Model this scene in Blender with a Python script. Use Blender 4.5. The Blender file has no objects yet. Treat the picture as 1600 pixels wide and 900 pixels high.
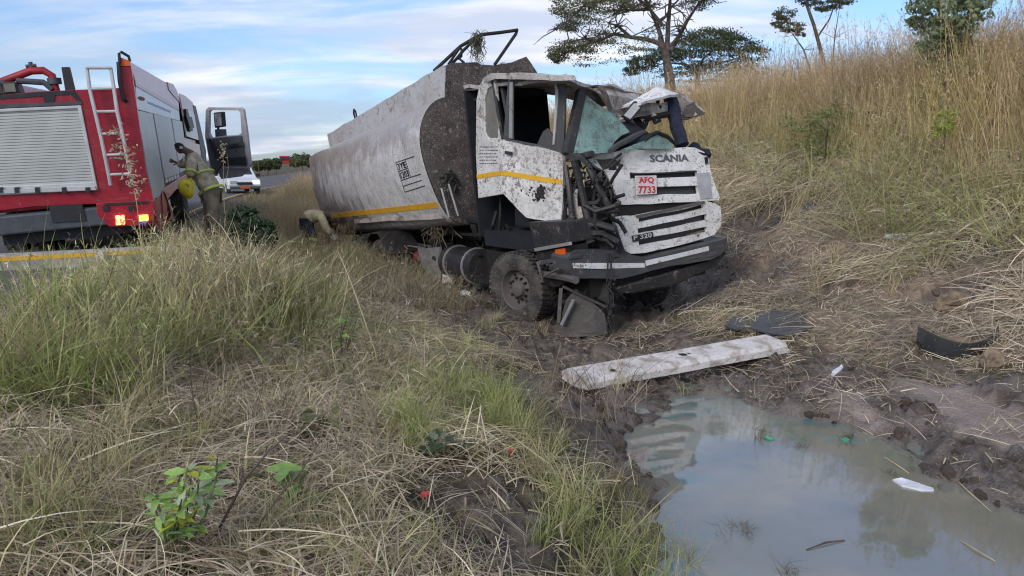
import bpy, bmesh, math, random
import numpy as np
from mathutils import Vector, Matrix, noise as mnoise
from mathutils.geometry import tessellate_polygon
R = math.radians
rng = np.random.default_rng(7)
random.seed(7)
scene = bpy.context.scene
COL = scene.collection

# ------------------------------------------------------------------ camera
FPX = 1128.0                                   # focal length in px of the 1600 px wide picture
EYE = Vector((0, 0, 1.7))
PITCH = math.atan(200 / FPX)
cam_d = bpy.data.cameras.new('camera')
cam_d.sensor_width = 36.0
cam_d.lens = 36.0 * FPX / 1600.0
cam_d.clip_start = 0.05
cam_d.clip_end = 6000
cam = bpy.data.objects.new('camera', cam_d)
cam.location = EYE
cam.rotation_euler = (math.pi / 2 - PITCH, 0, 0)
COL.objects.link(cam)
scene.camera = cam

# ------------------------------------------------------------------ light
SUN_AZ, SUN_EL = -150.0, 30.0                  # degrees, azimuth clockwise from +Y (the view)
sun_d = bpy.data.lights.new('sun', 'SUN')
sun_d.energy = 1.3
sun_d.angle = R(25)
sun_d.color = (1.0, 0.93, 0.84)
sun = bpy.data.objects.new('sun', sun_d)
sv = Vector((math.sin(R(SUN_AZ)) * math.cos(R(SUN_EL)), math.cos(R(SUN_AZ)) * math.cos(R(SUN_EL)), math.sin(R(SUN_EL))))
sun.rotation_euler = sv.to_track_quat('Z', 'Y').to_euler()
COL.objects.link(sun)
scene.view_settings.view_transform = 'Standard'
scene.view_settings.look = 'None'
scene.view_settings.gamma = 1.0
scene.view_settings.exposure = 0.68
try:
    scene.cycles.max_bounces = 8
    scene.cycles.transparent_max_bounces = 12
    scene.cycles.use_denoising = True
    scene.cycles.denoiser = 'OPENIMAGEDENOISE'
    scene.cycles.denoising_input_passes = 'RGB_ALBEDO_NORMAL'
    scene.cycles.denoising_prefilter = 'ACCURATE'
    scene.cycles.filter_width = 1.15
    scene.cycles.sample_clamp_indirect = 4.0
except Exception:
    pass

world = bpy.data.worlds.new('World')
scene.world = world
world.use_nodes = True
try:
    world.cycles.sampling_method = 'MANUAL'
    world.cycles.sample_map_resolution = 1024
except Exception:
    pass
wn, wl = world.node_tree.nodes, world.node_tree.links
wn.clear()
def WN(t, **kw):
    n = wn.new(t)
    for k, v in kw.items():
        setattr(n, k, v)
    return n
w_out = WN('ShaderNodeOutputWorld')
w_bg = WN('ShaderNodeBackground')
w_bg.inputs['Strength'].default_value = 0.13
w_sky = WN('ShaderNodeTexSky', sky_type='NISHITA', sun_disc=False)
w_sky.sun_elevation = R(SUN_EL)
w_sky.sun_rotation = R(SUN_AZ)
w_sky.air_density = 1.0
w_sky.dust_density = 1.2
w_sky.ozone_density = 2.0
w_tc = WN('ShaderNodeTexCoord')
def wmath(op, a, b=None, clamp=False):
    n = WN('ShaderNodeMath', operation=op, use_clamp=clamp)
    for i, x in enumerate((a, b)):
        if x is None: continue
        if hasattr(x, 'links'): wl.new(x, n.inputs[i])
        else: n.inputs[i].default_value = x
    return n.outputs[0]
def wnoise(vec, scale, detail, rough=0.55, dist=0.0):
    n = WN('ShaderNodeTexNoise')
    n.inputs['Scale'].default_value = scale
    n.inputs['Detail'].default_value = detail
    n.inputs['Roughness'].default_value = rough
    n.inputs['Distortion'].default_value = dist
    wl.new(vec, n.inputs['Vector'])
    return n.outputs['Fac']
def wramp(fac, a, b):
    n = WN('ShaderNodeMapRange', interpolation_type='SMOOTHSTEP')
    n.inputs['From Min'].default_value = a
    n.inputs['From Max'].default_value = b
    wl.new(fac, n.inputs['Value'])
    return n.outputs['Result']
sep = WN('ShaderNodeSeparateXYZ'); wl.new(w_tc.outputs['Generated'], sep.inputs[0])
zz = wmath('ADD', wmath('MAXIMUM', sep.outputs[2], 0.0), 0.16)
cx = wmath('DIVIDE', sep.outputs[0], zz); cy = wmath('DIVIDE', sep.outputs[1], zz)
cmb = WN('ShaderNodeCombineXYZ'); wl.new(cx, cmb.inputs[0]); wl.new(cy, cmb.inputs[1])
mp = WN('ShaderNodeMapping')
mp.inputs['Rotation'].default_value = (0, 0, R(14))
mp.inputs['Scale'].default_value = (0.45, 1.25, 1)
mp.inputs['Location'].default_value = (3.1, 1.4, 0)
wl.new(cmb.outputs[0], mp.inputs['Vector'])
streak = wramp(wnoise(mp.outputs[0], 1.5, 9, 0.60, 0.5), 0.40, 0.60)
broad = wramp(wnoise(cmb.outputs[0], 0.55, 4, 0.5), 0.30, 0.58)
cover = wmath('MULTIPLY', streak, wmath('ADD', wmath('MULTIPLY', broad, 0.75), 0.25))
cover = wmath('ADD', wmath('MULTIPLY', cover, 0.92), wmath('MULTIPLY', broad, 0.30), clamp=True)
# tone of the cloud: soft grey lilac to warm white
ctone = wnoise(mp.outputs[0], 2.3, 6, 0.55)
cmix = WN('ShaderNodeMix', data_type='RGBA')
wl.new(wramp(ctone, 0.38, 0.66), cmix.inputs['Factor'])
cmix.inputs['A'].default_value = (3.3, 3.6, 4.35, 1)
cmix.inputs['B'].default_value = (5.2, 5.1, 5.15, 1)
# bank of grey blue clouds low on the horizon
mp2 = WN('ShaderNodeMapping'); mp2.inputs['Scale'].default_value = (2.2, 2.2, 9.0); mp2.inputs['Location'].default_value = (.7, .2, .3)
wl.new(w_tc.outputs['Generated'], mp2.inputs['Vector'])
low = wramp(wnoise(mp2.outputs[0], 1.6, 6, 0.55), 0.44, 0.62)
lowz = wramp(sep.outputs[2], 0.22, 0.03)
low = wmath('MULTIPLY', low, lowz)
hsv = WN('ShaderNodeMix', data_type='RGBA')
wl.new(wmath('MULTIPLY', cover, 0.9), hsv.inputs['Factor'])
skymul = WN('ShaderNodeMix', data_type='RGBA', blend_type='MULTIPLY'); skymul.inputs['Factor'].default_value = 1
wl.new(w_sky.outputs[0], skymul.inputs['A']); skymul.inputs['B'].default_value = (0.60, 0.76, 0.97, 1)
wl.new(skymul.outputs['Result'], hsv.inputs['A']); wl.new(cmix.outputs['Result'], hsv.inputs['B'])
lowm = WN('ShaderNodeMix', data_type='RGBA')
wl.new(wmath('MULTIPLY', low, 0.7), lowm.inputs['Factor'])
wl.new(hsv.outputs['Result'], lowm.inputs['A']); lowm.inputs['B'].default_value = (2.1, 2.6, 3.5, 1)
wl.new(lowm.outputs['Result'], w_bg.inputs['Color'])
wl.new(w_bg.outputs[0], w_out.inputs[0])

# ------------------------------------------------------------------ projection helpers
FWD = Vector((0, math.cos(PITCH), -math.sin(PITCH)))
UPV = Vector((0, math.sin(PITCH), math.cos(PITCH)))
RGT = Vector((1, 0, 0))
def ray(u, v):
    return FWD + RGT * ((u - 800) / FPX) - UPV * ((v - 450) / FPX)
def at(u, v, d):
    return EYE + ray(u, v) * d
class Frame:
    """a thing's own axes: X forward, Y left, Z up; pinned so that loc sits at P"""
    def __init__(s, az, el, roll, P=None, loc=(0, 0, 0)):
        az, el, roll = R(az), R(el), R(roll)
        s.X = Vector((math.sin(az) * math.cos(el), math.cos(az) * math.cos(el), math.sin(el)))
        y0 = Vector((0, 0, 1)).cross(s.X).normalized()
        z0 = s.X.cross(y0)
        s.Y = y0 * math.cos(roll) + z0 * math.sin(roll)
        s.Z = s.X.cross(s.Y)
        s.O = Vector(P if P is not None else (0, 0, 0)) - s.X * loc[0] - s.Y * loc[1] - s.Z * loc[2]
    def __call__(s, x, y, z):
        return s.O + s.X * x + s.Y * y + s.Z * z
    def inv(s, P):
        q = P - s.O
        return Vector((q.dot(s.X), q.dot(s.Y), q.dot(s.Z)))
class Plane:
    def __init__(s, P, n, X=None):
        s.P, s.n = Vector(P), Vector(n).normalized()
    def hit(s, u, v, off=0.0):
        d = ray(u, v)
        t = (s.P + s.n * off - EYE).dot(s.n) / d.dot(s.n)
        return EYE + d * t

# ------------------------------------------------------------------ materials
MATS = {}
class NT:
    def __init__(s, name):
        s.m = bpy.data.materials.new(name); s.m.use_nodes = True
        s.n, s.l = s.m.node_tree.nodes, s.m.node_tree.links
        s.b = s.n['Principled BSDF']; s.out = s.n['Material Output']
        MATS[name] = s.m
        s._tc = None
    def N(s, t, **kw):
        x = s.n.new(t)
        for k, v in kw.items(): setattr(x, k, v)
        return x
    def tc(s):
        if not s._tc: s._tc = s.N('ShaderNodeTexCoord').outputs['Object']
        return s._tc
    def noise(s, scale, detail=4, rough=0.55, dist=0.0, vec=None, loc=None, stretch=None):
        x = s.N('ShaderNodeTexNoise')
        x.inputs['Scale'].default_value = scale; x.inputs['Detail'].default_value = detail
        x.inputs['Roughness'].default_value = rough; x.inputs['Distortion'].default_value = dist
        v = vec or s.tc()
        if loc is not None or stretch is not None:
            m = s.N('ShaderNodeMapping')
            if loc is not None: m.inputs['Location'].default_value = loc
            if stretch is not None: m.inputs['Scale'].default_value = stretch
            s.l.new(v, m.inputs['Vector']); v = m.outputs[0]
        s.l.new(v, x.inputs['Vector'])
        return x.outputs['Fac']
    def ramp(s, f, a, b, lo=0.0, hi=1.0):
        x = s.N('ShaderNodeMapRange', interpolation_type='SMOOTHSTEP')
        x.inputs['From Min'].default_value = a; x.inputs['From Max'].default_value = b
        x.inputs['To Min'].default_value = lo; x.inputs['To Max'].default_value = hi
        s.l.new(f, x.inputs['Value']); return x.outputs['Result']
    def math(s, op, a, b=0.5, clamp=False):
        x = s.N('ShaderNodeMath', operation=op, use_clamp=clamp)
        for i, q in enumerate((a, b)):
            if hasattr(q, 'links'): s.l.new(q, x.inputs[i])
            else: x.inputs[i].default_value = q
        return x.outputs[0]
    def mix(s, f, a, b, mode='MIX'):
        x = s.N('ShaderNodeMix', data_type='RGBA', blend_type=mode)
        for k, q in (('Factor', f), ('A', a), ('B', b)):
            if hasattr(q, 'links'): s.l.new(q, x.inputs[k])
            else: x.inputs[k].default_value = q if k == 'Factor' else (*q[:3], 1)
        return x.outputs['Result']
    def attr(s, name, inst=False):
        x = s.N('ShaderNodeAttribute', attribute_name=name)
        if inst: x.attribute_type = 'INSTANCER'
        return x.outputs['Fac']
    def set(s, **kw):
        for k, q in kw.items():
            k = {'base': 'Base Color', 'rough': 'Roughness', 'metal': 'Metallic', 'spec': 'Specular IOR Level', 'ior': 'IOR',
                 'emit': 'Emission Color', 'estr': 'Emission Strength', 'trans': 'Transmission Weight', 'alpha': 'Alpha', 'coat': 'Coat Weight'}[k]
            if hasattr(q, 'links'): s.l.new(q, s.b.inputs[k])
            else: s.b.inputs[k].default_value = (*q[:3], 1) if isinstance(q, (tuple, list)) else q
        return s
    def bump(s, h, dist=0.01, strength=1.0):
        x = s.N('ShaderNodeBump'); x.inputs['Distance'].default_value = dist; x.inputs['Strength'].default_value = strength
        s.l.new(h, x.inputs['Height']); s.l.new(x.outputs[0], s.b.inputs['Normal']); return s

def plain(name, base, rough=0.6, metal=0.0, var=0.25, scale=6.0, bump=0.0, spec=0.4, **kw):
    t = NT(name)
    f = t.noise(scale, 5, 0.6)
    dark = tuple(c * (1 - var) for c in base); lite = tuple(min(1, c * (1 + var)) for c in base)
    t.set(base=t.mix(t.ramp(f, .3, .7), dark, lite), rough=rough, metal=metal, spec=spec, **kw)
    if bump: t.bump(t.noise(scale * 5, 5, 0.6), bump)
    return t.m

def splattered(name, base, dirt=(.105, .082, .067), film=.35, film_scale=1.3, speck=.55, speck_scale=38, rough=.45, film_rng=(.45, .75), bigs=(.60, .68), metal=0.0):
    """paint under a brown film, mud splashes and specks thrown up in the crash"""
    t = NT(name)
    c = t.mix(t.ramp(t.noise(7, 4), .3, .7), tuple(x * .9 for x in base), base)
    fm = t.math('MULTIPLY', t.ramp(t.noise(film_scale, 7, .62, .4), *film_rng), film)
    c = t.mix(fm, c, tuple(.45 * b + .8 * d for b, d in zip(base, dirt)))
    # vertical run marks
    run = t.ramp(t.noise(5.5, 5, .6, stretch=(2.4, 2.4, .25)), .58, .74)
    c = t.mix(t.math('MULTIPLY', run, .35 * min(1, film * 2)), c, dirt)
    zone = t.ramp(t.noise(2.1, 4, .6, loc=(3, 1, 2)), .36, .66)
    sp = t.ramp(t.noise(speck_scale, 3, .6), .675 - .10 * speck, .70 - .10 * speck)
    sp2 = t.ramp(t.noise(speck_scale * .38, 4, .65, loc=(5, 2, 7)), .655 - .08 * speck, .685 - .08 * speck)
    spk = t.math('MULTIPLY', t.math('MAXIMUM', sp, sp2), t.math('ADD', t.math('MULTIPLY', zone, .75), .25))
    big = t.ramp(t.noise(3.4, 8, .7, .6, loc=(9, 4, 1)), *bigs)
    msk = t.math('MAXIMUM', spk, big)
    c = t.mix(msk, c, t.mix(t.noise(30, 3), tuple(x * .75 for x in dirt), tuple(x * 2.4 for x in dirt)))
    # scrapes and wiped smears running along the panel
    scr = t.math('MULTIPLY', t.ramp(t.noise(3.2, 7, .72, .8, stretch=(.9, .9, 7.5), loc=(2, 8, 5)), .56, .66), min(1.0, film * 1.1))
    c = t.mix(scr, c, tuple(.25 * b + 1.1 * d for b, d in zip(base, dirt)))
    t.set(base=c, rough=t.ramp(msk, 0, 1, rough, .85), metal=metal, spec=.4)
    t.bump(t.math('ADD', t.math('MULTIPLY', msk, 1.0), t.math('MULTIPLY', t.noise(9, 4), .6)), .004)
    return t.m

M = {}
M['white'] = splattered('dirty_white_paint', (.70, .69, .68), film=.55, speck=.75)
M['white_door'] = splattered('mud_flecked_white_door', (.70, .69, .68), film=.6, speck=1.0, speck_scale=30, bigs=(.55, .66), film_rng=(.38,.68))
M['white_front'] = splattered('white_front_paint', (.74, .73, .73), film=.45, speck=.75, speck_scale=32, bigs=(.60, .70))
M['white_grimy'] = splattered('grimy_white_sheet', (.54, .50, .475), film=.9, speck=.5, film_rng=(.33, .60), bigs=(.53, .64))
M['rail'] = splattered('stained_rail_sheet', (.50, .50, .52), dirt=(.16, .125, .105), film=.75, film_scale=.9, speck=.35, film_rng=(.44, .66), bigs=(.56, .66))
M['black_mudded'] = splattered('black_plastic_with_mud', (.022, .022, .025), dirt=(.085, .072, .062), film=.45, speck=.35, rough=.5)
M['grey_plastic'] = splattered('grey_plastic_with_mud', (.058, .059, .066), dirt=(.10, .085, .072), film=.4, speck=.4, rough=.5)
M['chassis'] = splattered('chassis_black', (.014, .013, .014), dirt=(.040, .034, .030), film=.4, speck=.3, rough=.7)
M['steel'] = splattered('bare_steel_muddy', (.34, .34, .35), dirt=(.12, .10, .085), film=.6, speck=.5, metal=.4)
M['yellow'] = splattered('yellow_stripe', (.72, .40, .03), dirt=(.16, .10, .05), film=.35, speck=.35, speck_scale=30, bigs=(.66, .72))
M['strip'] = splattered('reflective_strip', (.66, .66, .68), film=.3, speck=.6, speck_scale=26, bigs=(.6, .68))
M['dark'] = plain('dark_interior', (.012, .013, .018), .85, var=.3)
M['navy'] = plain('navy_cloth', (.014, .017, .036), .9, var=.4, scale=12, bump=.006)
M['rubber'] = splattered('tyre_rubber', (.028, .027, .027), dirt=(.11, .095, .08), film=.8, film_scale=4, speck=.5, film_rng=(.35, .7), rough=.85)
M['rim'] = splattered('wheel_rim', (.10, .09, .085), dirt=(.09, .07, .06), film=.8, speck=.5, rough=.7)
M['amber'] = plain('amber_reflector', (.60, .10, .015), .3, var=.1)
M['red_lens'] = plain('red_lens', (.30, .02, .02), .3, var=.1)
M['rust'] = plain('rusty_brick_red', (.20, .075, .05), .85, var=.4, scale=14, bump=.004)
M['plate'] = plain('plate_white', (.66, .64, .62), .5, var=.08)
M['plate_face'] = splattered('number_plate_face', (.64, .58, .58), film=.35, speck=.4)
M['plate_red'] = plain('plate_red_letters', (.50, .02, .03), .5, var=.1)
M['letter_dark'] = plain('dark_letters', (.10, .10, .115), .5, var=.2, scale=30)
M['letter_black'] = plain('black_letters', (.03, .03, .035), .6, var=.2)
M['letter_pale'] = plain('pale_letters', (.45, .45, .46), .4, var=.15)
M['mirror_grey'] = plain('mirror_grey', (.36, .37, .38), .25, var=.15)
# tank end: mud baked on black with stones and grit
t = NT('mud_caked_tank_end')
c = t.mix(t.ramp(t.noise(3, 6, .6), .3, .7), (.050, .040, .038), (.105, .085, .078))
g = t.ramp(t.noise(40, 2, .6), .55, .63); g2 = t.ramp(t.noise(15, 3, .6, loc=(3, 3, 3)), .59, .67)
pz = t.ramp(t.noise(1.9, 5, .6, .4, loc=(7, 1, 4)), .36, .62)
c = t.mix(t.math('MULTIPLY', t.math('MULTIPLY', g, .45), t.math('ADD', t.math('MULTIPLY', pz, .8), .2)), c, (.33, .30, .29))
c = t.mix(t.math('MULTIPLY', t.ramp(t.noise(2.4, 7, .7, .8, stretch=(2.2, 2.2, .35)), .56, .68), .6), c, (.13, .105, .095))
c = t.mix(t.math('MULTIPLY', g2, .5), c, (.34, .31, .30))
t.set(base=c, rough=.85, spec=.25)
t.bump(t.math('ADD', t.math('MULTIPLY', t.noise(40, 4, .7), 1.0), t.noise(9, 4)), .02)
M['mudface'] = t.m
# tank barrel: white enamel, brown splash on the lower rear corner, film of mud along the top
t = NT('tank_barrel_white')
c = t.mix(t.ramp(t.noise(4, 4), .3, .7), (.50, .49, .50), (.62, .61, .62))
ax, az_ = t.attr('along'), t.attr('high')
run = t.noise(2.2, 7, .62, .5, stretch=(1.6, 1.6, .35))
spl = t.ramp(t.math('ADD', t.math('SUBTRACT', t.math('MULTIPLY', ax, 1.15), t.math('MULTIPLY', az_, .95)), t.math('MULTIPLY', run, 1.5)), .92, 1.30)
top = t.ramp(t.math('ADD', az_, t.math('MULTIPLY', t.noise(2.7, 7, .65, .4, loc=(4, 0, 1)), .65)), .92, 1.22)
tears = t.ramp(t.noise(6, 6, .6, stretch=(3.0, 3.0, .3), loc=(1, 7, 2)), .53, .68)
sp = t.ramp(t.noise(26, 4, .65), .58, .63); sp2 = t.ramp(t.noise(60, 3, .6, loc=(2, 2, 2)), .60, .64)
c = t.mix(t.math('MULTIPLY', top, .78), c, (.22, .18, .155))
c = t.mix(t.math('MULTIPLY', spl, .8), c, (.17, .13, .125))
c = t.mix(t.math('MULTIPLY', tears, .5), c, (.16, .13, .12))
c = t.mix(t.math('MULTIPLY', t.math('MAXIMUM', sp, sp2), .7), c, (.15, .13, .125))
t.set(base=c, rough=t.ramp(spl, 0, 1, .38, .8), spec=.45)
t.bump(t.math('ADD', t.noise(1.6, 3), t.math('MULTIPLY', t.noise(14, 4), .1)), .05)
M['barrel'] = t.m
# broken windscreen: crazed laminated glass
t = NT('shattered_green_glass')
v = t.N('ShaderNodeTexVoronoi', feature='DISTANCE_TO_EDGE'); v.inputs['Scale'].default_value = 34
t.l.new(t.tc(), v.inputs['Vector'])
crk = t.ramp(v.outputs['Distance'], .0, .09, 1, 0)
mudm = t.ramp(t.noise(6, 6, .65), .50, .62)
sp = t.ramp(t.noise(40, 3, .6), .60, .65)
c = t.mix(t.math('MULTIPLY', crk, .5), (.12, .27, .25), (.55, .66, .63))
c = t.mix(t.math('MULTIPLY', t.noise(3, 4), .6), c, (.34, .46, .43))
c = t.mix(t.math('MAXIMUM', t.math('MULTIPLY', mudm, .55), sp), c, (.10, .09, .08))
t.set(base=c, rough=.25, spec=.5, alpha=t.math('MAXIMUM', t.ramp(t.noise(2.5, 3), .3, .7, .72, .96), sp))
t.bump(crk, .004)
M['glass_shatter'] = t.m
t = NT('dusty_glass'); t.set(base=t.mix(t.noise(9, 5), (.09, .09, .08), (.24, .23, .20)), rough=.3, spec=.5); M['glass_dusty'] = t.m
t = NT('dark_glass'); t.set(base=(.025, .03, .035), rough=.08, spec=.6); M['glass_dark'] = t.m
# fire engine
M['fe_red'] = splattered('fire_engine_red', (.30, .014, .030), dirt=(.16, .10, .09), film=.4, speck=.12, rough=.28, bigs=(.78, .86))
M['fe_pink'] = splattered('red_and_white_panel_sheen', (.62, .42, .44), dirt=(.30, .12, .13), film=.5, film_scale=2.2, speck=.1, rough=.35, bigs=(.75, .86))  # whitish pink is the panel's reflection, painted into its colour
M['fe_white'] = plain('fire_engine_white', (.58, .58, .61), .35, var=.08, scale=3)
M['shutter'] = plain('aluminium_shutter', (.47, .48, .47), .45, metal=.25, var=.07, scale=3)
M['alu'] = plain('aluminium_bars', (.52, .53, .54), .35, metal=.35, var=.1)
M['fe_black'] = plain('black_fittings', (.02, .021, .026), .55, var=.3)
M['fe_grey'] = plain('grey_bumper', (.06, .068, .082), .55, var=.2)
M['fe_trim'] = plain('grey_door_trim', (.075, .08, .095), .7, var=.2)
M['fe_edge'] = plain('pale_door_edge', (.34, .34, .36), .5, var=.12)
M['hose_red'] = plain('red_pipe', (.30, .02, .028), .4, var=.15)
M['blue_mark'] = plain('blue_marking', (.20, .33, .55), .5, var=.15)
t = NT('lit_red_lamp'); t.set(base=(.6, .02, .01), emit=t.mix(t.ramp(t.noise(24, 2), .4, .6), (1, .03, .01), (1, .32, .12)), estr=3.2); M['lamp_red'] = t.m; t.m.cycles.emission_sampling = 'NONE'
t = NT('lit_amber_lamp'); t.set(base=(.7, .3, .02), emit=t.mix(t.ramp(t.noise(24, 2), .4, .6), (1, .28, .02), (1, .62, .15)), estr=2.6); M['lamp_amber'] = t.m; t.m.cycles.emission_sampling = 'NONE'
M['blue_lens_reflection'] = plain('blue_lens_and_reflection', (.02, .03, .42), .25, var=.1)
t = NT('lit_headlight'); t.set(base=(.8, .8, .75), emit=(1, .93, .72), estr=2.2); M['headlight'] = t.m; t.m.cycles.emission_sampling = 'NONE'
M['van_white'] = plain('van_white', (.60, .62, .66), .3, var=.06)
M['car_red'] = plain('truck_red', (.36, .02, .02), .4, var=.1)
# people
M['skin'] = plain('brown_skin', (.10, .052, .034), .55, var=.1)
M['coat'] = plain('khaki_coat', (.36, .31, .22), .9, var=.35, scale=9, bump=.01)
M['coat2'] = plain('tan_jacket', (.42, .37, .23), .9, var=.25, scale=9, bump=.01)
M['trouser'] = plain('dark_trousers', (.022, .025, .04), .9, var=.3, scale=9, bump=.008)
M['trouser2'] = plain('khaki_trousers', (.16, .135, .10), .9, var=.35, scale=9, bump=.01)
M['hivis'] = plain('lime_tape', (.42, .50, .10), .6, var=.2)
M['glint'] = plain('white_glint', (.50, .51, .48), .5, var=.15)
M['helmet'] = plain('yellow_helmet', (.52, .44, .03), .4, var=.2, scale=10)
M['glove'] = plain('pale_glove', (.40, .37, .31), .8, var=.2)
M['hair'] = plain('black_hair', (.012, .011, .010), .9)
M['boot'] = plain('black_boot', (.015, .015, .016), .6)

# ------------------------------------------------------------------ mesh builder
def tag(o, label=None, cat=None, group=None, kind=None):
    if label: o['label'] = label
    if cat: o['category'] = cat
    if group: o['group'] = group
    if kind: o['kind'] = kind
    return o
def thing(name, loc, label, cat, group=None):
    o = bpy.data.objects.new(name, None)
    o.empty_display_size = .2
    o.location = loc
    COL.objects.link(o)
    return tag(o, label, cat, group)
def rootloc(p):
    t = Vector((0, 0, 0))
    while p is not None:
        t += p.location; p = p.parent
    return t
def link(o, parent=None):
    COL.objects.link(o)
    if parent is not None:
        o.parent = parent
        top = parent
        while top.parent is not None: top = top.parent
        # every part keeps its vertices in world coordinates: only the thing's own location is undone
        o.matrix_parent_inverse = Matrix.Translation(-top.location) if parent is top else Matrix.Identity(4)
    return o
class MB:
    def __init__(s, fr=None):
        s.v, s.f, s.fr = [], [], fr
    def P(s, p):
        return s.fr(*p) if s.fr else Vector(p)
    def add(s, vs, fs):
        k = len(s.v)
        s.v += [Vector(x) for x in vs]
        s.f += [tuple(i + k for i in q) for q in fs]
        return s
    def hexa(s, p):                     # 8 corners: 4 below, 4 above (in world already)
        return s.add(p, [(3, 2, 1, 0), (4, 5, 6, 7), (0, 1, 5, 4), (1, 2, 6, 5), (2, 3, 7, 6), (3, 0, 4, 7)])
    def box(s, x0, x1, y0, y1, z0, z1, tx=0, ty=0):
        c = [(x0, y0, z0), (x1, y0, z0), (x1, y1, z0), (x0, y1, z0), (x0 + tx, y0 + ty, z1), (x1 - tx, y0 + ty, z1), (x1 - tx, y1 - ty, z1), (x0 + tx, y1 - ty, z1)]
        return s.hexa([s.P(q) for q in c])
    def bar(s, a, b, w, h=None, up=Vector((0, 0, 1))):      # world points
        a, b = Vector(a), Vector(b); h = h or w
        d = (b - a).normalized(); sd = d.cross(up)
        if sd.length < 1e-4: sd = d.cross(Vector((1, 0, 0)))
        sd.normalize(); u = sd.cross(d).normalized()
        sd, u = sd * w / 2, u * h / 2
        return s.hexa([a - sd - u, b - sd - u, b + sd - u, a + sd - u, a - sd + u, b - sd + u, b + sd + u, a + sd + u])
    def tube(s, pts, r, n=8, cap=True):
        pts = [Vector(p) for p in pts]
        rs = list(r) if hasattr(r, '__len__') else [r] * len(pts)
        rings = []; ref = None
        for i, p in enumerate(pts):
            d = (pts[min(i + 1, len(pts) - 1)] - pts[max(i - 1, 0)]).normalized()
            if ref is None:
                ref = d.orthogonal().normalized()
            else:
                ref = (ref - d * ref.dot(d)); ref = ref.normalized() if ref.length > 1e-5 else d.orthogonal().normalized()
            b = d.cross(ref)
            rings.append([p + (ref * math.cos(2 * math.pi * k / n) + b * math.sin(2 * math.pi * k / n)) * rs[i] for k in range(n)])
        k0 = len(s.v); s.v += [q for rg in rings for q in rg]
        for i in range(len(pts) - 1):
            for k in range(n):
                a = k0 + i * n + k; b = k0 + i * n + (k + 1) % n
                s.f.append((a, b, b + n, a + n))
        if cap:
            s.f.append(tuple(k0 + k for k in reversed(range(n)))); s.f.append(tuple(k0 + (len(pts) - 1) * n + k for k in range(n)))
        return s
    def lathe(s, c, ax, prof, n=24, close=False):            # prof: (offset along the axis, radius)
        c, ax = Vector(c), Vector(ax).normalized(); e = ax.orthogonal().normalized(); g = ax.cross(e)
        k0 = len(s.v)
        for (h, r) in prof:
            for k in range(n):
                a = 2 * math.pi * k / n
                s.v.append(c + ax * h + (e * math.cos(a) + g * math.sin(a)) * r)
        m = len(prof)
        for i in range(m if close else m - 1):
            for k in range(n):
                i2 = (i + 1) % m
                s.f.append((k0 + i * n + k, k0 + i * n + (k + 1) % n, k0 + i2 * n + (k + 1) % n, k0 + i2 * n + k))
        return s
    def slab(s, outer, n, th, holes=()):                      # world points on a plane with outward normal n
        loops = [list(map(Vector, outer))] + [list(map(Vector, h)) for h in holes]
        tris = tessellate_polygon(loops)
        flat = [p for lp in loops for p in lp]; N_ = len(flat); n = Vector(n).normalized()
        fs = [tuple(q) for q in tris] + [tuple(i + N_ for i in reversed(q)) for q in tris]
        k = 0
        for lp in loops:
            m = len(lp)
            for i in range(m):
                a, b = k + i, k + (i + 1) % m
                fs.append((a, b, b + N_, a + N_))
            k += m
        return s.add(flat + [p - n * th for p in flat], fs)
    def trace(s, px, pl, th, holes=(), off=0.0):              # outline read off the photograph, laid on the plane it belongs to
        return s.slab([pl.hit(u, v, off) for u, v in px], pl.n, th, [[pl.hit(u, v, off) for u, v in h] for h in holes])
    def build(s, name, mat, parent=None, smooth=False, bevel=0.0, dent=None, keep=False):
        me = bpy.data.meshes.new(name)
        bm = bmesh.new()
        vs = [bm.verts.new(p) for p in s.v]
        for q in s.f:
            try: bm.faces.new([vs[i] for i in q])
            except ValueError: pass
        if dent:
            amp, scl, maxlen = dent
            for _ in range(5):
                es = [e for e in bm.edges if e.calc_length() > maxlen]
                if not es: break
                bmesh.ops.subdivide_edges(bm, edges=es, cuts=1, use_grid_fill=True)
                bmesh.ops.triangulate(bm, faces=[f for f in bm.faces if len(f.verts) > 4])
            for v in bm.verts:
                v.co += mnoise.noise_vector(v.co * scl) * amp + mnoise.noise_vector(v.co * scl * 2.7 + Vector((3, 1, 5))) * amp * .4
        bmesh.ops.recalc_face_normals(bm, faces=bm.faces)
        if smooth:
            for f in bm.faces: f.smooth = True
            for e in bm.edges:
                if len(e.link_faces) == 2 and e.calc_face_angle(0) > R(38): e.smooth = False
        bm.to_mesh(me); bm.free()
        me.materials.append(M[mat] if isinstance(mat, str) else mat)
        o = bpy.data.objects.new(name, me)
        link(o, parent)
        if bevel:
            b = o.modifiers.new('bevel', 'BEVEL'); b.width = bevel; b.segments = 2; b.limit_method = 'ANGLE'; b.angle_limit = R(40)
        return o
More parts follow.
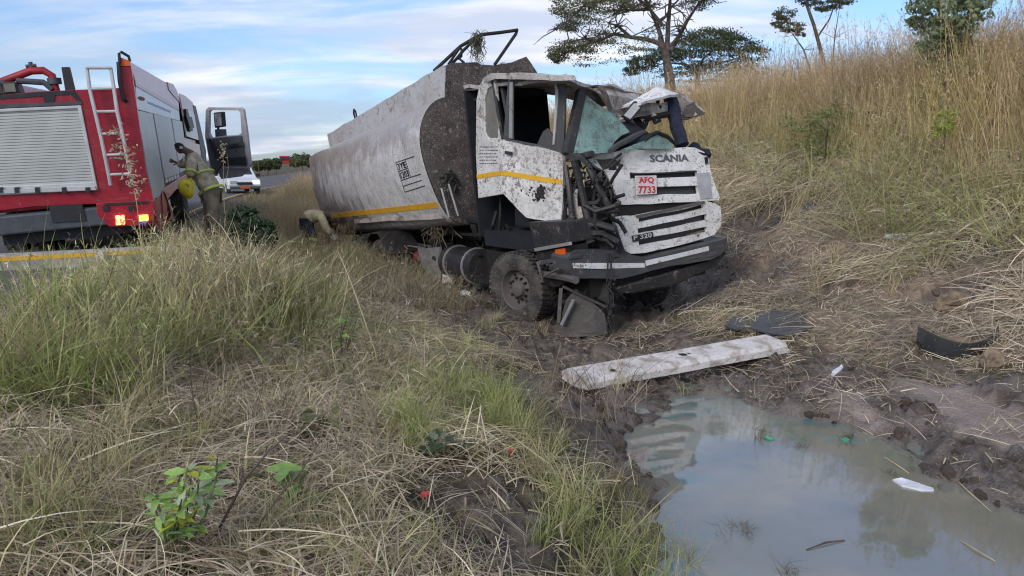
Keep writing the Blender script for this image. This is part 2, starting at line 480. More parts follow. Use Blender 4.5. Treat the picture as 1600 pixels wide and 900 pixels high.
def text_part(txt, p0, p1, height, n, mat, parent, name='lettering', depth=.006, bold=0.0, stretch=True):
    """letters standing on a surface: baseline p0 to p1, outward normal n"""
    cu = bpy.data.curves.new(name, 'FONT'); cu.body = txt; cu.extrude = .5; cu.offset = bold; cu.resolution_u = 2
    ob = bpy.data.objects.new(name, cu); COL.objects.link(ob)
    dg = bpy.context.evaluated_depsgraph_get()
    me = bpy.data.meshes.new_from_object(ob.evaluated_get(dg))
    bpy.data.objects.remove(ob)
    co = np.array([v.co[:] for v in me.vertices]); 
    lo, hi = co.min(0), co.max(0)
    p0, p1 = Vector(p0), Vector(p1); ex = (p1 - p0); L = ex.length; ex.normalize(); n = Vector(n).normalized(); ey = n.cross(ex).normalized()
    for v, c in zip(me.vertices, co):
        v.co = p0 + ex * ((c[0] - lo[0]) / (hi[0] - lo[0]) * L) + ey * ((c[1] - lo[1]) / (hi[1] - lo[1]) * height) + n * (c[2] * depth)
    key, ids, vs_ = {}, [], []
    for v in me.vertices:
        k_ = tuple(round(c_, 5) for c_ in v.co)
        if k_ not in key: key[k_] = len(vs_); vs_.append(v.co.copy())
        ids.append(key[k_])
    fs_ = [tuple(dict.fromkeys(ids[i] for i in q.vertices)) for q in me.polygons]
    mb = MB(); mb.add(vs_, [q for q in fs_ if len(q) > 2])
    bpy.data.meshes.remove(me)
    return build_each(mb, 'letter', mat, parent)
def islands(mb):
    par = list(range(len(mb.v)))
    def find(i):
        while par[i] != i: par[i] = par[par[i]]; i = par[i]
        return i
    for f in mb.f:
        a = find(f[0])
        for i in f[1:]:
            par[find(i)] = a
    groups = {}
    for f in mb.f: groups.setdefault(find(f[0]), []).append(f)
    out = []
    for fs in groups.values():
        ids = sorted({i for f in fs for i in f}); mp_ = {i: k for k, i in enumerate(ids)}
        q = MB(); q.v = [mb.v[i] for i in ids]; q.f = [tuple(mp_[i] for i in f) for f in fs]; out.append(q)
    return out
def build_each(mb, name, mat, parent=None, **kw):
    return [q.build(name, mat, parent, **kw) for q in islands(mb)]
# ------------------------------------------------------------------ numeric noise
def _hash(ix, iy, s):
    h = (ix.astype(np.int64) * 374761393 + iy.astype(np.int64) * 668265263 + s * 974634777) & 0xFFFFFFFF
    h = ((h ^ (h >> 13)) * 1274126177) & 0xFFFFFFFF
    h = h ^ (h >> 16)
    return (h & 0xFFFF) / 65535.0
def vnoise(x, y, s=0):
    ix, iy = np.floor(x), np.floor(y); fx, fy = x - ix, y - iy
    fx = fx * fx * (3 - 2 * fx); fy = fy * fy * (3 - 2 * fy)
    a = _hash(ix, iy, s); b = _hash(ix + 1, iy, s); c = _hash(ix, iy + 1, s); d = _hash(ix + 1, iy + 1, s)
    return (a * (1 - fx) + b * fx) * (1 - fy) + (c * (1 - fx) + d * fx) * fy - .5
def fbm(x, y, sc, octv=4, s=0, gain=.5):
    t, a = 0, 1.0
    for i in range(octv):
        t = t + a * vnoise(x * sc + 17.3 * i, y * sc - 9.1 * i, s + i); a *= gain; sc *= 2.03
    return t
def sstep(a, b, x):
    t = np.clip((x - a) / (b - a), 0, 1); return t * t * (3 - 2 * t)
def sdf(poly, x, y):
    """signed distance to a polygon, negative inside"""
    poly = np.asarray(poly, float); d2 = np.full(x.shape, 1e9); ins = np.zeros(x.shape, bool)
    m = len(poly)
    for i in range(m):
        ax, ay = poly[i]; bx, by = poly[(i + 1) % m]
        ex, ey = bx - ax, by - ay; wx, wy = x - ax, y - ay
        t = np.clip((wx * ex + wy * ey) / (ex * ex + ey * ey + 1e-12), 0, 1)
        d2 = np.minimum(d2, (wx - t * ex) ** 2 + (wy - t * ey) ** 2)
        c = (ay > y) != (by > y)
        with np.errstate(divide='ignore', invalid='ignore'):
            xi = ax + (y - ay) * ex / (ey if abs(ey) > 1e-12 else 1e-12)
        ins ^= c & (x < xi)
    return np.where(ins, -1, 1) * np.sqrt(d2)

# ------------------------------------------------------------------ lie of the land: road on its bank, ditch, cutting slope
RAZ = R(20)
_pq = np.array([-400, -60, -14, -9.3, -8.8, -1.7, -1.1, 0, 1.5, 3.0, 4.5, 6.0, 7.5, 9.0, 10.3, 12.0, 15.0, 20.0, 60, 400])
_pz = np.array([-1.5, -.9, -.5, .22, .25, .25, .2, .02, -.28, -.58, -.72, -.52, -.08, .60, 1.42, 2.45, 3.2, 3.6, 3.9, 4.2])
_tq = np.linspace(-60, 60, 2401); _tz = np.interp(_tq, _pq, _pz)
_k = np.exp(-np.linspace(-2, 2, 21) ** 2); _k /= _k.sum()
_tz = np.convolve(np.pad(_tz, 10, 'edge'), _k, 'valid')
def along_of(x, y): return -math.sin(RAZ) * x + math.cos(RAZ) * y
def q_of(x, y):
    a = along_of(x, y)
    d = np.clip(a - 12, 0, 48)
    return math.cos(RAZ) * x + math.sin(RAZ) * y - .0018 * d * d - np.clip(a - 60, 0, 400) * .17
def H0(x, y):
    a = along_of(x, y); q = q_of(x, y)
    z = np.where(np.abs(q) < 59, np.interp(q, _tq, _tz), np.interp(q, _pq, _pz))
    z = z - .012 * np.clip(a - 10, 0, 60)
    return z + .10 * fbm(x, y, .45, 3, 5) * sstep(-1.8, -.6, q)
def ground_px(u, v, lift=0.0):
    """the point of the ground seen at a pixel"""
    d = ray(u, v); lo, t = .8, .8
    while t < 400:
        p = EYE + d * t
        if p.z - lift < float(H0(np.array(p.x), np.array(p.y))): break
        lo = t; t *= 1.015
    hi = t
    for _ in range(24):
        m = (lo + hi) / 2; p = EYE + d * m
        if p.z - lift < float(H0(np.array(p.x), np.array(p.y))): hi = m
        else: lo = m
    return EYE + d * hi
def zone(px): return [ground_px(u, v)[:2] for u, v in px]
WATER = -.62
def water_px(u, v):
    d = ray(u, v); return EYE + d * ((WATER - EYE.z) / d.z)
PUDDLE = [water_px(u, v)[:2] for u, v in [(1030, 640), (1050, 622), (1115, 617), (1150, 626), (1185, 640), (1225, 655), (1262, 652), (1312, 664), (1362, 680),
          (1404, 703), (1452, 733), (1502, 757), (1550, 787), (1700, 840), (1800, 960), (1700, 1100), (1300, 1130), (1075, 1050), (1042, 940), (1040, 880), (1022, 800), (1034, 762),
          (1000, 742), (958, 722), (966, 700), (990, 676), (1012, 660)]]
MUD = zone([(905, 535), (980, 515), (1080, 520), (1180, 545), (1250, 552), (1330, 562), (1430, 572), (1560, 585), (1900, 600), (2000, 800), (1600, 900), (1300, 640), (1060, 640), (1010, 700),
            (960, 735), (905, 722), (850, 668), (790, 615), (800, 585), (880, 600), (860, 555)])
MUD2 = zone([(690, 765), (780, 748), (870, 790), (890, 850), (800, 868), (715, 835), (690, 800)])
MUD3 = zone([(490, 408), (560, 455), (650, 492), (730, 520), (800, 548), (880, 562), (960, 552), (1060, 490), (1150, 420), (1180, 340), (1000, 340), (800, 330), (600, 340)])
MUD4 = zone([(310, 735), (400, 712), (470, 722), (440, 748), (340, 755)])
TRACK = zone([(1150, 345), (1230, 325), (1330, 330), (1600, 340), (1600, 392), (1420, 380), (1300, 405), (1200, 420), (1140, 390)])
SLICK = zone([(1395, 590), (1500, 596), (1590, 630), (1640, 710), (1545, 705), (1480, 668), (1420, 640)])
SLICK2 = zone([(1270, 640), (1330, 625), (1395, 655), (1380, 690), (1320, 668)])
SOIL = zone([(1380, 420), (1600, 395), (1700, 560), (1500, 570), (1330, 555), (1230, 515), (1180, 440), (1230, 400), (1300, 440)])
GOUGE = [zone(p) for p in ([(1148, 350), (1180, 325), (1240, 302), (1290, 286), (1285, 306), (1235, 328), (1200, 352), (1165, 364)], [(1178, 424), (1215, 395), (1255, 402), (1228, 440), (1195, 448)],
         [(1440, 458), (1480, 427), (1560, 418), (1560, 452), (1500, 466), (1460, 476)], [(1228, 446), (1290, 425), (1304, 450), (1250, 466)], [(1010, 470), (1100, 440), (1160, 400), (1175, 420), (1110, 470), (1040, 500)])]
def gouge(x, y):
    m = np.zeros(x.shape)
    w = fbm(x, y, 2.4, 3, 61) * .3
    for g in GOUGE: m = np.maximum(m, 1 - sstep(-.12, .14, sdf(g, x, y) + w))
    return m
def masks(x, y):
    """puddle distance, wet mud, bare brown soil"""
    near = (x * x + y * y < 900)
    sp = np.full(x.shape, 9.0); mud = np.zeros(x.shape); soil = np.zeros(x.shape); slick = np.zeros(x.shape)
    xn, yn = x[near], y[near]
    if xn.size:
        wob = fbm(xn, yn, 2.1, 4, 31) * .34
        s0 = sdf(PUDDLE, xn, yn) + fbm(xn, yn, 2.6, 4, 40, .6) * .20
        sp[near] = s0
        m = 1 - sstep(-.10, .28, sdf(MUD, xn, yn) + wob)
        m = np.maximum(m, 1 - sstep(.05, .42, s0 + wob * .6))
        m = np.maximum(m, .9 * (1 - sstep(-.08, .20, sdf(MUD2, xn, yn) + wob)))
        m = np.maximum(m, .95 * (1 - sstep(-.1, .5, sdf(MUD3, xn, yn) + wob)))
        m = np.maximum(m, .85 * (1 - sstep(-.1, .15, sdf(MUD4, xn, yn) + wob * .5)))
        m = np.maximum(m, gouge(xn, yn))
        mud[near] = m
        so = .8 * (1 - sstep(-.3, .5, sdf(TRACK, xn, yn) + wob * 1.6))
        so = np.maximum(so, .9 * (1 - sstep(-.3, .5, sdf(SOIL, xn, yn) + wob * 1.5)))
        soil[near] = so
        slick[near] = np.maximum(1 - sstep(-.12, .10, sdf(SLICK, xn, yn) + wob * .5), 1 - sstep(-.1, .06, sdf(SLICK2, xn, yn) + wob * .4))
    return sp, mud, soil, slick
def H(x, y, full=False):
    x = np.asarray(x, float); y = np.asarray(y, float)
    z = H0(x, y); sp, mud, soil, slick = masks(x, y)
    r = np.hypot(x, y); near = 1 - sstep(14, 30, r)
    offroad = sstep(-1.7, -1.1, q_of(x, y))
    rough = (.05 * fbm(x, y, 1.7, 4, 11) * near) * offroad
    # churned mud: ridged lumps and kneaded clods
    rid = 1 - np.abs(2 * (fbm(x, y, 3.1, 4, 21, .55) + .0)) * 1.6
    clod = fbm(x, y, 8.5, 3, 25, .6)
    mudz = (rid - .5) * .12 + clod * .075 + fbm(x, y, 19, 3, 28, .6) * .03
    soilz = clod * .06 + fbm(x, y, 20, 2, 29) * .018 + (rid - .5) * .03
    flat = 1 - .85 * slick
    z = z + rough + near * flat * (mud * mudz + soil * (1 - mud) * soilz)
    nm = near > 0
    gg = np.zeros(x.shape); gg[nm] = gouge(x[nm], y[nm])
    z = z - .14 * gg * sstep(.3, .8, sp)
    # the hollow that holds the water
    edge = WATER + .015 + np.clip(sp, 0, 2) * .34 + mud * mudz * .9 * sstep(0, .22, sp)
    w = sstep(.05, .95, sp)
    z = np.where(sp > 0, edge * (1 - w) + z * w, np.minimum(z, WATER - .02 - np.clip(-sp, 0, 1) * .25 + .03 * clod))
    if full: return z, sp, mud, soil, slick
    return z
def h1(x, y): return float(H(np.array([x]), np.array([y]))[0])
def foot(u, v):
    """a point on the finished ground near the one seen at a pixel"""
    p = ground_px(u, v); return Vector((p.x, p.y, h1(p.x, p.y)))

def grid_mesh(name, X, Y, Z, mat, attrs=None, smooth=True, wrap=False):
    m, n = X.shape
    co = np.stack([X, Y, Z], -1).reshape(-1, 3).astype(np.float32)
    i, j = np.meshgrid(np.arange(m - 1), np.arange(n if wrap else n - 1), indexing='ij'); j2 = (j + 1) % n
    quads = np.stack([i * n + j, i * n + j2, (i + 1) * n + j2, (i + 1) * n + j], -1).reshape(-1, 4).astype(np.int32)
    me = bpy.data.meshes.new(name)
    me.vertices.add(len(co)); me.vertices.foreach_set('co', co.ravel())
    me.loops.add(quads.size); me.loops.foreach_set('vertex_index', quads.ravel())
    me.polygons.add(len(quads)); me.polygons.foreach_set('loop_start', np.arange(0, quads.size, 4, dtype=np.int32))
    me.polygons.foreach_set('use_smooth', np.full(len(quads), smooth))
    me.update(calc_edges=True); me.validate()
    for k, a in (attrs or {}).items():
        at_ = me.attributes.new(k, 'FLOAT', 'POINT'); at_.data.foreach_set('value', a.ravel().astype(np.float32))
    me.materials.append(mat)
    o = bpy.data.objects.new(name, me); COL.objects.link(o); return o

# ground material: thatch covered soil, wet mud, dry crumbled earth
t = NT('earth_and_mud')
mud, soil, slick, sp = t.attr('mud'), t.attr('soil'), t.attr('slick'), t.attr('shore')
n1 = t.noise(1.3, 6, .6); n2 = t.noise(9, 6, .65); n3 = t.noise(45, 4, .65)
thatch = t.mix(t.ramp(n2, .35, .65), (.062, .050, .036), (.15, .122, .082))
thatch = t.mix(t.math('MULTIPLY', t.ramp(n1, .45, .7), .45), thatch, (.075, .085, .035))
mudc = t.mix(t.ramp(n2, .34, .66), (.066, .054, .047), (.165, .136, .118))
mudc = t.mix(t.math('MULTIPLY', t.ramp(n1, .4, .66), .55), mudc, (.215, .178, .155))
mudc = t.mix(t.math('MULTIPLY', slick, .8), mudc, (.33, .275, .25))
soilc = t.mix(t.ramp(n2, .36, .66), (.19, .142, .108), (.36, .275, .21))
c = t.mix(soil, thatch, soilc); c = t.mix(mud, c, mudc)
c = t.mix(t.math('MULTIPLY', t.ramp(n3, .55, .75), .35), c, (.055, .045, .038))
c = t.mix(t.math('MULTIPLY', t.ramp(t.noise(60, 2, .5, stretch=(1, .35, 1)), .62, .70), .5), c, (.30, .24, .16))
wet = t.math('MULTIPLY', mud, t.ramp(t.math('ADD', t.noise(2.2, 4), t.math('MULTIPLY', t.ramp(sp, 0, .6, 1, 0), .30)), .40, .62))
t.set(base=c, rough=t.ramp(wet, 0, 1, .92, .28), spec=t.ramp(wet, 0, 1, .15, .5))
t.bump(t.math('ADD', t.math('MULTIPLY', n2, .9), t.math('MULTIPLY', n3, .55)), .045, .9)
M['earth'] = t.m
ang = np.concatenate([np.linspace(-50, 50, 400), np.linspace(52, 308, 90)]) * math.pi / 180
rad = [0.5]
while rad[-1] < 13: rad.append(rad[-1] * 1.0085)
while rad[-1] < 60: rad.append(rad[-1] * 1.03)
while rad[-1] < 4200: rad.append(rad[-1] * 1.12)
rad = np.array(rad)
RR, AA = np.meshgrid(rad, ang, indexing='ij')
GX, GY = RR * np.sin(AA), RR * np.cos(AA)
GZ, gsp, gmud, gsoil, gsl = H(GX, GY, True)
# close the hole under the viewer
GX[0] *= 0; GY[0] *= 0
ground = tag(grid_mesh('ground', GX, GY, GZ, M['earth'], {'mud': gmud, 'soil': gsoil, 'slick': gsl, 'shore': np.clip(gsp, -1, 3)}, wrap=True), kind='structure')

# puddle: a level sheet of murky water that runs in under its mud banks
t = NT('murky_puddle_water')
c = t.mix(t.ramp(t.noise(.9, 4, .6), .35, .7), (.17, .175, .15), (.235, .228, .19))
oil = t.ramp(t.noise(2.1, 5, .6, 1.2, stretch=(.8, 2.2, 1)), .48, .68)
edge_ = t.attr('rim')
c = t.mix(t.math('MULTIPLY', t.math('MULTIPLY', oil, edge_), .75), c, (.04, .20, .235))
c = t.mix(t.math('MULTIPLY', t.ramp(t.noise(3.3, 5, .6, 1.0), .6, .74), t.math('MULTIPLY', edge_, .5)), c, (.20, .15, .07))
t.set(base=c, rough=.035, ior=2.1)
t.bump(t.math('ADD', t.noise(1.1, 3), t.math('MULTIPLY', t.noise(7, 2), .06)), .012, .35)
M['water'] = t.m
pa = np.array(PUDDLE); pc = pa.mean(0)
lo, hi = pa.min(0) - .8, pa.max(0) + .8
wx, wy = np.meshgrid(np.linspace(lo[0], hi[0], 70), np.linspace(lo[1], hi[1], 70), indexing='ij')
ws = sdf(PUDDLE, wx, wy)
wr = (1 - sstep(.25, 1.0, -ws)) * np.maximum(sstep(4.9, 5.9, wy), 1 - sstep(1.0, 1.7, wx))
puddle = grid_mesh('puddle', wx, wy, np.full(wx.shape, WATER), M['water'], {'rim': wr})
bm = bmesh.new(); bm.from_mesh(puddle.data)
far = [v for v in bm.verts if float(sdf(PUDDLE, np.array(v.co.x), np.array(v.co.y))) > .45]
bmesh.ops.delete(bm, geom=far, context='VERTS'); bm.to_mesh(puddle.data); bm.free()
tag(puddle, kind='structure')

# road on its low bank
t = NT('asphalt')
c = t.mix(t.ramp(t.noise(60, 3, .7), .35, .7), (.075, .072, .072), (.12, .115, .115)); c = t.mix(t.math('MULTIPLY', t.ramp(t.noise(.8, 5), .45, .7), .4), c, (.17, .15, .135))
t.set(base=c, rough=.85, spec=.3); t.bump(t.noise(120, 3), .006)
M['asphalt'] = t.m
def road_pt(a, q):
    d = np.clip(a - 12, 0, 48); qq = q + .0018 * d * d + np.clip(a - 60, 0, 400) * .17
    return -math.sin(RAZ) * a + math.cos(RAZ) * qq, math.cos(RAZ) * a + math.sin(RAZ) * qq
ra = np.concatenate([np.arange(-30, 60, 1.0), np.arange(60, 400, 6.0)])
def strip(name, q0, q1, n, lift, mat):
    A, Q = np.meshgrid(ra, np.linspace(q0, q1, n), indexing='ij'); X, Y = road_pt(A, Q)
    return tag(grid_mesh(name, X, Y, H0(X, Y) + lift, mat), kind='structure')
strip('road', -8.8, -1.75, 9, .022, M['asphalt'])
M['line_yellow'] = plain('road_line_yellow', (.52, .34, .05), .7, var=.3, scale=20)
strip('road_edge_line', -2.05, -1.93, 2, .027, M['line_yellow'])
# ------------------------------------------------------------------ wrecked tanker
from mathutils.bvhtree import BVHTree
K = Frame(151.8, 2.5, 5, at(890, 415, 9.4), (0, -1.25, .96))       # cab and chassis
T = Frame(151.8, 6.5, 8, at(655, 212, 11.9), (0, -1.25, 1.2))      # tank, torn loose and tipped back
KS = Plane(K(0, -1.25, 0), -K.Y)
KF = Plane(K(0, 0, 0), K.X)
HOOD = Plane(K(-.10, -1.2, 1.5), K.X * math.cos(R(10)) + K.Z * math.sin(R(10)))
GRIL = Plane(K(-.02, 0, 0), K.X)
TF = Plane(T(0, 0, 0), T.X)
truck = thing('wrecked_tanker_truck', K(-3, 0, 0), 'wrecked white fuel tanker lorry with crushed cab and mud caked tank end in the ditch', 'tanker truck')

# barrel -----------------------------------------------------------
prof_px = [(690, 152), (676, 160), (666, 172), (659, 188), (655, 208), (656, 228), (660, 248), (666, 268), (674, 290), (684, 314), (696, 334), (712, 350)]
half = [T.inv(TF.hit(u, v)) for u, v in prof_px]
half = [(p.y, p.z) for p in half]
topz = half[0][1]; botz = half[-1][1]
ring = [(0, topz + .04)] + half + [(-.45, botz - .10), (0, botz - .14)]
ring = ring + [(-y, z) for y, z in reversed(ring[1:-1])]
def smooth_ring(rg, it=2):
    for _ in range(it):
        out = []
        m = len(rg)
        for i in range(m):
            a, b = rg[i], rg[(i + 1) % m]
            out += [(.75 * a[0] + .25 * b[0], .75 * a[1] + .25 * b[1]), (.25 * a[0] + .75 * b[0], .25 * a[1] + .75 * b[1])]
        rg = out
    return rg
ring = smooth_ring(ring)
TL = 8.0
nx, nr = 60, len(ring)
xs = np.linspace(0, -TL, nx)
ZX, RY = np.zeros((nx, nr, 3)), None
al = np.zeros((nx, nr)); hi_ = np.zeros((nx, nr))
zmin, zmax = min(z for _, z in ring), max(z for _, z in ring)
zc = (zmin + zmax) / 2
ymax = max(abs(y) for y, _ in ring); zwid = [z for y, z in ring if abs(y) == ymax][0]
for i, x in enumerate(xs):
    for k, (y, z) in enumerate(ring):
        s = 1.0
        e = max(0, (-x - (TL - .5)) / .5); s *= 1 - .035 * e * e               # rolled rear edge
        # the shell is squarer at the shoulder towards the rear
        ws_ = max(0, min(1, (z - zwid) / max(.01, topz - zwid))); fr_ = min(1, -x / TL)
        y2 = y
        if abs(y) > .35 and ws_ > 0: y2 = y + (math.copysign(ymax * (1 - .05 * ws_), y) - y) * min(1, fr_ * 1.15) * min(1, (abs(y) - .35) / .35)
        p = T(x, y2 * s, zc + (z - zc) * s)
        side = max(0, -y)
        d = mnoise.noise(Vector((x * .9, z * 1.3, y * .6))) * .035 + mnoise.noise(Vector((x * 2.6, z * 3.1, 4))) * .012
        low = max(0, min(1, (zc - .25 - z) / .5)); rear = max(0, min(1, (-x - 3.5) / 4))
        d -= low * rear * .10 * (1 + mnoise.noise(Vector((x * 2.1, 5, z * 4))))   # stove in along the lower rear
        n_ = (T.Y * y + T.Z * (z - zc)).normalized()
        p = p + n_ * d * min(1, -x * 3)
        ZX[i, k] = p; al[i, k] = -x / TL; hi_[i, k] = (z - zmin) / (zmax - zmin)
barrel = grid_mesh('tank_barrel', ZX[:, :, 0], ZX[:, :, 1], ZX[:, :, 2], M['barrel'], {'along': al, 'high': hi_}, wrap=True)
def adopt(o, parent):
    """hang an already linked world-space mesh under a thing"""
    top = parent
    while top.parent is not None: top = top.parent
    o.parent = parent; o.matrix_parent_inverse = Matrix.Translation(-top.location) if parent is top else Matrix.Identity(4)
    return o
adopt(barrel, truck)
bvh = BVHTree.FromPolygons([v.co.copy() for v in barrel.data.vertices], [tuple(p.vertices) for p in barrel.data.polygons])
def on_barrel(u, v, off=0.0):
    d = ray(u, v).normalized(); loc, n, i, dist = bvh.ray_cast(EYE, d)
    if loc is None: return None, None
    if n.dot(d) > 0: n = -n
    return loc + n * off, n
# ends: domed, the front one plastered with mud
def tank_end(name, x, bulge, mat, sgn):
    mb = MB(); rings = 5; nn = len(ring)
    for j in range(rings):
        f = 1 - j / rings
        for k, (y, z) in enumerate(ring):
            b = bulge * (1 - f * f) + .02 * mnoise.noise(Vector((y * 2 * f, z * 2 * f, x)))
            mb.v.append(T(x + sgn * b, (y if x > -1 or z < zwid or abs(y) < .35 else y + (math.copysign(ymax * (1 - .05 * (z - zwid) / (topz - zwid)), y) - y) * min(1, (abs(y) - .35) / .35)) * f * (.995 if x > -1 else .96), zc + (z - zc) * f * .995))
    c = len(mb.v); mb.v.append(T(x + sgn * bulge, 0, zc))
    for j in range(rings - 1):
        for k in range(nn):
            mb.f.append((j * nn + k, j * nn + (k + 1) % nn, (j + 1) * nn + (k + 1) % nn, (j + 1) * nn + k))
    for k in range(nn): mb.f.append(((rings - 1) * nn + k, (rings - 1) * nn + (k + 1) % nn, c))
    return mb.build(name, mat, truck, smooth=True)
tag(tank_end('tank_end', 0.015, .10, 'mudface', 1), 'front tank end caked with dark mud and grit')
tank_end('tank_end', -TL, .10, 'chassis', -1)
# spill rail box along the crown
zs = T.inv(TF.hit(697, 151)).z; yl = T.inv(TF.hit(697, 130)).y; zt = T.inv(TF.hit(697, 102)).z
mb = MB(T)
n = 40
for i in range(n + 1):
    x = -TL * .985 * i / n
    w = .02 * mnoise.noise(Vector((x * 1.2, 0, 1))) + .008 * mnoise.noise(Vector((x * 5, 0, 1)))
    b = .03 * mnoise.noise(Vector((x * 1.7, 3, 1)))
    mb.v += [T(x, yl + w, zs - .12), T(x, yl + w * 2 - .012, zt + b * .6), T(x, yl + .05 + w * 2, zt + b * .6), T(x, yl + .05 + w, zs - .12)]
for i in range(n):
    a = i * 4
    for k in range(4): mb.f.append((a + k, a + (k + 1) % 4, a + 4 + (k + 1) % 4, a + 4 + k))
mb.f += [(0, 1, 2, 3), (n * 4 + 3, n * 4 + 2, n * 4 + 1, n * 4)]
mb.build('spill_rail', 'rail', truck, smooth=True)
mb = MB(T); mb.box(-TL * .985, -.02, -yl - .05, -yl, zs - .12, zt - .03); mb.build('spill_rail', 'rail', truck, dent=(.02, 1.5, .8))
mb = MB(T); mb.box(-TL * .985 - .04, -TL * .985, yl, -yl, zs - .1, zt - .02); mb.build('spill_rail', 'rail', truck)
mb = MB(); mb.trace([(697, 102), (705, 98), (745, 97), (752, 101), (772, 102), (800, 97), (822, 88), (830, 99), (839, 113), (848, 175), (800, 185), (697, 168)], TF, .05, off=.02)
mb.build('spill_rail_front', 'mudface', truck, dent=(.012, 2, .25))
mb = MB(T); mb.box(-TL * .98, -.05, yl + .05, -yl - .05, zs - .06, zs - .02); mb.build('walkway', 'white_grimy', truck)
for x in (-2.2, -4.3, -6.2):
    mb = MB(T); mb.lathe(T(x, 0, zs - .02), T.Z, [(0, .27), (.16, .27), (.16, .31), (.19, .31), (.24, .2), (.25, .01)], 20); mb.build('hatch', 'white_grimy', truck, smooth=True)
mb = MB(); mb.tube([T(-5.2, yl + .02, zt), T(-5.2, yl + .02, zt + .14), T(-5.28, yl + .02, zt + .20), T(-5.36, yl + .02, zt + .12), T(-5.34, yl + .02, zt)], .022, 6); mb.build('lifting_eye', 'chassis', truck)
# lower flange rail of the tank
mb = MB()
fl = [on_barrel(u, v, .015)[0] for u, v in [(692, 336), (672, 338), (652, 339), (632, 340), (612, 340), (594, 342), (575, 344), (556, 345)]]
fl = [p for p in fl if p]
if len(fl) > 2:
    for a, b in zip(fl[:-1], fl[1:]): mb.bar(a, b, .05, .10)
    mb.build('tank_flange', 'white_grimy', truck)
# yellow band
def band(name, up, lo, nseg, mat, parent, caster, off=.006):
    def lerp(pts, f):
        L = [0]
        for a, b in zip(pts[:-1], pts[1:]): L.append(L[-1] + math.dist(a, b))
        d = f * L[-1]
        for i in range(len(pts) - 1):
            if d <= L[i + 1] + 1e-9:
                w = (d - L[i]) / (L[i + 1] - L[i]); return tuple(a + (b - a) * w for a, b in zip(pts[i], pts[i + 1]))
        return pts[-1]
    mb = MB(); ok = 0
    for i in range(nseg + 1):
        a, b = lerp(up, i / nseg), lerp(lo, i / nseg)
        pa_, na = caster(*a, off); pb, nb = caster(*b, off)
        if pa_ is None or pb is None: continue
        mb.v += [pa_, pb, pb - nb * .02, pa_ - na * .02]; ok += 1
    for i in range(ok - 1):
        for k in range(4): mb.f.append((4 * i + k, 4 * i + (k + 1) % 4, 4 * i + 4 + (k + 1) % 4, 4 * i + 4 + k))
    mb.f += [(0, 1, 2, 3), (4 * ok - 1, 4 * ok - 2, 4 * ok - 3, 4 * ok - 4)]
    return mb.build(name, mat, parent)
band('yellow_stripe', [(519, 333), (560, 329), (600, 325), (640, 320.5), (682, 315.5)], [(520, 340.5), (560, 337), (600, 333), (640, 329), (686, 324.5)], 40, 'yellow', barrel, on_barrel)
# hazard panel painted on the barrel: ruled box and figures
p00, nn0 = on_barrel(633, 300, .004); p10, _ = on_barrel(664, 290, .004); p01, _ = on_barrel(619, 254, .004); p11, _ = on_barrel(648, 244, .004)
nn0 = (p10 - p00).cross(p01 - p00).normalized()
if nn0.dot(ray(640, 270)) > 0: nn0 = -nn0
def bil(u, v): return (p00 * (1 - u) + p10 * u) * (1 - v) + (p01 * (1 - u) + p11 * u) * v
mb = MB()
for a, b in [((0, 0), (1, 0)), ((0, 1), (1, 1)), ((0, 0), (0, .98)), ((0, .20), (.95, .20)), ((0, .40), (1, .40)), ((.52, .40), (.52, .98)), ((0, .70), (.5, .70))]:
    pts = [bil(a[0] + (b[0] - a[0]) * k / 4, a[1] + (b[1] - a[1]) * k / 4) for k in range(5)]
    pts = [on_barrel(800 + FPX * (p - EYE).dot(RGT) / (p - EYE).dot(FWD), 450 - FPX * (p - EYE).dot(UPV) / (p - EYE).dot(FWD), .003)[0] for p in pts]
    for c_, d_ in zip(pts[:-1], pts[1:]): mb.bar(c_, d_, .014, .008, up=nn0)
mb.build('hazard_panel', 'letter_black', barrel)
hgt = (p01 - p00).length
text_part('3YE', bil(.06, .745), bil(.46, .745), hgt * .2, nn0, 'letter_black', barrel, depth=.03)
text_part('1203', bil(.06, .45), bil(.47, .45), hgt * .2, nn0, 'letter_black', barrel, depth=.03)
# bent hand rail over the front of the tank
YL = Plane(T(0, yl, 0), -T.Y)
rA, rB, rC, rD, rE = YL.hit(678, 111), TF.hit(720, 72, -.35), TF.hit(753, 54, -.05), TF.hit(809, 47, -.02), TF.hit(773, 101, 0)
mb = MB()
mb.tube([rA, rB, TF.hit(742, 59, -.15), rC, TF.hit(780, 51, -.03), rD, TF.hit(806, 53, -.02), rE], .03, 8)
mb.tube([TF.hit(707, 99, -.05), TF.hit(724, 79, -.2), TF.hit(743, 60, -.12)], .026, 8)
mb.tube([TF.hit(701, 100, -.05), TF.hit(712, 84, -.25), TF.hit(719, 74, -.35)], .022, 8)
mb.tube([TF.hit(725, 98, 0), TF.hit(716, 90, -.1), TF.hit(704, 99, -.02)], .022, 8)
mb.tube([TF.hit(721, 76, -.3), TF.hit(721, 88, -.25), TF.hit(716, 92, -.15)], .02, 8)
build_each(mb, 'hand_rail', 'chassis', truck, smooth=True)
mb = MB()
for k in range(110):
    u0, v0 = random.gauss(745, 4.5), random.gauss(60, 3.5); a = TF.hit(u0, v0, random.uniform(-.2, .1))
    L = random.uniform(.08, .5) if random.random() < .8 else -.12
    pts = [a + Vector((random.gauss(0, .02) * j + random.gauss(0, .03), random.gauss(0, .02), -L * j / 3)) for j in range(4)]
    mb.tube(pts, [.006, .006, .005, .002], 3)
t_ = mb.build('snagged_grass', plain('snagged_grass', (.075, .075, .05), .9, var=.4), truck); t_['kind'] = 'stuff'
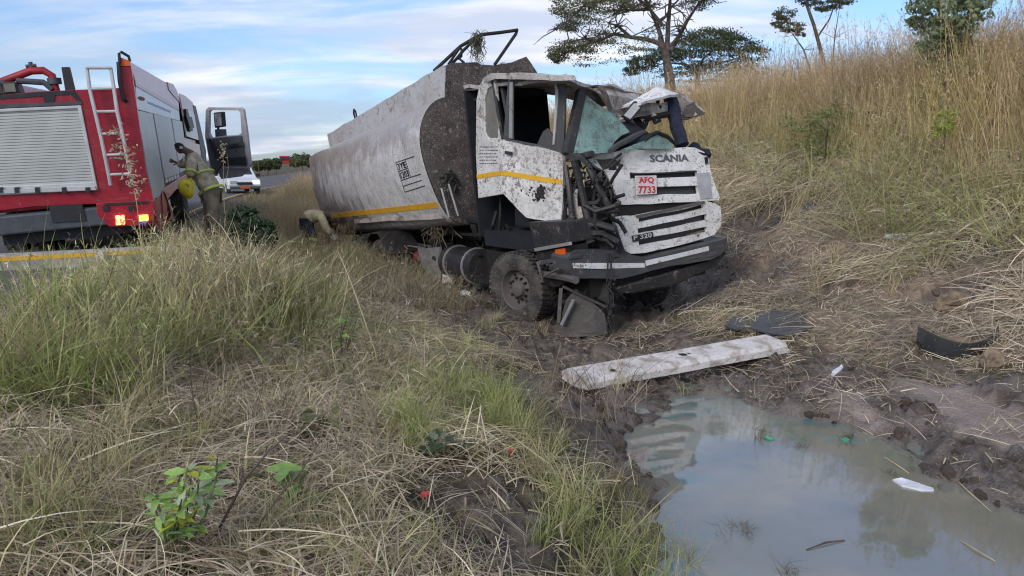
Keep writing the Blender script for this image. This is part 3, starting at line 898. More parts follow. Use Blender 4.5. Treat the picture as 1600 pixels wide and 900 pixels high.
# two pale uprights clamped on the mud face
mb = MB()
for a, b in (((690, 294), (702, 339)), ((701, 287), (716, 337))): mb.bar(TF.hit(*a, .16), TF.hit(*b, .18), .045, .03)
build_each(mb, 'ladder_rail', 'steel', truck)
mb = MB()
for q in range(14):
    a = TF.hit(random.uniform(692, 712), random.uniform(268, 292), .13); mb.tube([a, a + T.Z * random.uniform(-.12, .08) + T.Y * random.uniform(-.1, .1)], random.uniform(.012, .03), 6)
mb.build('broken_bracket', 'chassis', truck)['kind'] = 'stuff'

# cab, right side ------------------------------------------------------
cabside = MB(); cabside.trace([(747, 310), (743, 239), (744, 156), (749, 133), (755, 123), (767, 117), (773, 123), (776, 160), (779, 200), (781, 218), (800, 218), (806, 300), (783, 304)], KS, .05,
              holes=[[(758, 207), (757, 156), (762, 139), (768, 135), (772, 142), (776, 170), (778, 216), (763, 216)]])
panel = cabside.build('cab_side_panel', 'white_door', truck, bevel=.012)
MB().trace([(757, 208), (756, 155), (762, 137), (769, 134), (774, 142), (778, 170), (780, 218), (763, 218)], KS, .012, off=-.02).build('quarter_window', 'glass_dusty', panel)
MB().trace([(744.5, 272.5), (770, 268.5), (784, 266.5), (784, 274), (770, 276), (745, 279.5)], KS, .012, off=.006).build('yellow_stripe', 'yellow', panel)
mb = MB()   # rows of small painted lines, too worn to read
for r_ in range(6):
    v = 229 + r_ * 5.2; u = 749
    while u < 775:
        w = random.uniform(1.2, 4); h = random.uniform(.9, 1.7)
        mb.trace([(u, v + h), (u + w, v + h - .25), (u + w, v - .25), (u, v)], KS, .004, off=.003); u += w + random.uniform(.6, 1.6)
mb.build('worn_lettering', 'letter_dark', panel)['kind'] = 'stuff'
# door swung open on its front hinge
dh = K(-.42, -1.27, 1.6); 
hinge = at(880, 260, 9.62); rear_ = at(786, 260, 10.36)
dx_ = (hinge - rear_); dx_ = (dx_ - K.Z * dx_.dot(K.Z)).normalized(); dn = K.Z.cross(dx_)
if dn.dot(ray(830, 260)) > 0: dn = -dn
DP = Plane(hinge, dn)
door = MB().trace([(783, 218), (799, 223), (841, 229.5), (868, 235), (877, 239), (880, 250), (879, 300), (878, 346), (852, 345), (836, 343), (822, 339), (811, 328), (799, 315), (787, 303), (784, 270)], DP, .05).build('door', 'white_door', truck, bevel=.012, dent=(.022, 2.6, .18))
MB().trace([(784, 266.5), (815, 271), (846, 276), (878, 281), (878, 288.5), (846, 284), (815, 278.5), (784, 274)], DP, .015, off=.012).build('yellow_stripe', 'yellow', door)
MB().trace([(786, 216), (793, 130), (796, 125), (868, 125), (882, 124), (883, 150), (881, 222), (877, 240), (866, 236), (841, 230), (790, 220)], DP, .04,
           holes=[[(798, 218), (799, 150), (800, 131), (805, 130.5), (868, 132), (871, 136), (869, 185), (865, 205), (862, 231), (841, 226)]]).build('window_frame', 'grey_plastic', door, bevel=.008)
MB().trace([(866, 128), (869, 132), (872, 142), (871, 165), (866, 226), (863, 226), (867, 165), (867.5, 142)], DP, .03, off=.02).build('weather_strip', 'mirror_grey', door)
MB().trace([(796, 128), (801, 128), (800.5, 217), (795, 215)], DP, .03, off=.025).build('window_channel', 'steel', door)
mb = MB(); mb.trace([(838, 228), (848, 206), (856, 200), (864, 212), (862, 232)], DP, .02, off=-.05); mb.build('speaker_grille', 'grey_plastic', door)
mb = MB(); mb.bar(DP.hit(789, 238, .03), DP.hit(800, 240, .03), .045, .03, up=dn); mb.build('handle', 'black_mudded', door, bevel=.008)
mb = MB()   # thick splashes of mud where the sheet is punched
for q in range(46):
    u, v = random.gauss(842, 8), random.gauss(303, 6); r0 = random.uniform(.006, .035) * (1.2 if abs(u - 842) < 5 else .7); c0 = DP.hit(u, v, .012)
    mb.lathe(c0, dn + Vector((random.gauss(0, .2), random.gauss(0, .2), random.gauss(0, .2))), [(-.004, r0 * 1.05), (.002, r0), (.008, r0 * .6), (.011, .001)], 7)
mb.build('mud_splash', 'chassis', door, dent=(.006, 14, .06))['kind'] = 'stuff'
# roof rail, pillars and what is left of the roof
MB().trace([(752, 124), (766, 115), (800, 114), (845, 116), (881, 119), (884, 126), (869, 126), (772, 123), (762, 128)], KS, .16, off=.06).build('roof_rail', 'white_grimy', truck, bevel=.02, dent=(.012, 3, .2))
mb = MB(); mb.bar(KS.hit(770.5, 122, -.02), KS.hit(787, 217, -.02), .055, .05); mb.build('seat_belt_pillar', 'black_mudded', truck)
mb = MB(); mb.bar(KS.hit(784, 131, -.12), KS.hit(800, 216, -.1), .05, .05); mb.bar(KS.hit(774, 127, -.08), KS.hit(792, 125, -.06), .05, .05); build_each(mb, 'door_pillar', 'grey_plastic', truck)
def poly3(pts, th, n=None):
    P3 = [at(*p) for p in pts]
    if n is None:
        n = Vector((0, 0, 0))
        for a, b in zip(P3, P3[1:] + P3[:1]): n += a.cross(b)
        n.normalize()
        if n.dot(ray(pts[0][0], pts[0][1])) > 0: n = -n
    return MB().slab(P3, n, th)
ZR = K.inv(KS.hit(766, 117)).z; ZF = K.inv(KS.hit(876, 120)).z; XF = K.inv(KS.hit(876, 120)).x
mb = MB(); mb.slab([K(-2.75, -1.2, ZR), K(XF, -1.22, ZF), at(926, 131, 9.75), at(962, 134, 10.3), at(1000, 147, 11.2), K(-2.2, .9, ZR - .5), K(-2.75, .5, ZR - .2)], K.Z, .05)
mb.build('roof', 'white_grimy', truck, dent=(.05, 1.3, .3))
poly3([(921, 136, 9.55), (934, 132, 9.55), (962, 133, 10.1), (998, 146, 10.6), (1000, 157, 10.5), (978, 177, 10.2), (967, 194, 10.1), (956, 178, 9.95), (950, 166, 9.8), (938, 147, 9.6)], .03).build('crumpled_roof_sheet', 'white_grimy', truck, dent=(.04, 2.5, .22))
poly3([(934, 136, 9.5), (943, 134, 9.5), (949, 146, 9.52), (957, 170, 9.7), (955, 175, 9.7), (947, 162, 9.6), (941, 148, 9.55)], .03).build('torn_seam', 'rim', truck, dent=(.02, 5, .12))
poly3([(972, 165, 10.0), (998, 151, 10.25), (1026, 135, 10.5), (1042, 140, 10.6), (1060, 146, 10.65), (1045, 149, 10.3), (1001, 160, 9.9)], .035).build('sun_visor', 'white_front', truck, dent=(.015, 3, .2))
poly3([(954, 178, 10.1), (975, 166, 10.05), (1000, 161, 10.15), (1043, 157, 10.6), (1045, 171, 10.6), (1022, 176, 10.4), (1000, 183, 10.2), (985, 188, 10.15), (966, 194, 10.05)], .06).build('crushed_roof_front', 'white_grimy', truck, dent=(.04, 3, .15))
poly3([(1044, 150, 10.75), (1062, 150, 10.9), (1070, 148, 11.0), (1087, 158, 11.05), (1093, 168, 11.1), (1099, 178, 11.15), (1093, 176, 11.1), (1086, 179, 11.1), (1083, 186, 11.1), (1070, 183, 11.0), (1060, 185, 10.9), (1050, 170, 10.8)], .06).build('torn_roof_corner', 'white_grimy', truck, dent=(.06, 4, .12))
poly3([(1066, 166, 10.95), (1082, 164, 11.0), (1096, 172, 11.08), (1099, 179, 11.1), (1084, 184, 11.05), (1070, 184, 10.95)], .05).build('torn_roof_lining', 'rim', truck, dent=(.04, 6, .1))
mir = poly3([(971, 180, 9.9), (990, 158, 9.95), (993, 157, 9.95), (1003, 166, 9.95), (1003, 169, 9.95), (987, 188, 9.9), (984, 188, 9.9)], .09).build('mirror', 'black_mudded', truck, bevel=.02)
poly3([(975, 180, 9.88), (991, 161, 9.93), (1000, 168, 9.93), (985, 186, 9.88)], .01).build('mirror_glass', 'mirror_grey', mir)
mb = MB(); mb.tube([at(1046, 152, 10.7), at(1052, 172, 10.65), at(1057, 196, 10.55), at(1066, 226, 10.45)], [.10, .12, .09, .11], 8); mb.build('left_pillar', 'navy', truck, smooth=True, dent=(.03, 5, .1))
mb = MB(); mb.tube([at(996, 186, 10.3), at(1015, 184, 10.4), at(1046, 178, 10.6)], .045, 8); mb.tube([at(1012, 185, 10.4), at(1010, 193, 10.4), at(1004, 204, 10.4)], .03, 6); mb.tube([at(1020, 184, 10.4), at(1024, 192, 10.4), at(1031, 188, 10.45)], .03, 6)
mb.tube([at(1028, 156, 10.5), at(1027, 166, 10.5), at(1033, 168, 10.5)], .03, 6); build_each(mb, 'header_bar', 'chassis', truck, smooth=True)
# windscreen pillar and glass
apil = MB(); apil.bar(at(908, 142, 9.62), at(886, 243, 9.35), .13, .10, up=K.X); apil.build('windscreen_pillar', 'black_mudded', truck, bevel=.02)
poly3([(913, 143, 9.62), (924, 152, 9.62), (944, 168, 9.72), (962, 182, 9.85), (984, 207, 9.8), (970, 213, 9.72), (960, 222, 9.66), (953, 236, 9.55), (930, 240, 9.45), (893, 243, 9.36)], .012).build('windscreen', 'glass_shatter', truck, dent=(.03, 1.6, .15))
poly3([(972, 234, 9.6), (990, 226, 9.8), (1010, 220, 9.95), (1020, 211, 10.05), (1028, 210, 10.1), (1042, 216, 10.2), (1053, 225, 10.25), (1050, 232, 10.2)], .012).build('windscreen_shard', 'glass_shatter', truck, dent=(.02, 2, .12))
mb = MB(); mb.tube([at(1006, 222, 9.95), at(1015, 212, 10.0), at(1027, 207, 10.1), at(1042, 213, 10.2), at(1056, 226, 10.3)], .03, 7); mb.build('windscreen_rubber', 'chassis', truck, smooth=True)
poly3([(967, 190, 10.0), (992, 192, 10.1), (1012, 208, 10.1), (1010, 222, 10.05), (988, 226, 9.95), (958, 222, 9.9), (975, 208, 9.95)], .12).build('dashboard', 'dark', truck, dent=(.04, 4, .12))
mb = MB(); mb.tube([at(953, 236, 9.5), at(966, 226, 9.7), at(990, 214, 9.9), at(1006, 206, 10.0)], [.035, .04, .05, .03], 7); mb.build('wiper_arm', 'grey_plastic', truck)
poly3([(985, 214, 9.92), (1004, 203, 10.0), (1012, 210, 10.0), (1006, 222, 9.95), (984, 224, 9.9)], .1).build('torn_cloth', 'navy', truck, dent=(.03, 6, .08))
poly3([(1077, 228, 10.6), (1083, 221, 10.6), (1093, 224, 10.6), (1098, 232, 10.6), (1109, 233, 10.6), (1111, 241, 10.6), (1098, 240, 10.5), (1080, 236, 10.5)], .2).build('torn_cloth', 'navy', truck, dent=(.04, 5, .1))
# cab shell: back wall, floor, seat, far side
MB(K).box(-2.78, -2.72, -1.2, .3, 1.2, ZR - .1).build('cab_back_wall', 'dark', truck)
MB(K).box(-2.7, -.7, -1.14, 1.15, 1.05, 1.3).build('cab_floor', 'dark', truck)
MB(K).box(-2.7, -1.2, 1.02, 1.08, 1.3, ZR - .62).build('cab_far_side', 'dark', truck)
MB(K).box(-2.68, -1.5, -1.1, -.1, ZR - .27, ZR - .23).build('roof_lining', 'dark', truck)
seat = MB(K).box(-2.0, -1.5, -.95, -.35, 1.35, 1.8, .03, .03).build('seat', 'dark', truck, bevel=.04)
MB(K).box(-2.15, -1.98, -.95, -.35, 1.75, 2.5, .02, .06).build('seat_back', 'navy', seat, bevel=.04)
mb = MB(); a_ = Vector((0, 0, 0)); cst = K(-.95, -.6, 2.05); axs = (K.X * -.6 + K.Z * .8).normalized(); e1 = axs.orthogonal().normalized(); e2 = axs.cross(e1)
mb.tube([cst + (e1 * math.cos(q * math.pi / 12) + e2 * math.sin(q * math.pi / 12)) * .23 for q in range(25)], .018, 6, cap=False); mb.tube([cst, cst - axs * .4], .03, 6); mb.build('steering_wheel', 'dark', truck, smooth=True)

# front ----------------------------------------------------------------
hood = MB().trace([(914, 245), (940, 240), (970, 236), (990, 233), (1040, 231), (1086, 230), (1100, 236), (1107, 245), (1110, 266), (1117, 287), (1124, 308), (1122, 313), (1060, 316), (971, 321), (964, 307), (956, 288), (947, 268), (934, 262)], HOOD, .05,
                  holes=[[(931, 249), (958, 247), (966, 251), (975, 260), (960, 261), (943, 266)],
                         [(985, 271), (1030, 270), (1088, 267), (1090, 277), (1028, 280), (985, 281)],
                         [(994, 292), (1030, 291), (1090, 289), (1092, 302), (1060, 303), (994, 305)]]).build('bonnet_panel', 'white_front', truck, bevel=.012, dent=(.02, 2.4, .2))
MB().trace([(922, 244), (1102, 238), (1118, 310), (970, 318), (945, 266)], HOOD, .02, off=-.09).build('bonnet_backing', 'grey_plastic', truck)
MB().trace([(929, 248), (962, 246), (978, 261), (942, 268)], HOOD, .02, off=-.045).build('torn_recess', 'rim', hood, dent=(.02, 6, .1))
MB().trace([(987, 278.5), (1030, 278), (1090, 275.5), (1092, 290), (1030, 292), (988, 293)], HOOD, .03, off=.012).build('grille_bar', 'white_front', hood, bevel=.008)
MB().trace([(988, 270.5), (1030, 269.5), (1089, 266.5), (1089, 268.5), (1030, 271.5), (988, 272.5)], HOOD, .03, off=.02).build('grille_lip', 'black_mudded', hood)
MB().trace([(1088, 270.5), (1109, 269), (1113, 309), (1095, 311.5)], HOOD, .03, off=.025).build('grey_patch_panel', 'mirror_grey', hood)
MB().trace([(1101, 246), (1106, 244), (1107, 254), (1103, 257)], HOOD, .02, off=.004).build('torn_hole', 'dark', hood)
text_part('SCANIA', HOOD.hit(1016, 253.5, .008), HOOD.hit(1076, 252, .008), (HOOD.hit(1046, 242) - HOOD.hit(1046, 253)).length, HOOD.n, 'letter_dark', hood, name='maker_lettering', depth=.02, bold=.02)
plate = MB().trace([(992.5, 274.5), (1026, 274), (1026.5, 303), (995, 304.5)], HOOD, .015, off=.06).build('number_plate', 'plate_face', truck, bevel=.004)
text_part('AFQ', HOOD.hit(999, 287.5, .064), HOOD.hit(1022, 287, .064), (HOOD.hit(1010, 276.5) - HOOD.hit(1010, 287)).length, HOOD.n, 'plate_red', plate, depth=.008, bold=.012)
text_part('7733', HOOD.hit(998, 302, .064), HOOD.hit(1024.5, 301.5, .064), (HOOD.hit(1010, 290.5) - HOOD.hit(1010, 301.5)).length, HOOD.n, 'plate_red', plate, depth=.008, bold=.012)
low = MB().trace([(957, 341), (970, 338), (990, 338), (998, 336), (1050, 326), (1101, 315), (1118, 319), (1126, 324), (1127, 340), (1126, 353), (1116, 367), (1060, 384), (1006, 396), (986, 397), (976, 392), (971, 380), (966, 356)], GRIL, .06,
                 holes=[[(998, 341), (1050, 331), (1099, 320), (1101, 326), (1050, 337), (999, 347)],
                        [(996, 357), (1050, 346), (1105, 335), (1105, 344), (1050, 355), (997, 365)],
                        [(997, 375), (1050, 364.5), (1104, 354), (1105, 362.5), (1050, 374), (998, 384)]]).build('lower_grille', 'white_front', truck, bevel=.014, dent=(.016, 2.2, .2))
MB().trace([(972, 342), (1122, 322), (1122, 352), (1004, 388), (980, 390)], GRIL, .02, off=-.10).build('grille_backing', 'grey_plastic', truck)
MB().trace([(994, 337), (1050, 325), (1101, 314), (1102, 317.5), (1050, 329), (996, 340.5)], GRIL, .04, off=.02).build('grille_lip', 'rim', low)
badge = MB().trace([(988, 368.5), (1020, 362.5), (1021, 372), (990, 378)], GRIL, .02, off=.025).build('badge', 'fe_black', low)
text_part('P 320', GRIL.hit(990.5, 375.5, .027), GRIL.hit(1018.5, 370.5, .027), (GRIL.hit(1004, 366.5) - GRIL.hit(1004, 373.5)).length, GRIL.n, 'letter_pale', badge, depth=.008, bold=.01)
BP = Plane(K(.06, 0, 0), K.X)
b1 = MB().trace([(887, 402), (893, 394), (901, 390), (930, 389), (970, 390), (986, 398), (1008, 403), (1013, 424), (990, 431), (957, 436), (896, 435), (889, 422)], BP, .42).build('bumper_end', 'grey_plastic', truck, bevel=.03, dent=(.025, 2.2, .25))
MB().trace([(895, 411), (940, 411), (1007, 411), (1008, 418), (940, 420), (896, 419)], BP, .02, off=.008).build('reflective_strip', 'strip', b1)
b2 = MB().trace([(1007, 404), (1050, 393), (1108, 378), (1126, 375), (1137, 371), (1139, 386), (1126, 398), (1110, 405), (1060, 414), (1013, 425)], BP, .42, off=.01).build('bumper', 'grey_plastic', truck, bevel=.03, dent=(.02, 2, .25))
MB().trace([(1009, 407.5), (1060, 396), (1107, 384.5), (1108, 391.5), (1060, 403), (1010, 415.5)], BP, .02, off=.017).build('reflective_strip', 'strip', b2)
MB().trace([(960, 450), (1000, 438), (1050, 424), (1110, 406), (1134, 388), (1136, 396), (1118, 417), (1056, 446), (990, 459), (966, 458)], BP, .30, off=-.06).build('under_bumper_spoiler', 'black_mudded', truck, bevel=.03)
MB(K).box(-.7, -.1, -.9, 1.15, .45, .95).build('front_beam', 'chassis', truck)
# exposed works between door and grille
MB(K).box(-1.0, -.42, -1.0, 1.1, .95, 1.95).build('engine', 'chassis', truck, dent=(.05, 3, .25))
CORN = Plane(K(-.22, -1.15, 0), (-K.Y * .75 + K.X * .66))
mb = MB()
for pts, r_ in [([(897, 250), (906, 285), (914, 320), (922, 356)], .05), ([(884, 247), (905, 246), (926, 241)], .05), ([(920, 262), (934, 290), (950, 322), (962, 338)], .045), ([(912, 320), (930, 330), (960, 322), (968, 316)], .03),
               ([(938, 292), (942, 306), (932, 317), (912, 318)], .03), ([(905, 345), (925, 334), (948, 331), (966, 328)], .03), ([(888, 365), (905, 352), (935, 350), (962, 358)], .05), ([(892, 380), (910, 365), (940, 364), (966, 378)], .04),
               ([(884, 260), (890, 300), (894, 340), (898, 392)], .04), ([(930, 372), (948, 376), (958, 386)], .022), ([(925, 382), (928, 372), (938, 370)], .02)]:
    mb.tube([CORN.hit(u, v, random.uniform(-.12, .04)) for u, v in pts], r_, 7)
build_each(mb, 'bent_tubes', 'black_mudded', truck, smooth=True)
mb = MB()
for k in range(46):
    u, v = random.uniform(884, 966), random.uniform(250, 392)
    a = CORN.hit(u, v, random.uniform(-.35, -.02)); b = a + Vector((random.gauss(0, .16), random.gauss(0, .1), random.gauss(0, .2))); m_ = (a + b) / 2 + Vector((random.gauss(0, .06),) * 3)
    mb.tube([a, m_, b], random.uniform(.008, .03), 5)
mb.build('hoses_and_wires', 'chassis', truck, smooth=True)['kind'] = 'stuff'
mb = MB()   # torn brackets, clips and shreds of liner packed into the crushed corner
for k in range(34):
    u, v = random.uniform(886, 962), random.uniform(252, 388); a = random.uniform(0, 6.28); r0 = random.uniform(3, 9)
    pts = [(u + math.cos(a + q * 2.09 + random.uniform(-.4, .4)) * r0 * random.uniform(.5, 1.3), v + math.sin(a + q * 2.09 + random.uniform(-.4, .4)) * r0 * random.uniform(.5, 1.3)) for q in range(3)]
    mb.trace(pts, Plane(CORN.hit(u, v, random.uniform(-.28, .0)), CORN.n + Vector((random.gauss(0, .45), random.gauss(0, .3), random.gauss(0, .45)))), .012)
mb.build('torn_shreds', 'rim', truck, dent=(.02, 6, .08))['kind'] = 'stuff'
mb = MB()   # ripped edges of the roof skin and lining
for k in range(22):
    u, v, d0 = random.choice([(928, 140, 9.55), (948, 165, 9.7), (962, 186, 10.0), (990, 186, 10.2), (1012, 180, 10.3), (1060, 180, 10.9), (1086, 180, 11.05), (1072, 152, 10.95)])
    u += random.gauss(0, 5); v += random.gauss(0, 4); a = random.uniform(0, 6.28); r0 = random.uniform(2.5, 6)
    pts = [(u + math.cos(a + q * 2.09) * r0 * random.uniform(.4, 1.3), v + math.sin(a + q * 2.09) * r0 * random.uniform(.4, 1.3)) for q in range(3)]
    mb.trace(pts, Plane(at(u, v, d0 - .04), Vector((random.gauss(-.2, .4), -1, random.gauss(.2, .5)))), .01)
mb.build('ripped_roof_edge', 'white_grimy', truck, dent=(.015, 8, .06))['kind'] = 'stuff'
mb = MB()
for (u0, v0, u1, v1, w) in [(884, 292, 902, 300, 40), (906, 262, 912, 300, 24), (898, 320, 908, 330, 18)]:
    mb.trace([(u0, v0), (u1, v0 + 4), (u1 + 3, v1 + w), (u0 + 4, v1 + w - 6)], CORN, .02, off=-.05)
build_each(mb, 'torn_wing_sheet', 'white_grimy', truck, dent=(.04, 4, .1))
MB().trace([(884, 238), (900, 238), (914, 246), (926, 262), (920, 262), (905, 250), (884, 250)], CORN, .04, off=.02).build('wing_edge', 'black_mudded', truck, dent=(.02, 4, .12))
MB().trace([(966, 318), (1105, 306), (1120, 322), (1000, 340), (968, 345)], GRIL, .03, off=-.14).build('radiator', 'chassis', truck)
MB().trace([(886, 360), (962, 356), (976, 394), (892, 394)], CORN, .05, off=-.28).build('lamp_bucket', 'chassis', truck)
# step box behind the bumper end
st = MB().trace([(825, 347), (886, 346), (889, 380), (836, 389)], KS, .5, off=.02).build('step_box', 'black_mudded', truck, bevel=.015)
MB().trace([(834, 388), (887, 378.5), (888, 383.5), (836, 393)], KS, .06, off=.06).build('step_edge', 'steel', st)
MB().trace([(838, 393), (889, 384), (889, 400), (840, 407)], KS, .3, off=.0).build('step_riser', 'chassis', st)
MB().trace([(867, 390), (881, 388), (882, 398), (868, 399.5)], KS, .03, off=.03).build('side_marker', 'amber', st, bevel=.006)
MB().trace([(838, 408), (889, 400), (889, 406.5), (840, 415)], KS, .2, off=.05).build('step_edge', 'grey_plastic', st, bevel=.01)
mb = MB(); mb.tube([KS.hit(840, 410, .05), KS.hit(844, 424, .08), KS.hit(848, 440, .05)], .02, 6); mb.tube([KS.hit(850, 432, .1), KS.hit(872, 420, .12)], .018, 6); mb.tube([KS.hit(848, 428, -.05), KS.hit(886, 434, 0), KS.hit(900, 438, .05)], .05, 7); build_each(mb, 'bent_bracket', 'rim', truck, smooth=True)
MB().trace([(846, 428), (878, 424), (884, 440), (872, 448), (850, 446)], KS, .06, off=-.1).build('tread_plate', 'chassis', truck, dent=(.02, 8, .08))

# wheels -----------------------------------------------------------------
def wheel(c, axis, r=.53, w=.30, dirty=True):
    """tyre with tread lugs, rim and hub; axis points outwards"""
    axis = Vector(axis).normalized()
    tyre = MB().lathe(c, axis, [(-w * .5, r * .62), (-w * .56, r * .75), (-w * .5, r * .93), (-w * .40, r * .985), (w * .40, r * .985), (w * .5, r * .93), (w * .56, r * .75), (w * .5, r * .6), (w * .44, r * .555), (-w * .44, r * .555)], 36, close=True).build('wheel', 'rubber', truck, smooth=True)
    lug = MB(); e = axis.orthogonal().normalized(); g = axis.cross(e); nl = 44
    for k in range(nl):
        for sd, ph in ((-1, 0), (1, .5), (0, .25)):
            a = 2 * math.pi * (k + ph) / nl; rd = e * math.cos(a) + g * math.sin(a); tg = axis.cross(rd)
            p = c + rd * r * .985 + axis * sd * w * .31
            hw, ht, dd = w * (.15 if sd else .10), r * .045, r * .045
            q = []
            for z in (-dd * .6, dd):
                for xx, yy in ((-1, -1), (1, -1), (1, 1), (-1, 1)):
                    q.append(p + axis * xx * hw + tg * (yy * ht + xx * sd * .012) + rd * z * (1 if abs(xx) else 1))
            lug.hexa(q)
    lo_ = lug.build('tread', 'rubber', tyre); lo_['kind'] = 'stuff'
    rim = MB().lathe(c, axis, [(w * .44, r * .56), (w * .40, r * .53), (w * .2, r * .50), (w * .05, r * .46), (w * .02, r * .36), (w * .10, r * .30), (w * .16, r * .24), (w * .34, r * .20), (w * .40, r * .12), (w * .40, .001)], 28).build('rim', 'rim', tyre, smooth=True)
    nut = MB()
    for k in range(10):
        a = 2 * math.pi * k / 10; rd = e * math.cos(a) + g * math.sin(a); nut.tube([c + rd * r * .29 + axis * w * .08, c + rd * r * .29 + axis * w * .26], .017, 6)
    for k in range(8):
        a = 2 * math.pi * (k + .5) / 8; rd = e * math.cos(a) + g * math.sin(a); nut.lathe(c + rd * r * .41 + axis * w * .045, axis, [(0, .03), (.006, .028), (.007, .001)], 8)
    build_each(nut, 'wheel_nuts', 'chassis', rim)
    return tyre
ax1 = (-K.Y * math.cos(R(16)) + K.X * math.sin(R(16))); ax1 = (ax1 + K.Z * .05)
wheel(at(815, 450, 10.72), ax1, .545)
wheel(K(-1.45, 1.05, .35), K.Y, .53)
MB(K).box(-1.55, -1.35, -1.0, 1.05, .30, .50).build('front_axle', 'chassis', truck)
wheel(at(606, 413, 15.3), -K.Y + K.X * .1, .53); wheel(at(606, 413, 15.3) + K.Y * .34, -K.Y, .53)
wheel(at(606, 413, 15.3) - K.X * 1.35, -K.Y, .53); wheel(at(606, 413, 15.3) + K.Y * 2.05, K.Y, .53); wheel(at(606, 413, 15.3) - K.X * 1.35 + K.Y * 2.05, K.Y, .53)
# chassis and running gear
for y in (-.45, .45): MB(K).box(-10.2, -.5, y - .05, y + .05, .72, 1.02).build('chassis_rail', 'chassis', truck)
for x in (-1.2, -3.2, -5.0, -6.6, -8.2, -9.6): MB(K).box(x - .06, x + .06, -.4, .4, .78, .96).build('cross_member', 'chassis', truck)
MB(K).box(-9.8, -2.9, -.75, .75, 1.02, 1.16).build('sub_frame', 'chassis', truck, dent=(.02, 2, .6))
ft = MB().tube([K(-3.2, -.95, .62), K(-4.6, -.95, .60)], .30, 18).build('fuel_tank', 'black_mudded', truck, smooth=True)
mb = MB()
for x in (-3.5, -4.3): mb.tube([K(x, -.95, .61) + (K.Y * math.cos(q * math.pi / 10) + K.Z * math.sin(q * math.pi / 10)) * .31 for q in range(21)], .02, 5, cap=False)
build_each(mb, 'tank_strap', 'steel', ft)
SIDE1 = Plane(K(0, -1.05, 0), -K.Y)
MB(K).box(-2.9, -2.2, -1.05, -.55, .40, .95).build('battery_box', 'chassis', truck, bevel=.02)
for px, mt in [([(653, 389), (664, 388), (676, 440), (672, 446), (662, 420)], 'steel'), ([(667, 388), (686, 386), (690, 420), (686, 446), (678, 447), (672, 420)], 'steel'),
               ([(697, 410), (712, 405), (720, 420), (718, 434), (704, 436), (696, 424)], 'grey_plastic')]:
    MB().trace(px, SIDE1, .05, off=.04).build('torn_side_guard', mt, truck, dent=(.03, 4, .12))
MB().trace([(640, 398), (648, 394), (652, 402), (647, 412), (641, 406)], SIDE1, .05, off=.06).build('tail_reflector', 'red_lens', truck)
for px in ([(691, 428), (702, 428), (704, 441), (690, 443)],):
    MB().trace(px, SIDE1, .03, off=.1).build('white_fragment', 'plate', truck, dent=(.02, 8, .05))
mb = MB()
for a, b, r_ in [((676, 348), (677, 400), .03), ((683, 352), (686, 392), .03), ((690, 356), (716, 366), .045), ((716, 366), (760, 368), .03), ((776, 330), (764, 372), .035), ((782, 305), (779, 372), .025), ((705, 405), (750, 398), .025), ((690, 340), (760, 346), .06), ((740, 350), (744, 366), .08), ((668, 356), (660, 372), .02)]:
    mb.tube([SIDE1.hit(*a, -.05), SIDE1.hit((a[0] + b[0]) / 2 + random.uniform(-3, 3), (a[1] + b[1]) / 2, .02), SIDE1.hit(*b, 0)], r_, 6)
build_each(mb, 'broken_pipework', 'chassis', truck, smooth=True)
mb = MB()
for k in range(70):
    u, v = random.uniform(560, 800), random.uniform(352, 420)
    a = SIDE1.hit(u, v, random.uniform(-.7, .0)); b = a + K.X * random.gauss(0, .35) + K.Z * random.gauss(0, .14) + K.Y * random.gauss(0, .1)
    mb.tube([a, (a + b) / 2 + K.Z * random.gauss(0, .06), b], random.uniform(.012, .045), 5)
mb.build('hanging_wreckage', 'chassis', truck, smooth=True)['kind'] = 'stuff'
mb = MB()   # strands of roots and grass wound round the wrecked axle and hanging from the frame
for k in range(130):
    if k < 80: u, v, du, dv = random.gauss(590, 16), random.gauss(385, 12), random.gauss(0, 22), random.uniform(8, 44)
    else: u, v, du, dv = random.gauss(680, 8), random.gauss(352, 8), random.gauss(0, 10), random.uniform(8, 30)
    a = SIDE1.hit(u, v, random.uniform(0, .2)); b = SIDE1.hit(u + du, v + dv, random.uniform(0, .3))
    mb.tube([a, (a + b) / 2 + Vector((random.gauss(0, .08), 0, random.gauss(.05, .05))), b], random.uniform(.006, .012), 3)
t_ = mb.build('snagged_grass', plain('root_strands', (.16, .13, .09), .9, var=.4), truck); t_['kind'] = 'stuff'
MB().trace([(527, 384), (541, 383), (541, 398), (528, 400)], SIDE1, .05, off=-.1).build('yellow_reflector', 'yellow', truck)
mg = MB()
for q in range(9):
    a = math.radians(20 + q * 17); c0 = at(606, 413, 15.3) + K.Z * .05
    mg.v += [c0 + K.X * math.cos(a) * .66 + K.Z * math.sin(a) * .66 - K.Y * .22, c0 + K.X * math.cos(a) * .66 + K.Z * math.sin(a) * .66 + K.Y * .5]
for q in range(8): mg.f.append((2 * q, 2 * q + 1, 2 * q + 3, 2 * q + 2))
g_ = mg.build('mudguard', 'chassis', truck, dent=(.05, 3, .2)); sm = g_.modifiers.new('solid', 'SOLIDIFY'); sm.thickness = .015

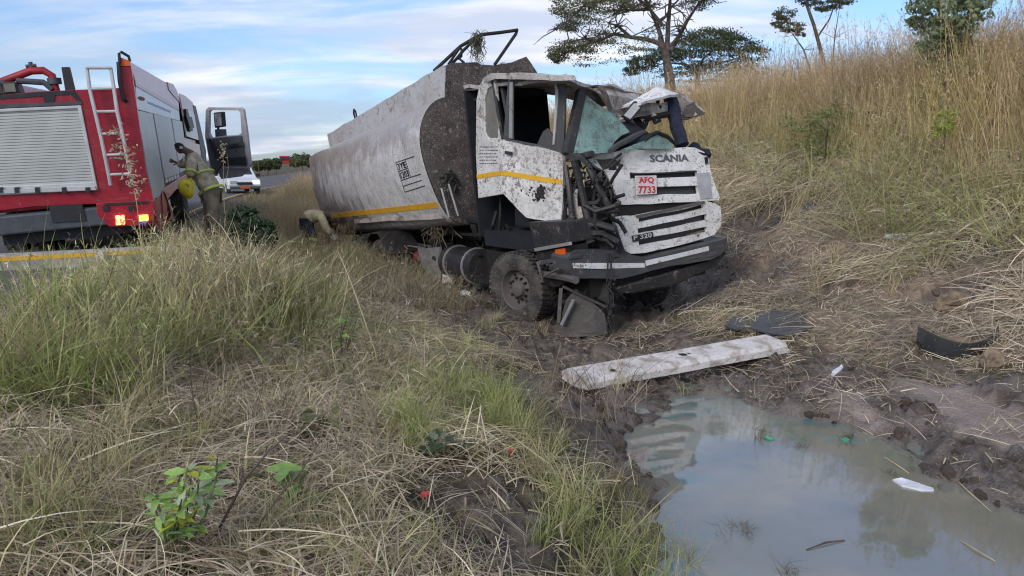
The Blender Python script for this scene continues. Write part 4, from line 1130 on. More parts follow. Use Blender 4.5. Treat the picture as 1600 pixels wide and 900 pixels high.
# torn panel leaning beside the front wheel (lies on the ground: a thing of its own)
M['flap'] = splattered('brown_black_flap', (.045, .04, .038), dirt=(.11, .085, .07), film=.7, speck=.5, rough=.6)
LP = Plane(at(910, 490, 9.7), (-K.Y * .55 + K.X * .8 + K.Z * .25))
flap = thing('torn_mudguard', foot(905, 522), 'torn dark mudguard panel folded and standing beside the front wheel', 'mudguard')
MB().trace([(872, 512), (884, 470), (899, 452), (914, 462), (926, 472), (944, 492), (950, 520), (928, 526), (880, 527)], LP, .02).build('folded_sheet', 'flap', flap, dent=(.035, 3, .1))
mb = MB(); mb.bar(LP.hit(879, 447, .05), LP.hit(953, 482, .06), .04, .03); mb.bar(LP.hit(877, 450, .03), LP.hit(873, 505, .03), .05, .03); build_each(mb, 'rolled_edge', 'flap', flap)
mb = MB(); mb.bar(LP.hit(896, 468, .10), LP.hit(877, 508, .10), .05, .02); mb.build('bright_strip', 'steel', flap)
mb = MB(); mb.trace([(921, 441), (950, 440), (954, 478), (930, 466)], LP, .1, off=-.12); mb.build('lamp_housing', 'chassis', flap, bevel=.02)
mb = MB()
for k in range(4):
    u0 = 955 + random.gauss(0, 2.5)
    mb.tube([LP.hit(u0 + random.gauss(0, 1), 424 + 12 * j if j else 395, .12 + .02 * random.random()) + Vector((random.gauss(0, .03), 0, 0)) for j in range(9)], random.uniform(.006, .014), 5)
for k in range(10): mb.lathe(LP.hit(random.gauss(956, 4), random.uniform(430, 505), .14), Vector((random.random(), random.random(), 1)), [(-.02, .001), (-.015, .018), (.015, .018), (.02, .001)], 6)
mb.build('dangling_wires', 'chassis', truck)['kind'] = 'stuff'
# ------------------------------------------------------------------ fire engine on the road edge
G = Frame(-20.1, 2.0, -4.7, at(240, 330, 11.6), (0, -1.25, .62))
RP = Plane(G(0, 0, 0), -G.X)
SP = Plane(G(0, -1.25, 0), -G.Y)
fe = thing('fire_engine', G(3, 0, 0), 'red fire engine seen from behind with ladder, grey roller shutters and front door standing open', 'fire engine')
def rz(u, v): return G.inv(RP.hit(u, v)).z
def sx(u, v): return G.inv(SP.hit(u, v)).x
z_top = rz(128, 140); z_par = rz(195, 92); z_low = rz(150, 320)
y_col = G.inv(RP.hit(186, 120)).y
x_body = sx(283, 190)
MB(G).box(.06, x_body - .02, -1.22, 1.22, z_low, z_top - .03).build('body', 'fe_red', fe, bevel=.03)
for y0, y1 in ((-1.22, y_col), (-y_col, 1.22)):
    MB(G).box(.05, x_body - .02, y0, y1, z_top - .02, z_par - .03).build('roof_locker', 'fe_red', fe, bevel=.04)
MB().trace([(-22, 150), (60, 143), (128, 140), (186, 137.5), (184, 92), (186, 89), (203, 95), (206, 112), (228, 268), (241, 319), (233, 338), (150, 318), (55, 322), (-12, 330)], RP, .08, off=.0,
           holes=[[(-17, 176), (122, 170), (147, 285), (-10, 293)]]).build('rear_panel', 'fe_red', fe, bevel=.012)
MB().trace([(184, 93), (187, 89), (203, 95.5), (204, 103), (185, 103)], RP, .05, off=.02).build('top_reflector', 'amber', fe)
sh = MB().trace([(-19, 171), (126.5, 164.5), (153, 297), (-11, 306)], RP, .06, off=.025, holes=[[(-14, 176), (121.5, 169.5), (146, 285), (-8, 292)]]).build('shutter_frame', 'alu', fe, bevel=.008)
mb = MB()
nsl = 26
for k in range(nsl):
    f0, f1 = k / nsl, (k + .86) / nsl
    l0, r0_ = (-15 + 7 * f0, 174 + 119 * f0), (122.5 + 24.5 * f0, 168 + 118 * f0)
    l1, r1_ = (-15 + 7 * f1, 174 + 119 * f1), (122.5 + 24.5 * f1, 168 + 118 * f1)
    mb.trace([l0, r0_, r1_, l1], RP, .03, off=.0)
sl = mb.build('shutter_slats', 'shutter', sh); sl['kind'] = 'stuff'
MB().trace([(-15, 174), (124, 168), (149, 290), (-9, 296)], RP, .02, off=-.03).build('shutter_backing', 'fe_grey', sh)
MB().trace([(-12, 297), (148, 291), (150, 297), (-11, 303)], RP, .05, off=.06).build('shutter_rail', 'alu', sh)
mb = MB()
for u in (-4, 22, 54, 96, 133): mb.trace([(u, 293), (u + 7, 292.6), (u + 8, 301), (u + 1, 301.5)], RP, .05, off=.075)
build_each(mb, 'shutter_latch', 'fe_black', sh)
mb = MB()
mb.trace([(-20, 150), (60, 144), (108, 141.5), (115, 141), (128, 159), (122, 160), (110, 147), (86, 149), (84, 159), (70, 160), (66, 150), (-20, 156)], RP, .02, off=.015)
mb.build('black_marking', 'fe_black', fe)
MB().trace([(-20, 164), (127, 158), (128, 163), (-19, 170)], RP, .04, off=.02).build('shutter_hood', 'fe_grey', fe)
# lower works
MB(G).box(-.15, .2, -.62, 1.25, z_low - .32, z_low - .03).build('rear_step', 'fe_grey', fe, bevel=.03)
MB(G).box(.1, 7.8, -.9, .9, z_low - .5, z_low - .1).build('underframe', 'fe_black', fe)
mb = MB(); mb.trace([(76, 322), (128, 320), (134, 345), (82, 348)], RP, .1, off=.17); mb.build('number_plate_holder', 'fe_black', fe)
tail = MB().trace([(150, 318), (165, 316), (240, 313), (243, 331), (236, 352), (170, 354), (152, 336)], RP, .28, off=.16).build('lamp_housing', 'fe_red', fe, bevel=.03)
MB().trace([(162, 318), (232, 314), (231, 317.5), (163, 321)], RP, .03, off=.18).build('housing_slot', 'fe_black', tail)
for u in (160, 200): MB().trace([(u, 322), (u + 9, 321.5), (u + 10, 329), (u + 1, 330)], RP, .03, off=.185).build('tow_eye', 'fe_black', tail)
MB().trace([(180, 337), (194, 336), (195, 351), (181, 352)], RP, .05, off=.20).build('brake_light', 'lamp_red', tail, bevel=.01)
MB().trace([(215, 336.5), (231, 335.5), (232, 345), (217, 346)], RP, .05, off=.20).build('indicator_light', 'lamp_amber', tail, bevel=.01)
MB().trace([(216, 346.5), (232, 345.5), (230, 351), (219, 352)], RP, .05, off=.195).build('blue_reflection', 'blue_lens_reflection', tail, bevel=.01)  # blue reflection below the amber lamp, painted as a coloured patch
lad = MB()
lad.tube([RP.hit(u, v, o) for u, v, o in [(135.5, 106, .12), (140, 138, .14), (158, 215, .15), (169, 268, .15), (173, 289, .10)]], .028, 8)
lt = lad.build('ladder', 'alu', fe, smooth=True)
MB().tube([RP.hit(u, v, o) for u, v, o in [(173, 106, .12), (178, 138, .14), (183, 174, .15), (192, 212, .15), (202, 262, .15), (207, 287, .10)]], .028, 8).build('stile', 'alu', lt, smooth=True)
for (a, b) in [((135, 106), (174, 106)), ((141, 139), (178, 138)), ((148, 174.5), (183, 174)), ((156, 209.5), (191, 208)), ((163, 242.5), (197, 241)), ((170, 273), (204, 271.5))]:
    MB().tube([RP.hit(*a, .14), RP.hit(*b, .14)], .023, 8).build('rung', 'alu', lt, smooth=True)
# roof gear
mb = MB(); mb.tube([G(.5, .9, z_top + .05), G(.5, .55, z_top + .20), G(.5, .15, z_top + .34), G(.5, -.02, z_top + .34), G(.5, -.12, z_top + .26), G(.5, -.14, z_top - .02)], .058, 12); mb.build('delivery_pipe', 'hose_red', fe, smooth=True)
mb = MB(); mb.tube([G(.5, -.14, z_top + .13), G(.5, -.14, z_top + .22)], .10, 12); mb.tube([G(.5, .13, z_top + .38), G(.5, .13, z_top + .47)], .03, 8); mb.tube([G(.5, .2, z_top + .41), G(.5, .06, z_top + .42)], .025, 8)
build_each(mb, 'pipe_coupling', 'fe_grey', fe, smooth=True)
mb = MB(G); mb.box(.3, .9, .5, 1.1, z_top, z_top + .22, .03, .03); mb.box(.25, .6, .3, .52, z_top, z_top + .18, .02, .02); build_each(mb, 'roof_box', 'fe_black', fe, bevel=.02)
MB(G).box(.24, .26, .34, .48, z_top + .03, z_top + .15).build('work_lamp', 'glass_dusty', fe)
mb = MB(); mb.tube([G(.35, 1.2, z_top + .32), G(.35, .7, z_top + .28), G(.35, .5, z_top + .16)], .03, 8); mb.tube([G(.45, .35, z_top + .2), G(.45, .0, z_top + .16), G(.45, -.1, z_top + .05)], .045, 8); mb.tube([G(.3, .95, z_top + .2), G(.3, .7, z_top + .38), G(.3, .6, z_top + .38)], .02, 6)
build_each(mb, 'hose', 'fe_grey', fe, smooth=True)
MB(G).box(.28, .42, -.42, -.30, z_top - .02, z_top + .36, .01, .01).build('nozzle_stand', 'fe_black', fe)
mb = MB(); mb.tube([RP.hit(187, 97, .04), RP.hit(186, 84, .04), RP.hit(189, 81, .04), RP.hit(201, 88, .0), RP.hit(203, 96, 0)], .022, 8); mb.build('grab_rail', 'fe_black', fe, smooth=True)
mb = MB(); mb.tube([RP.hit(185, 97, .05), RP.hit(187, 128, .07), RP.hit(193, 156, .05), RP.hit(197, 158, .0)], .03, 8); mb.build('grab_handle', 'fe_black', fe, smooth=True)
# right side skin
MB().trace([(203.5, 96), (262, 130), (278, 145), (280, 172), (214, 134), (208, 115)], SP, .04, off=.03).build('upper_side_panel', 'fe_pink', fe, bevel=.015)
MB().trace([(211, 128), (250, 150), (279, 168), (279.5, 173), (250, 156), (212.5, 134)], SP, .03, off=.036).build('red_groove', 'fe_red', fe)
lg = MB().trace([(212, 134), (250, 155), (279.5, 172), (281.5, 189), (215, 171)], SP, .04, off=.025).build('logo_panel', 'fe_white', fe, bevel=.008)
mb = MB()
ell = [(221 + 5.6 * math.cos(q * math.pi / 8) , 154 + 3.2 * math.sin(q * math.pi / 8) + 1.4 * math.cos(q * math.pi / 8)) for q in range(16)]
mb.trace(ell, SP, .01, off=.03); mb.build('crest', 'rust', lg)
mb = MB(); u = 231
while u < 266:
    w = random.uniform(1.2, 2.2); v = 158 + (u - 231) * .42
    mb.trace([(u, v + 3.5), (u + w, v + 3.5 + w * .42), (u + w, v + random.uniform(-.5, 1) + w * .42), (u, v)], SP, .008, off=.03); u += w + .55
mb.build('faded_lettering', 'blue_mark', lg)['kind'] = 'stuff'
MB().trace([(262, 128), (271, 131), (277, 142), (281, 160), (272, 150), (264, 140)], SP, .10, off=.05).build('roof_fairing', 'fe_red', fe, bevel=.02)
for px in ([(214.5, 172), (238.5, 177.5), (257.5, 290), (250, 306), (240, 312)], [(240.5, 178), (267, 185), (280.5, 271), (258.5, 279)], [(269, 186), (284.5, 190), (289.5, 226), (289, 266), (282, 270)]):
    MB().trace(px, SP, .04, off=.02).build('side_shutter', 'shutter', fe, bevel=.006)
MB().trace([(214, 171.5), (285, 190), (291, 268), (257, 292), (240, 314)], SP, .03, off=.0).build('shutter_surround', 'fe_black', fe)
mb = MB()
for k in range(5): u = 259.5 + k * 4.4; v = 279.5 - k * 1.7; mb.trace([(u, v), (u + 2.4, v - .9), (u + 3.2, v + 5), (u + .8, v + 6)], SP, .03, off=.025)
mb.build('locker_vents', 'alu', fe)['kind'] = 'stuff'
MB().trace([(241, 316), (257, 293), (291, 272), (296, 286), (276, 296), (262, 312), (261, 345), (247, 352)], SP, .08, off=.01).build('lower_skirt', 'fe_red', fe, bevel=.01)
# cab
xc0, xc1 = x_body + .05, sx(312, 205)
zc_top = G.inv(SP.hit(283, 146)).z
cabm = MB(G).box(xc0, xc1, -1.2, 1.2, z_low - .2, zc_top, .04, .06).build('cab', 'fe_red', fe, bevel=.06)
MB().trace([(281, 146), (290, 150), (301, 160), (304, 168), (308, 190), (288, 188)], SP, .04, off=.012).build('cab_white_panel', 'fe_pink', cabm)
MB().trace([(285, 172), (300, 174), (304, 178), (311.5, 217), (310, 219), (292, 213)], SP, .03, off=.02).build('side_window', 'fe_white', cabm)
mb = MB(); mb.trace([(290, 170), (293, 170), (302, 204), (297, 206)], SP, .05, off=.1); mb.trace([(291, 180), (300, 183), (304, 200), (297, 200)], SP, .08, off=.12); mb.build('mirror', 'fe_black', cabm, bevel=.01)
MB().trace([(302, 164), (306, 166), (322, 235), (323, 262), (316, 262), (314, 236)], SP, .25, off=.03).build('door_opening', 'fe_black', cabm)
MB().trace([(289, 221), (314, 226), (316, 262), (292, 262)], SP, .05, off=.02).build('rear_door', 'fe_red', cabm)
mb = MB(); mb.tube([G(xc1 - .4, y, zc_top + .02) for y in (-.9, .9)], .09, 10); mb.build('light_bar', 'blue_lens_reflection', cabm, smooth=True)
# open door, inner face to us
ha, hb = at(322, 230, 17.3), at(388, 230, 16.7)
ddx = (hb - ha); ddx = (ddx - G.Z * ddx.dot(G.Z)).normalized(); dnn = G.Z.cross(ddx)
if dnn.dot(ray(355, 220)) > 0: dnn = -dnn
FD = Plane(ha, dnn)
fd = MB().trace([(321, 172), (325, 167.5), (376, 168), (380, 171), (385, 205), (391, 257), (389, 262), (345, 262), (336, 275), (328, 262), (320, 214)], FD, .07,
                holes=[[(326, 208), (326.5, 174), (330, 172), (372, 172.5), (375, 176), (377, 208), (372, 211), (352, 212), (330, 215)]]).build('open_door', 'fe_edge', fe, bevel=.02)
MB().trace([(322, 216), (330, 217), (352, 214), (376, 212), (384, 258), (345, 258), (336, 272), (329, 258)], FD, .06, off=.05).build('door_trim', 'fe_trim', fd, bevel=.015)
MB().trace([(347, 247), (383, 245), (384.5, 257), (346, 258)], FD, .02, off=.062).build('door_pocket', 'fe_black', fd)
MB().trace([(345, 225), (378, 221), (379, 228), (350, 232)], FD, .05, off=.085).build('arm_rest', 'fe_grey', fd, bevel=.01)
MB().trace([(357, 226), (372, 224), (372.5, 228.5), (358, 230)], FD, .03, off=.095).build('handle', 'fe_black', fd)
MB().trace([(325, 218), (330, 218), (342, 240), (352, 246), (345, 250), (335, 246)], FD, .06, off=.09).build('grab_handle', 'fe_black', fd, bevel=.01)
m1 = MB(); m1.trace([(333, 176), (346, 174.5), (348, 198), (335, 200)], FD, .12, off=-.25); build_each(m1, 'mirror', 'fe_black', fe, bevel=.02)
MB().trace([(335, 178), (345, 177), (346.5, 196), (336.5, 197)], FD, .01, off=-.245).build('mirror_glass', 'mirror_grey', fe)
m1 = MB(); m1.trace([(335, 202), (348, 202), (349, 215), (336, 215)], FD, .12, off=-.25); m1.build('mirror', 'fe_grey', fe, bevel=.02)
MB().tube([FD.hit(341, 199, -.3), FD.hit(341, 203, -.3)], .03, 6).build('mirror_arm', 'fe_black', fe)
# lower cab step hanging under the door
MB().trace([(338, 262), (389, 262), (388, 266), (376, 276), (345, 280)], FD, .06, off=-.15).build('cab_step', 'fe_edge', fe, bevel=.02)
# front wheel arch with red guard, wheels
def fe_wheel(c, ax, w=.30, r=.52):
    ty = MB().lathe(c, ax, [(-w * .5, r * .62), (-w * .55, r * .78), (-w * .48, r * .94), (-w * .4, r), (w * .4, r), (w * .48, r * .94), (w * .55, r * .78), (w * .5, r * .62)], 28).build('wheel', 'rubber', fe, smooth=True)
    e = Vector(ax).orthogonal().normalized(); g = Vector(ax).cross(e); lug = MB()
    for k in range(34):
        for sd in (-1, 1):
            a = 2 * math.pi * (k + .5 * (sd > 0)) / 34; a2 = a + .13
            r0 = e * math.cos(a) + g * math.sin(a); r1 = e * math.cos(a2) + g * math.sin(a2)
            lug.bar(c + r0 * r * 1.005 + Vector(ax) * sd * w * .42, c + r1 * r * 1.005 + Vector(ax) * sd * w * .06, .05, .04, up=r0)
    lug.build('tread', 'rubber', ty)['kind'] = 'stuff'
    MB().lathe(c, ax, [(w * .5, r * .62), (w * .2, r * .55), (w * .1, r * .2), (w * .3, .01)], 20).build('rim', 'rim', ty, smooth=True)
zw = z_low - .62
for x in (1.6, 7.3):
    for s_ in (-1, 1): fe_wheel(G(x, s_ * 1.02, zw), G.Y * s_)
    if x < 2:
        for s_ in (-1, 1): fe_wheel(G(x, s_ * .66, zw), G.Y * s_)
mb = MB()
for k in range(9):
    a = math.radians(k * 22.5); mb.v += [G(1.6 + math.cos(a) * .66, -1.28, zw + math.sin(a) * .66), G(1.6 + math.cos(a) * .66, -.85, zw + math.sin(a) * .66)]
for k in range(8): mb.f.append((2 * k, 2 * k + 1, 2 * k + 3, 2 * k + 2))
o = mb.build('wheel_arch', 'fe_red', fe); sm = o.modifiers.new('solid', 'SOLIDIFY'); sm.thickness = .03

# kerb wall with a painted band in front of the rear wheels
kp = thing('kerb_wall', at(130, 420, 10.0), 'low pale concrete kerb with a yellow painted band below the rear of the fire engine', 'kerb')
ka, kb = at(-120, 412, 9.3), at(300, 390, 10.6)
MB().bar(ka + Vector((0, 0, -.05)), kb + Vector((0, 0, -.05)), .26, .24).build('concrete_kerb', plain('pale_concrete', (.34, .31, .29), .85, var=.25, scale=5, bump=.01), kp, bevel=.02)
nk = (kb - ka).cross(Vector((0, 0, 1))).normalized(); nk = -nk if nk.y > 0 else nk
MB().slab([ka + nk * .135 + Vector((0, 0, z)) for z in (-.01,)] + [kb + nk * .135 + Vector((0, 0, -.01)), kb + nk * .135 + Vector((0, 0, .05)), ka + nk * .135 + Vector((0, 0, .05))], nk, .01).build('yellow_band', 'yellow', kp)
pst = at(158, 398, 9.95)
MB().bar(pst + Vector((0, 0, -.05)), pst + Vector((0, 0, .04)), .10, .10, up=Vector((0, 1, 0))).build('peg', 'white_grimy', kp)

# ------------------------------------------------------------------ vehicles far along the road
def far_vehicle_frame(u, v, d, az):
    p = at(u, v, d); return Frame(az, 0, 0, p, (0, 0, 0)), p
V, pv = far_vehicle_frame(372, 303, 42, 150)
van = thing('white_pickup', pv, 'white pickup with its headlight on standing on the road beyond the open fire engine door', 'pickup')
def prof_body(fr, prof, y0, y1, tin=0.0, zt=None):
    mb = MB(); n = len(prof)
    for y, s_ in ((y0, 1), (y1, -1)):
        for x, z in prof:
            t_in = tin * max(0, min(1, (z - .95) / .6)) if tin else 0
            mb.v.append(fr(x, y + s_ * t_in, z))
    mb.f = [tuple(range(n)), tuple(reversed(range(n, 2 * n)))] + [(i, (i + 1) % n, (i + 1) % n + n, i + n) for i in range(n)]
    return mb
prof_body(V, [(2.3, .35), (2.38, .6), (2.3, .86), (1.25, .98), (.62, 1.5), (.3, 1.62), (-1.0, 1.64), (-1.25, 1.55), (-1.45, 1.0), (-2.6, .98), (-2.65, .45), (-2.5, .32)], -.86, .86, .16).build('body', 'van_white', van, bevel=.05)
MB().hexa([V(1.22, -.70, 1.0), V(1.22, .70, 1.0), V(1.20, .70, .98), V(1.20, -.70, .98), V(.66, -.60, 1.48), V(.66, .60, 1.48), V(.60, .58, 1.46), V(.60, -.58, 1.46)]).build('windscreen', 'glass_dark', van)
for s_ in (-1, 1):
    MB().slab([V(1.0, s_ * .875, 1.02), V(-.1, s_ * .875, 1.02), V(-.1, s_ * .765, 1.5), V(.55, s_ * .765, 1.48)], V.Y * s_, .02).build('side_window', 'glass_dark', van)
    MB().slab([V(-.2, s_ * .875, 1.02), V(-1.3, s_ * .875, 1.02), V(-1.15, s_ * .765, 1.5), V(-.2, s_ * .765, 1.5)], V.Y * s_, .02).build('side_window', 'glass_dark', van)
    MB(V).box(2.28, 2.40, s_ * .6 - .16, s_ * .6 + .16, .66, .82).build('headlight', 'headlight' if s_ > 0 else 'mirror_grey', van)
    MB(V).box(.95, 1.1, s_ * .98 - .1, s_ * .98 + .1, 1.0, 1.18).build('mirror', 'fe_black', van)
    for x in (1.5, -1.6):
        w_ = MB().lathe(V(x, s_ * .78, .34), V.Y * s_, [(-.1, .2), (-.1, .33), (.1, .33), (.11, .2)], 18).build('wheel', 'rubber', van, smooth=True)
        MB().lathe(V(x, s_ * .78, .34), V.Y * s_, [(.1, .21), (.05, .12), (.08, .01)], 14).build('rim', 'mirror_grey', w_)
MB(V).box(2.36, 2.44, -.4, .4, .60, .74).build('grille', 'fe_black', van)
MB(V).box(2.38, 2.48, -.8, .8, .38, .52).build('bumper', 'fe_grey', van, bevel=.03)
MB(V).box(2.47, 2.50, -.26, .26, .40, .50).build('number_plate', 'amber', van)
W_, pw = far_vehicle_frame(446, 261, 165, 165)
rt = thing('red_lorry', pw, 'small red lorry far down the road among the trees', 'lorry')
MB(W_).box(0, 2.0, -1.2, 1.2, .7, 2.5, .1, .08).build('cab', 'car_red', rt, bevel=.08)
MB(W_).box(-4.5, -.1, -1.25, 1.25, .9, 2.3).build('load_box', 'car_red', rt)
MB(W_).box(1.9, 2.02, -1.0, 1.0, 1.5, 2.3).build('windscreen', 'glass_dark', rt)
for x in (1.2, -3.4):
    for s_ in (-1, 1): MB().lathe(W_(x, s_ * 1.05, .45), W_.Y * s_, [(-.15, .2), (-.15, .45), (.15, .45), (.15, .1)], 14).build('wheel', 'rubber', rt)

# ------------------------------------------------------------------ people
def skinned(name, joints, edges, mat, parent, root=0, sub=2):
    me = bpy.data.meshes.new(name)
    ks = list(joints); idx = {k: i for i, k in enumerate(ks)}
    me.from_pydata([joints[k][0] for k in ks], [(idx[a], idx[b]) for a, b in edges], [])
    me.materials.append(M[mat]); o = bpy.data.objects.new(name, me); link(o, parent)
    md = o.modifiers.new('skin', 'SKIN'); md.use_smooth_shade = True; md.branch_smoothing = .6
    sk = me.skin_vertices[0].data
    for k in ks:
        r_ = joints[k][1]; sk[idx[k]].radius = r_ if isinstance(r_, tuple) else (r_, r_)
    for q in sk: q.use_root = False
    sk[root if isinstance(root, int) else idx[root]].use_root = True
    sb = o.modifiers.new('sub', 'SUBSURF'); sb.levels = sub; sb.render_levels = sub
    return o
def hand_edges(j, e, wrist, dirv, side, tag_, curl=.5):
    """palm and five fingers grown from the wrist"""
    dirv = dirv.normalized(); side = (side - dirv * side.dot(dirv)).normalized(); nrm = dirv.cross(side)
    palm = j[wrist][0] + dirv * .08; j[tag_ + 'p'] = (palm, (.036, .018)); e.append((wrist, tag_ + 'p'))
    for k, (off, L) in enumerate(((-.028, .070), (-.010, .078), (.010, .074), (.028, .058))):
        a = palm + dirv * .02 + side * off; b = a + dirv * L * .55 + nrm * L * .12; c = b + (dirv * (1 - curl) + nrm * curl).normalized() * L * .5
        for q, (p_, r_) in enumerate(((a, .010), (b, .009), (c, .008))): j[f'{tag_}{k}{q}'] = (p_, r_)
        e += [(tag_ + 'p', f'{tag_}{k}0'), (f'{tag_}{k}0', f'{tag_}{k}1'), (f'{tag_}{k}1', f'{tag_}{k}2')]
    a = palm - dirv * .045 - side * .04; b = a - side * .03 + dirv * .03
    j[tag_ + 't0'] = (a, .011); j[tag_ + 't1'] = (b, .009); e += [(wrist, tag_ + 't0'), (tag_ + 't0', tag_ + 't1')]
def ring_band(c, ax, rx, ry, h, name, mat, parent, flat):
    ax = Vector(ax).normalized(); e = (Vector(flat) - ax * Vector(flat).dot(ax)).normalized(); g = ax.cross(e); mb = MB(); n = 24
    for hh in (-h / 2, h / 2):
        for k in range(n):
            a = 2 * math.pi * k / n; mb.v.append(Vector(c) + ax * hh + e * math.cos(a) * rx + g * math.sin(a) * ry)
    for k in range(n): mb.f.append((k, (k + 1) % n, (k + 1) % n + n, k + n))
    o = mb.build(name, mat, parent, smooth=True); s_ = o.modifiers.new('solid', 'SOLIDIFY'); s_.thickness = .012; s_.offset = 0; return o

# firefighter leaning in at a side locker
D1 = 13.0
def f1(u, v, dd=0.0): return at(u, v, D1 + dd)
ff = thing('person', f1(330, 376), 'person in khaki coat with lime bands leaning into a locker of the fire engine', 'person')
j = dict(pel=(f1(329, 300), (.15, .12)), wst=(f1(323, 283), (.16, .12)), chs=(f1(309, 258), (.19, .14)), nck0=(f1(297, 240), (.11, .10)), nck=(f1(291, 236), (.055, .055)), hd0=(f1(285, 233), (.075, .085)), hd1=(f1(279, 233), (.095, .095)), hd2=(f1(276, 236), (.07, .075)),
         sl=(f1(300, 248, -.2), .08), el=(f1(298, 268, -.28), .062), wl=(f1(296, 279, -.26), .038), sr=(f1(300, 246, .2), .08), er=(f1(284, 258, .25), .06), wr=(f1(277, 254, .28), .036),
         hl=(f1(330, 305, -.1), .11), kl=(f1(333, 336, -.12), .078), al=(f1(336, 368, -.1), .05), tl=(f1(327, 373, -.18), .045), hr=(f1(330, 305, .1), .11), kr=(f1(327, 336, .14), .078), ar=(f1(329, 366, .2), .05), tr=(f1(321, 371, .14), .045))
e = [('pel', 'wst'), ('wst', 'chs'), ('chs', 'nck0'), ('nck0', 'nck'), ('nck', 'hd0'), ('hd0', 'hd1'), ('hd1', 'hd2'), ('chs', 'sl'), ('sl', 'el'), ('el', 'wl'), ('chs', 'sr'), ('sr', 'er'), ('er', 'wr'),
     ('pel', 'hl'), ('hl', 'kl'), ('kl', 'al'), ('al', 'tl'), ('pel', 'hr'), ('hr', 'kr'), ('kr', 'ar'), ('ar', 'tr')]
jb = {k: (p, (tuple(x * .86 for x in r_) if isinstance(r_, tuple) else r_ * .8)) if k[:2] not in ('hd', 'nc') else (p, r_) for k, (p, r_) in j.items()}
eb = list(e); hand_edges(jb, eb, 'wl', f1(296, 287, -.26) - f1(296, 279, -.26), Vector((0, 1, 0)), 'L', .7); hand_edges(jb, eb, 'wr', f1(270, 252, .28) - f1(277, 254, .28), Vector((0, 0, 1)), 'Rt', .5)
skinned('body', jb, eb, 'skin', ff, 'pel')
cj = {k: (j[k][0], tuple(x * 1.38 for x in j[k][1]) if isinstance(j[k][1], tuple) else j[k][1] * 1.5) for k in ('wst', 'chs', 'nck0', 'sl', 'el', 'sr', 'er')}
cj['hem'] = (f1(332, 302), (.28, .24)); cj['wl2'] = (f1(296, 277, -.26), .075); cj['wr2'] = (f1(278, 255, .28), .056)
coat = skinned('coat', cj, [('hem', 'wst'), ('wst', 'chs'), ('chs', 'nck0'), ('chs', 'sl'), ('sl', 'el'), ('el', 'wl2'), ('chs', 'sr'), ('sr', 'er'), ('er', 'wr2')], 'coat', ff, 'chs')
tj = {k: (j[k][0], tuple(x * 1.2 for x in j[k][1]) if isinstance(j[k][1], tuple) else j[k][1] * 1.4) for k in ('pel', 'hl', 'kl', 'al', 'hr', 'kr', 'ar')}
skinned('trousers', tj, [('pel', 'hl'), ('hl', 'kl'), ('kl', 'al'), ('pel', 'hr'), ('hr', 'kr'), ('kr', 'ar')], 'trouser2', ff, 'pel')
tv = f1(309, 258) - f1(332, 302)
ring_band(f1(331, 299), tv, .262, .225, .05, 'lime_band', 'hivis', coat, Vector((0, 1, 0))); ring_band(f1(318, 273), tv, .235, .19, .03, 'lime_band', 'hivis', coat, Vector((0, 1, 0)))
ring_band(f1(298, 269, -.28), f1(298, 268, -.28) - f1(300, 248, -.2), .098, .098, .035, 'lime_band', 'hivis', coat, Vector((0, 1, 0)))
for t_, a_ in (('tl', 'al'), ('tr', 'ar')): MB().tube([j[a_][0] + Vector((0, 0, .05)), j[a_][0], (j[a_][0] + j[t_][0]) / 2, j[t_][0]], [.07, .075, .06, .05], 10).build('boot', 'boot', ff, smooth=True)
hair = MB(); hc = f1(280, 231.5); hair.lathe(hc, f1(285, 226) - f1(279, 234), [(-.01, .102), (.035, .098), (.075, .07), (.098, .001)], 14); hair.build('hair', 'hair', ff, smooth=True)
mb = MB(); mb.trace([(281, 228), (285, 229), (284, 233), (280, 232)], Plane(f1(281, 230, -.13), (0, -1, 0)), .02); mb.trace([(285, 243), (287, 243.5), (289, 253), (286, 252)], Plane(f1(287, 248, -.2), (0, -1, 0)), .02); build_each(mb, 'white_glint', 'glint', coat)  # pale slips by the head: white glints painted as colour
hm = thing('safety_helmet', f1(293, 294, -.30), 'yellow safety helmet hanging from the hand of the person in the khaki fire coat', 'helmet')
hx = (f1(288, 286, -.30) - f1(297, 303, -.30)).normalized(); hside = Vector((0, -1, 0))
mb = MB(); mb.lathe(f1(293.5, 294, -.30), (Vector((-.55, -.75, .25))), [(-.02, .165), (.0, .165), (.004, .145), (.05, .14), (.10, .115), (.135, .07), (.15, .001)], 22)
for v_ in range(len(mb.v)):
    d = mb.v[v_] - f1(293.5, 294, -.30); mb.v[v_] = mb.v[v_] + hx * d.dot(hx) * .22
hs = mb.build('shell', 'helmet', hm, smooth=True)
mb = MB(); mb.tube([f1(288, 284, -.34), f1(293, 288, -.46), f1(299, 302, -.34)], .018, 6); mb.build('ridge', 'helmet', hs, smooth=True)

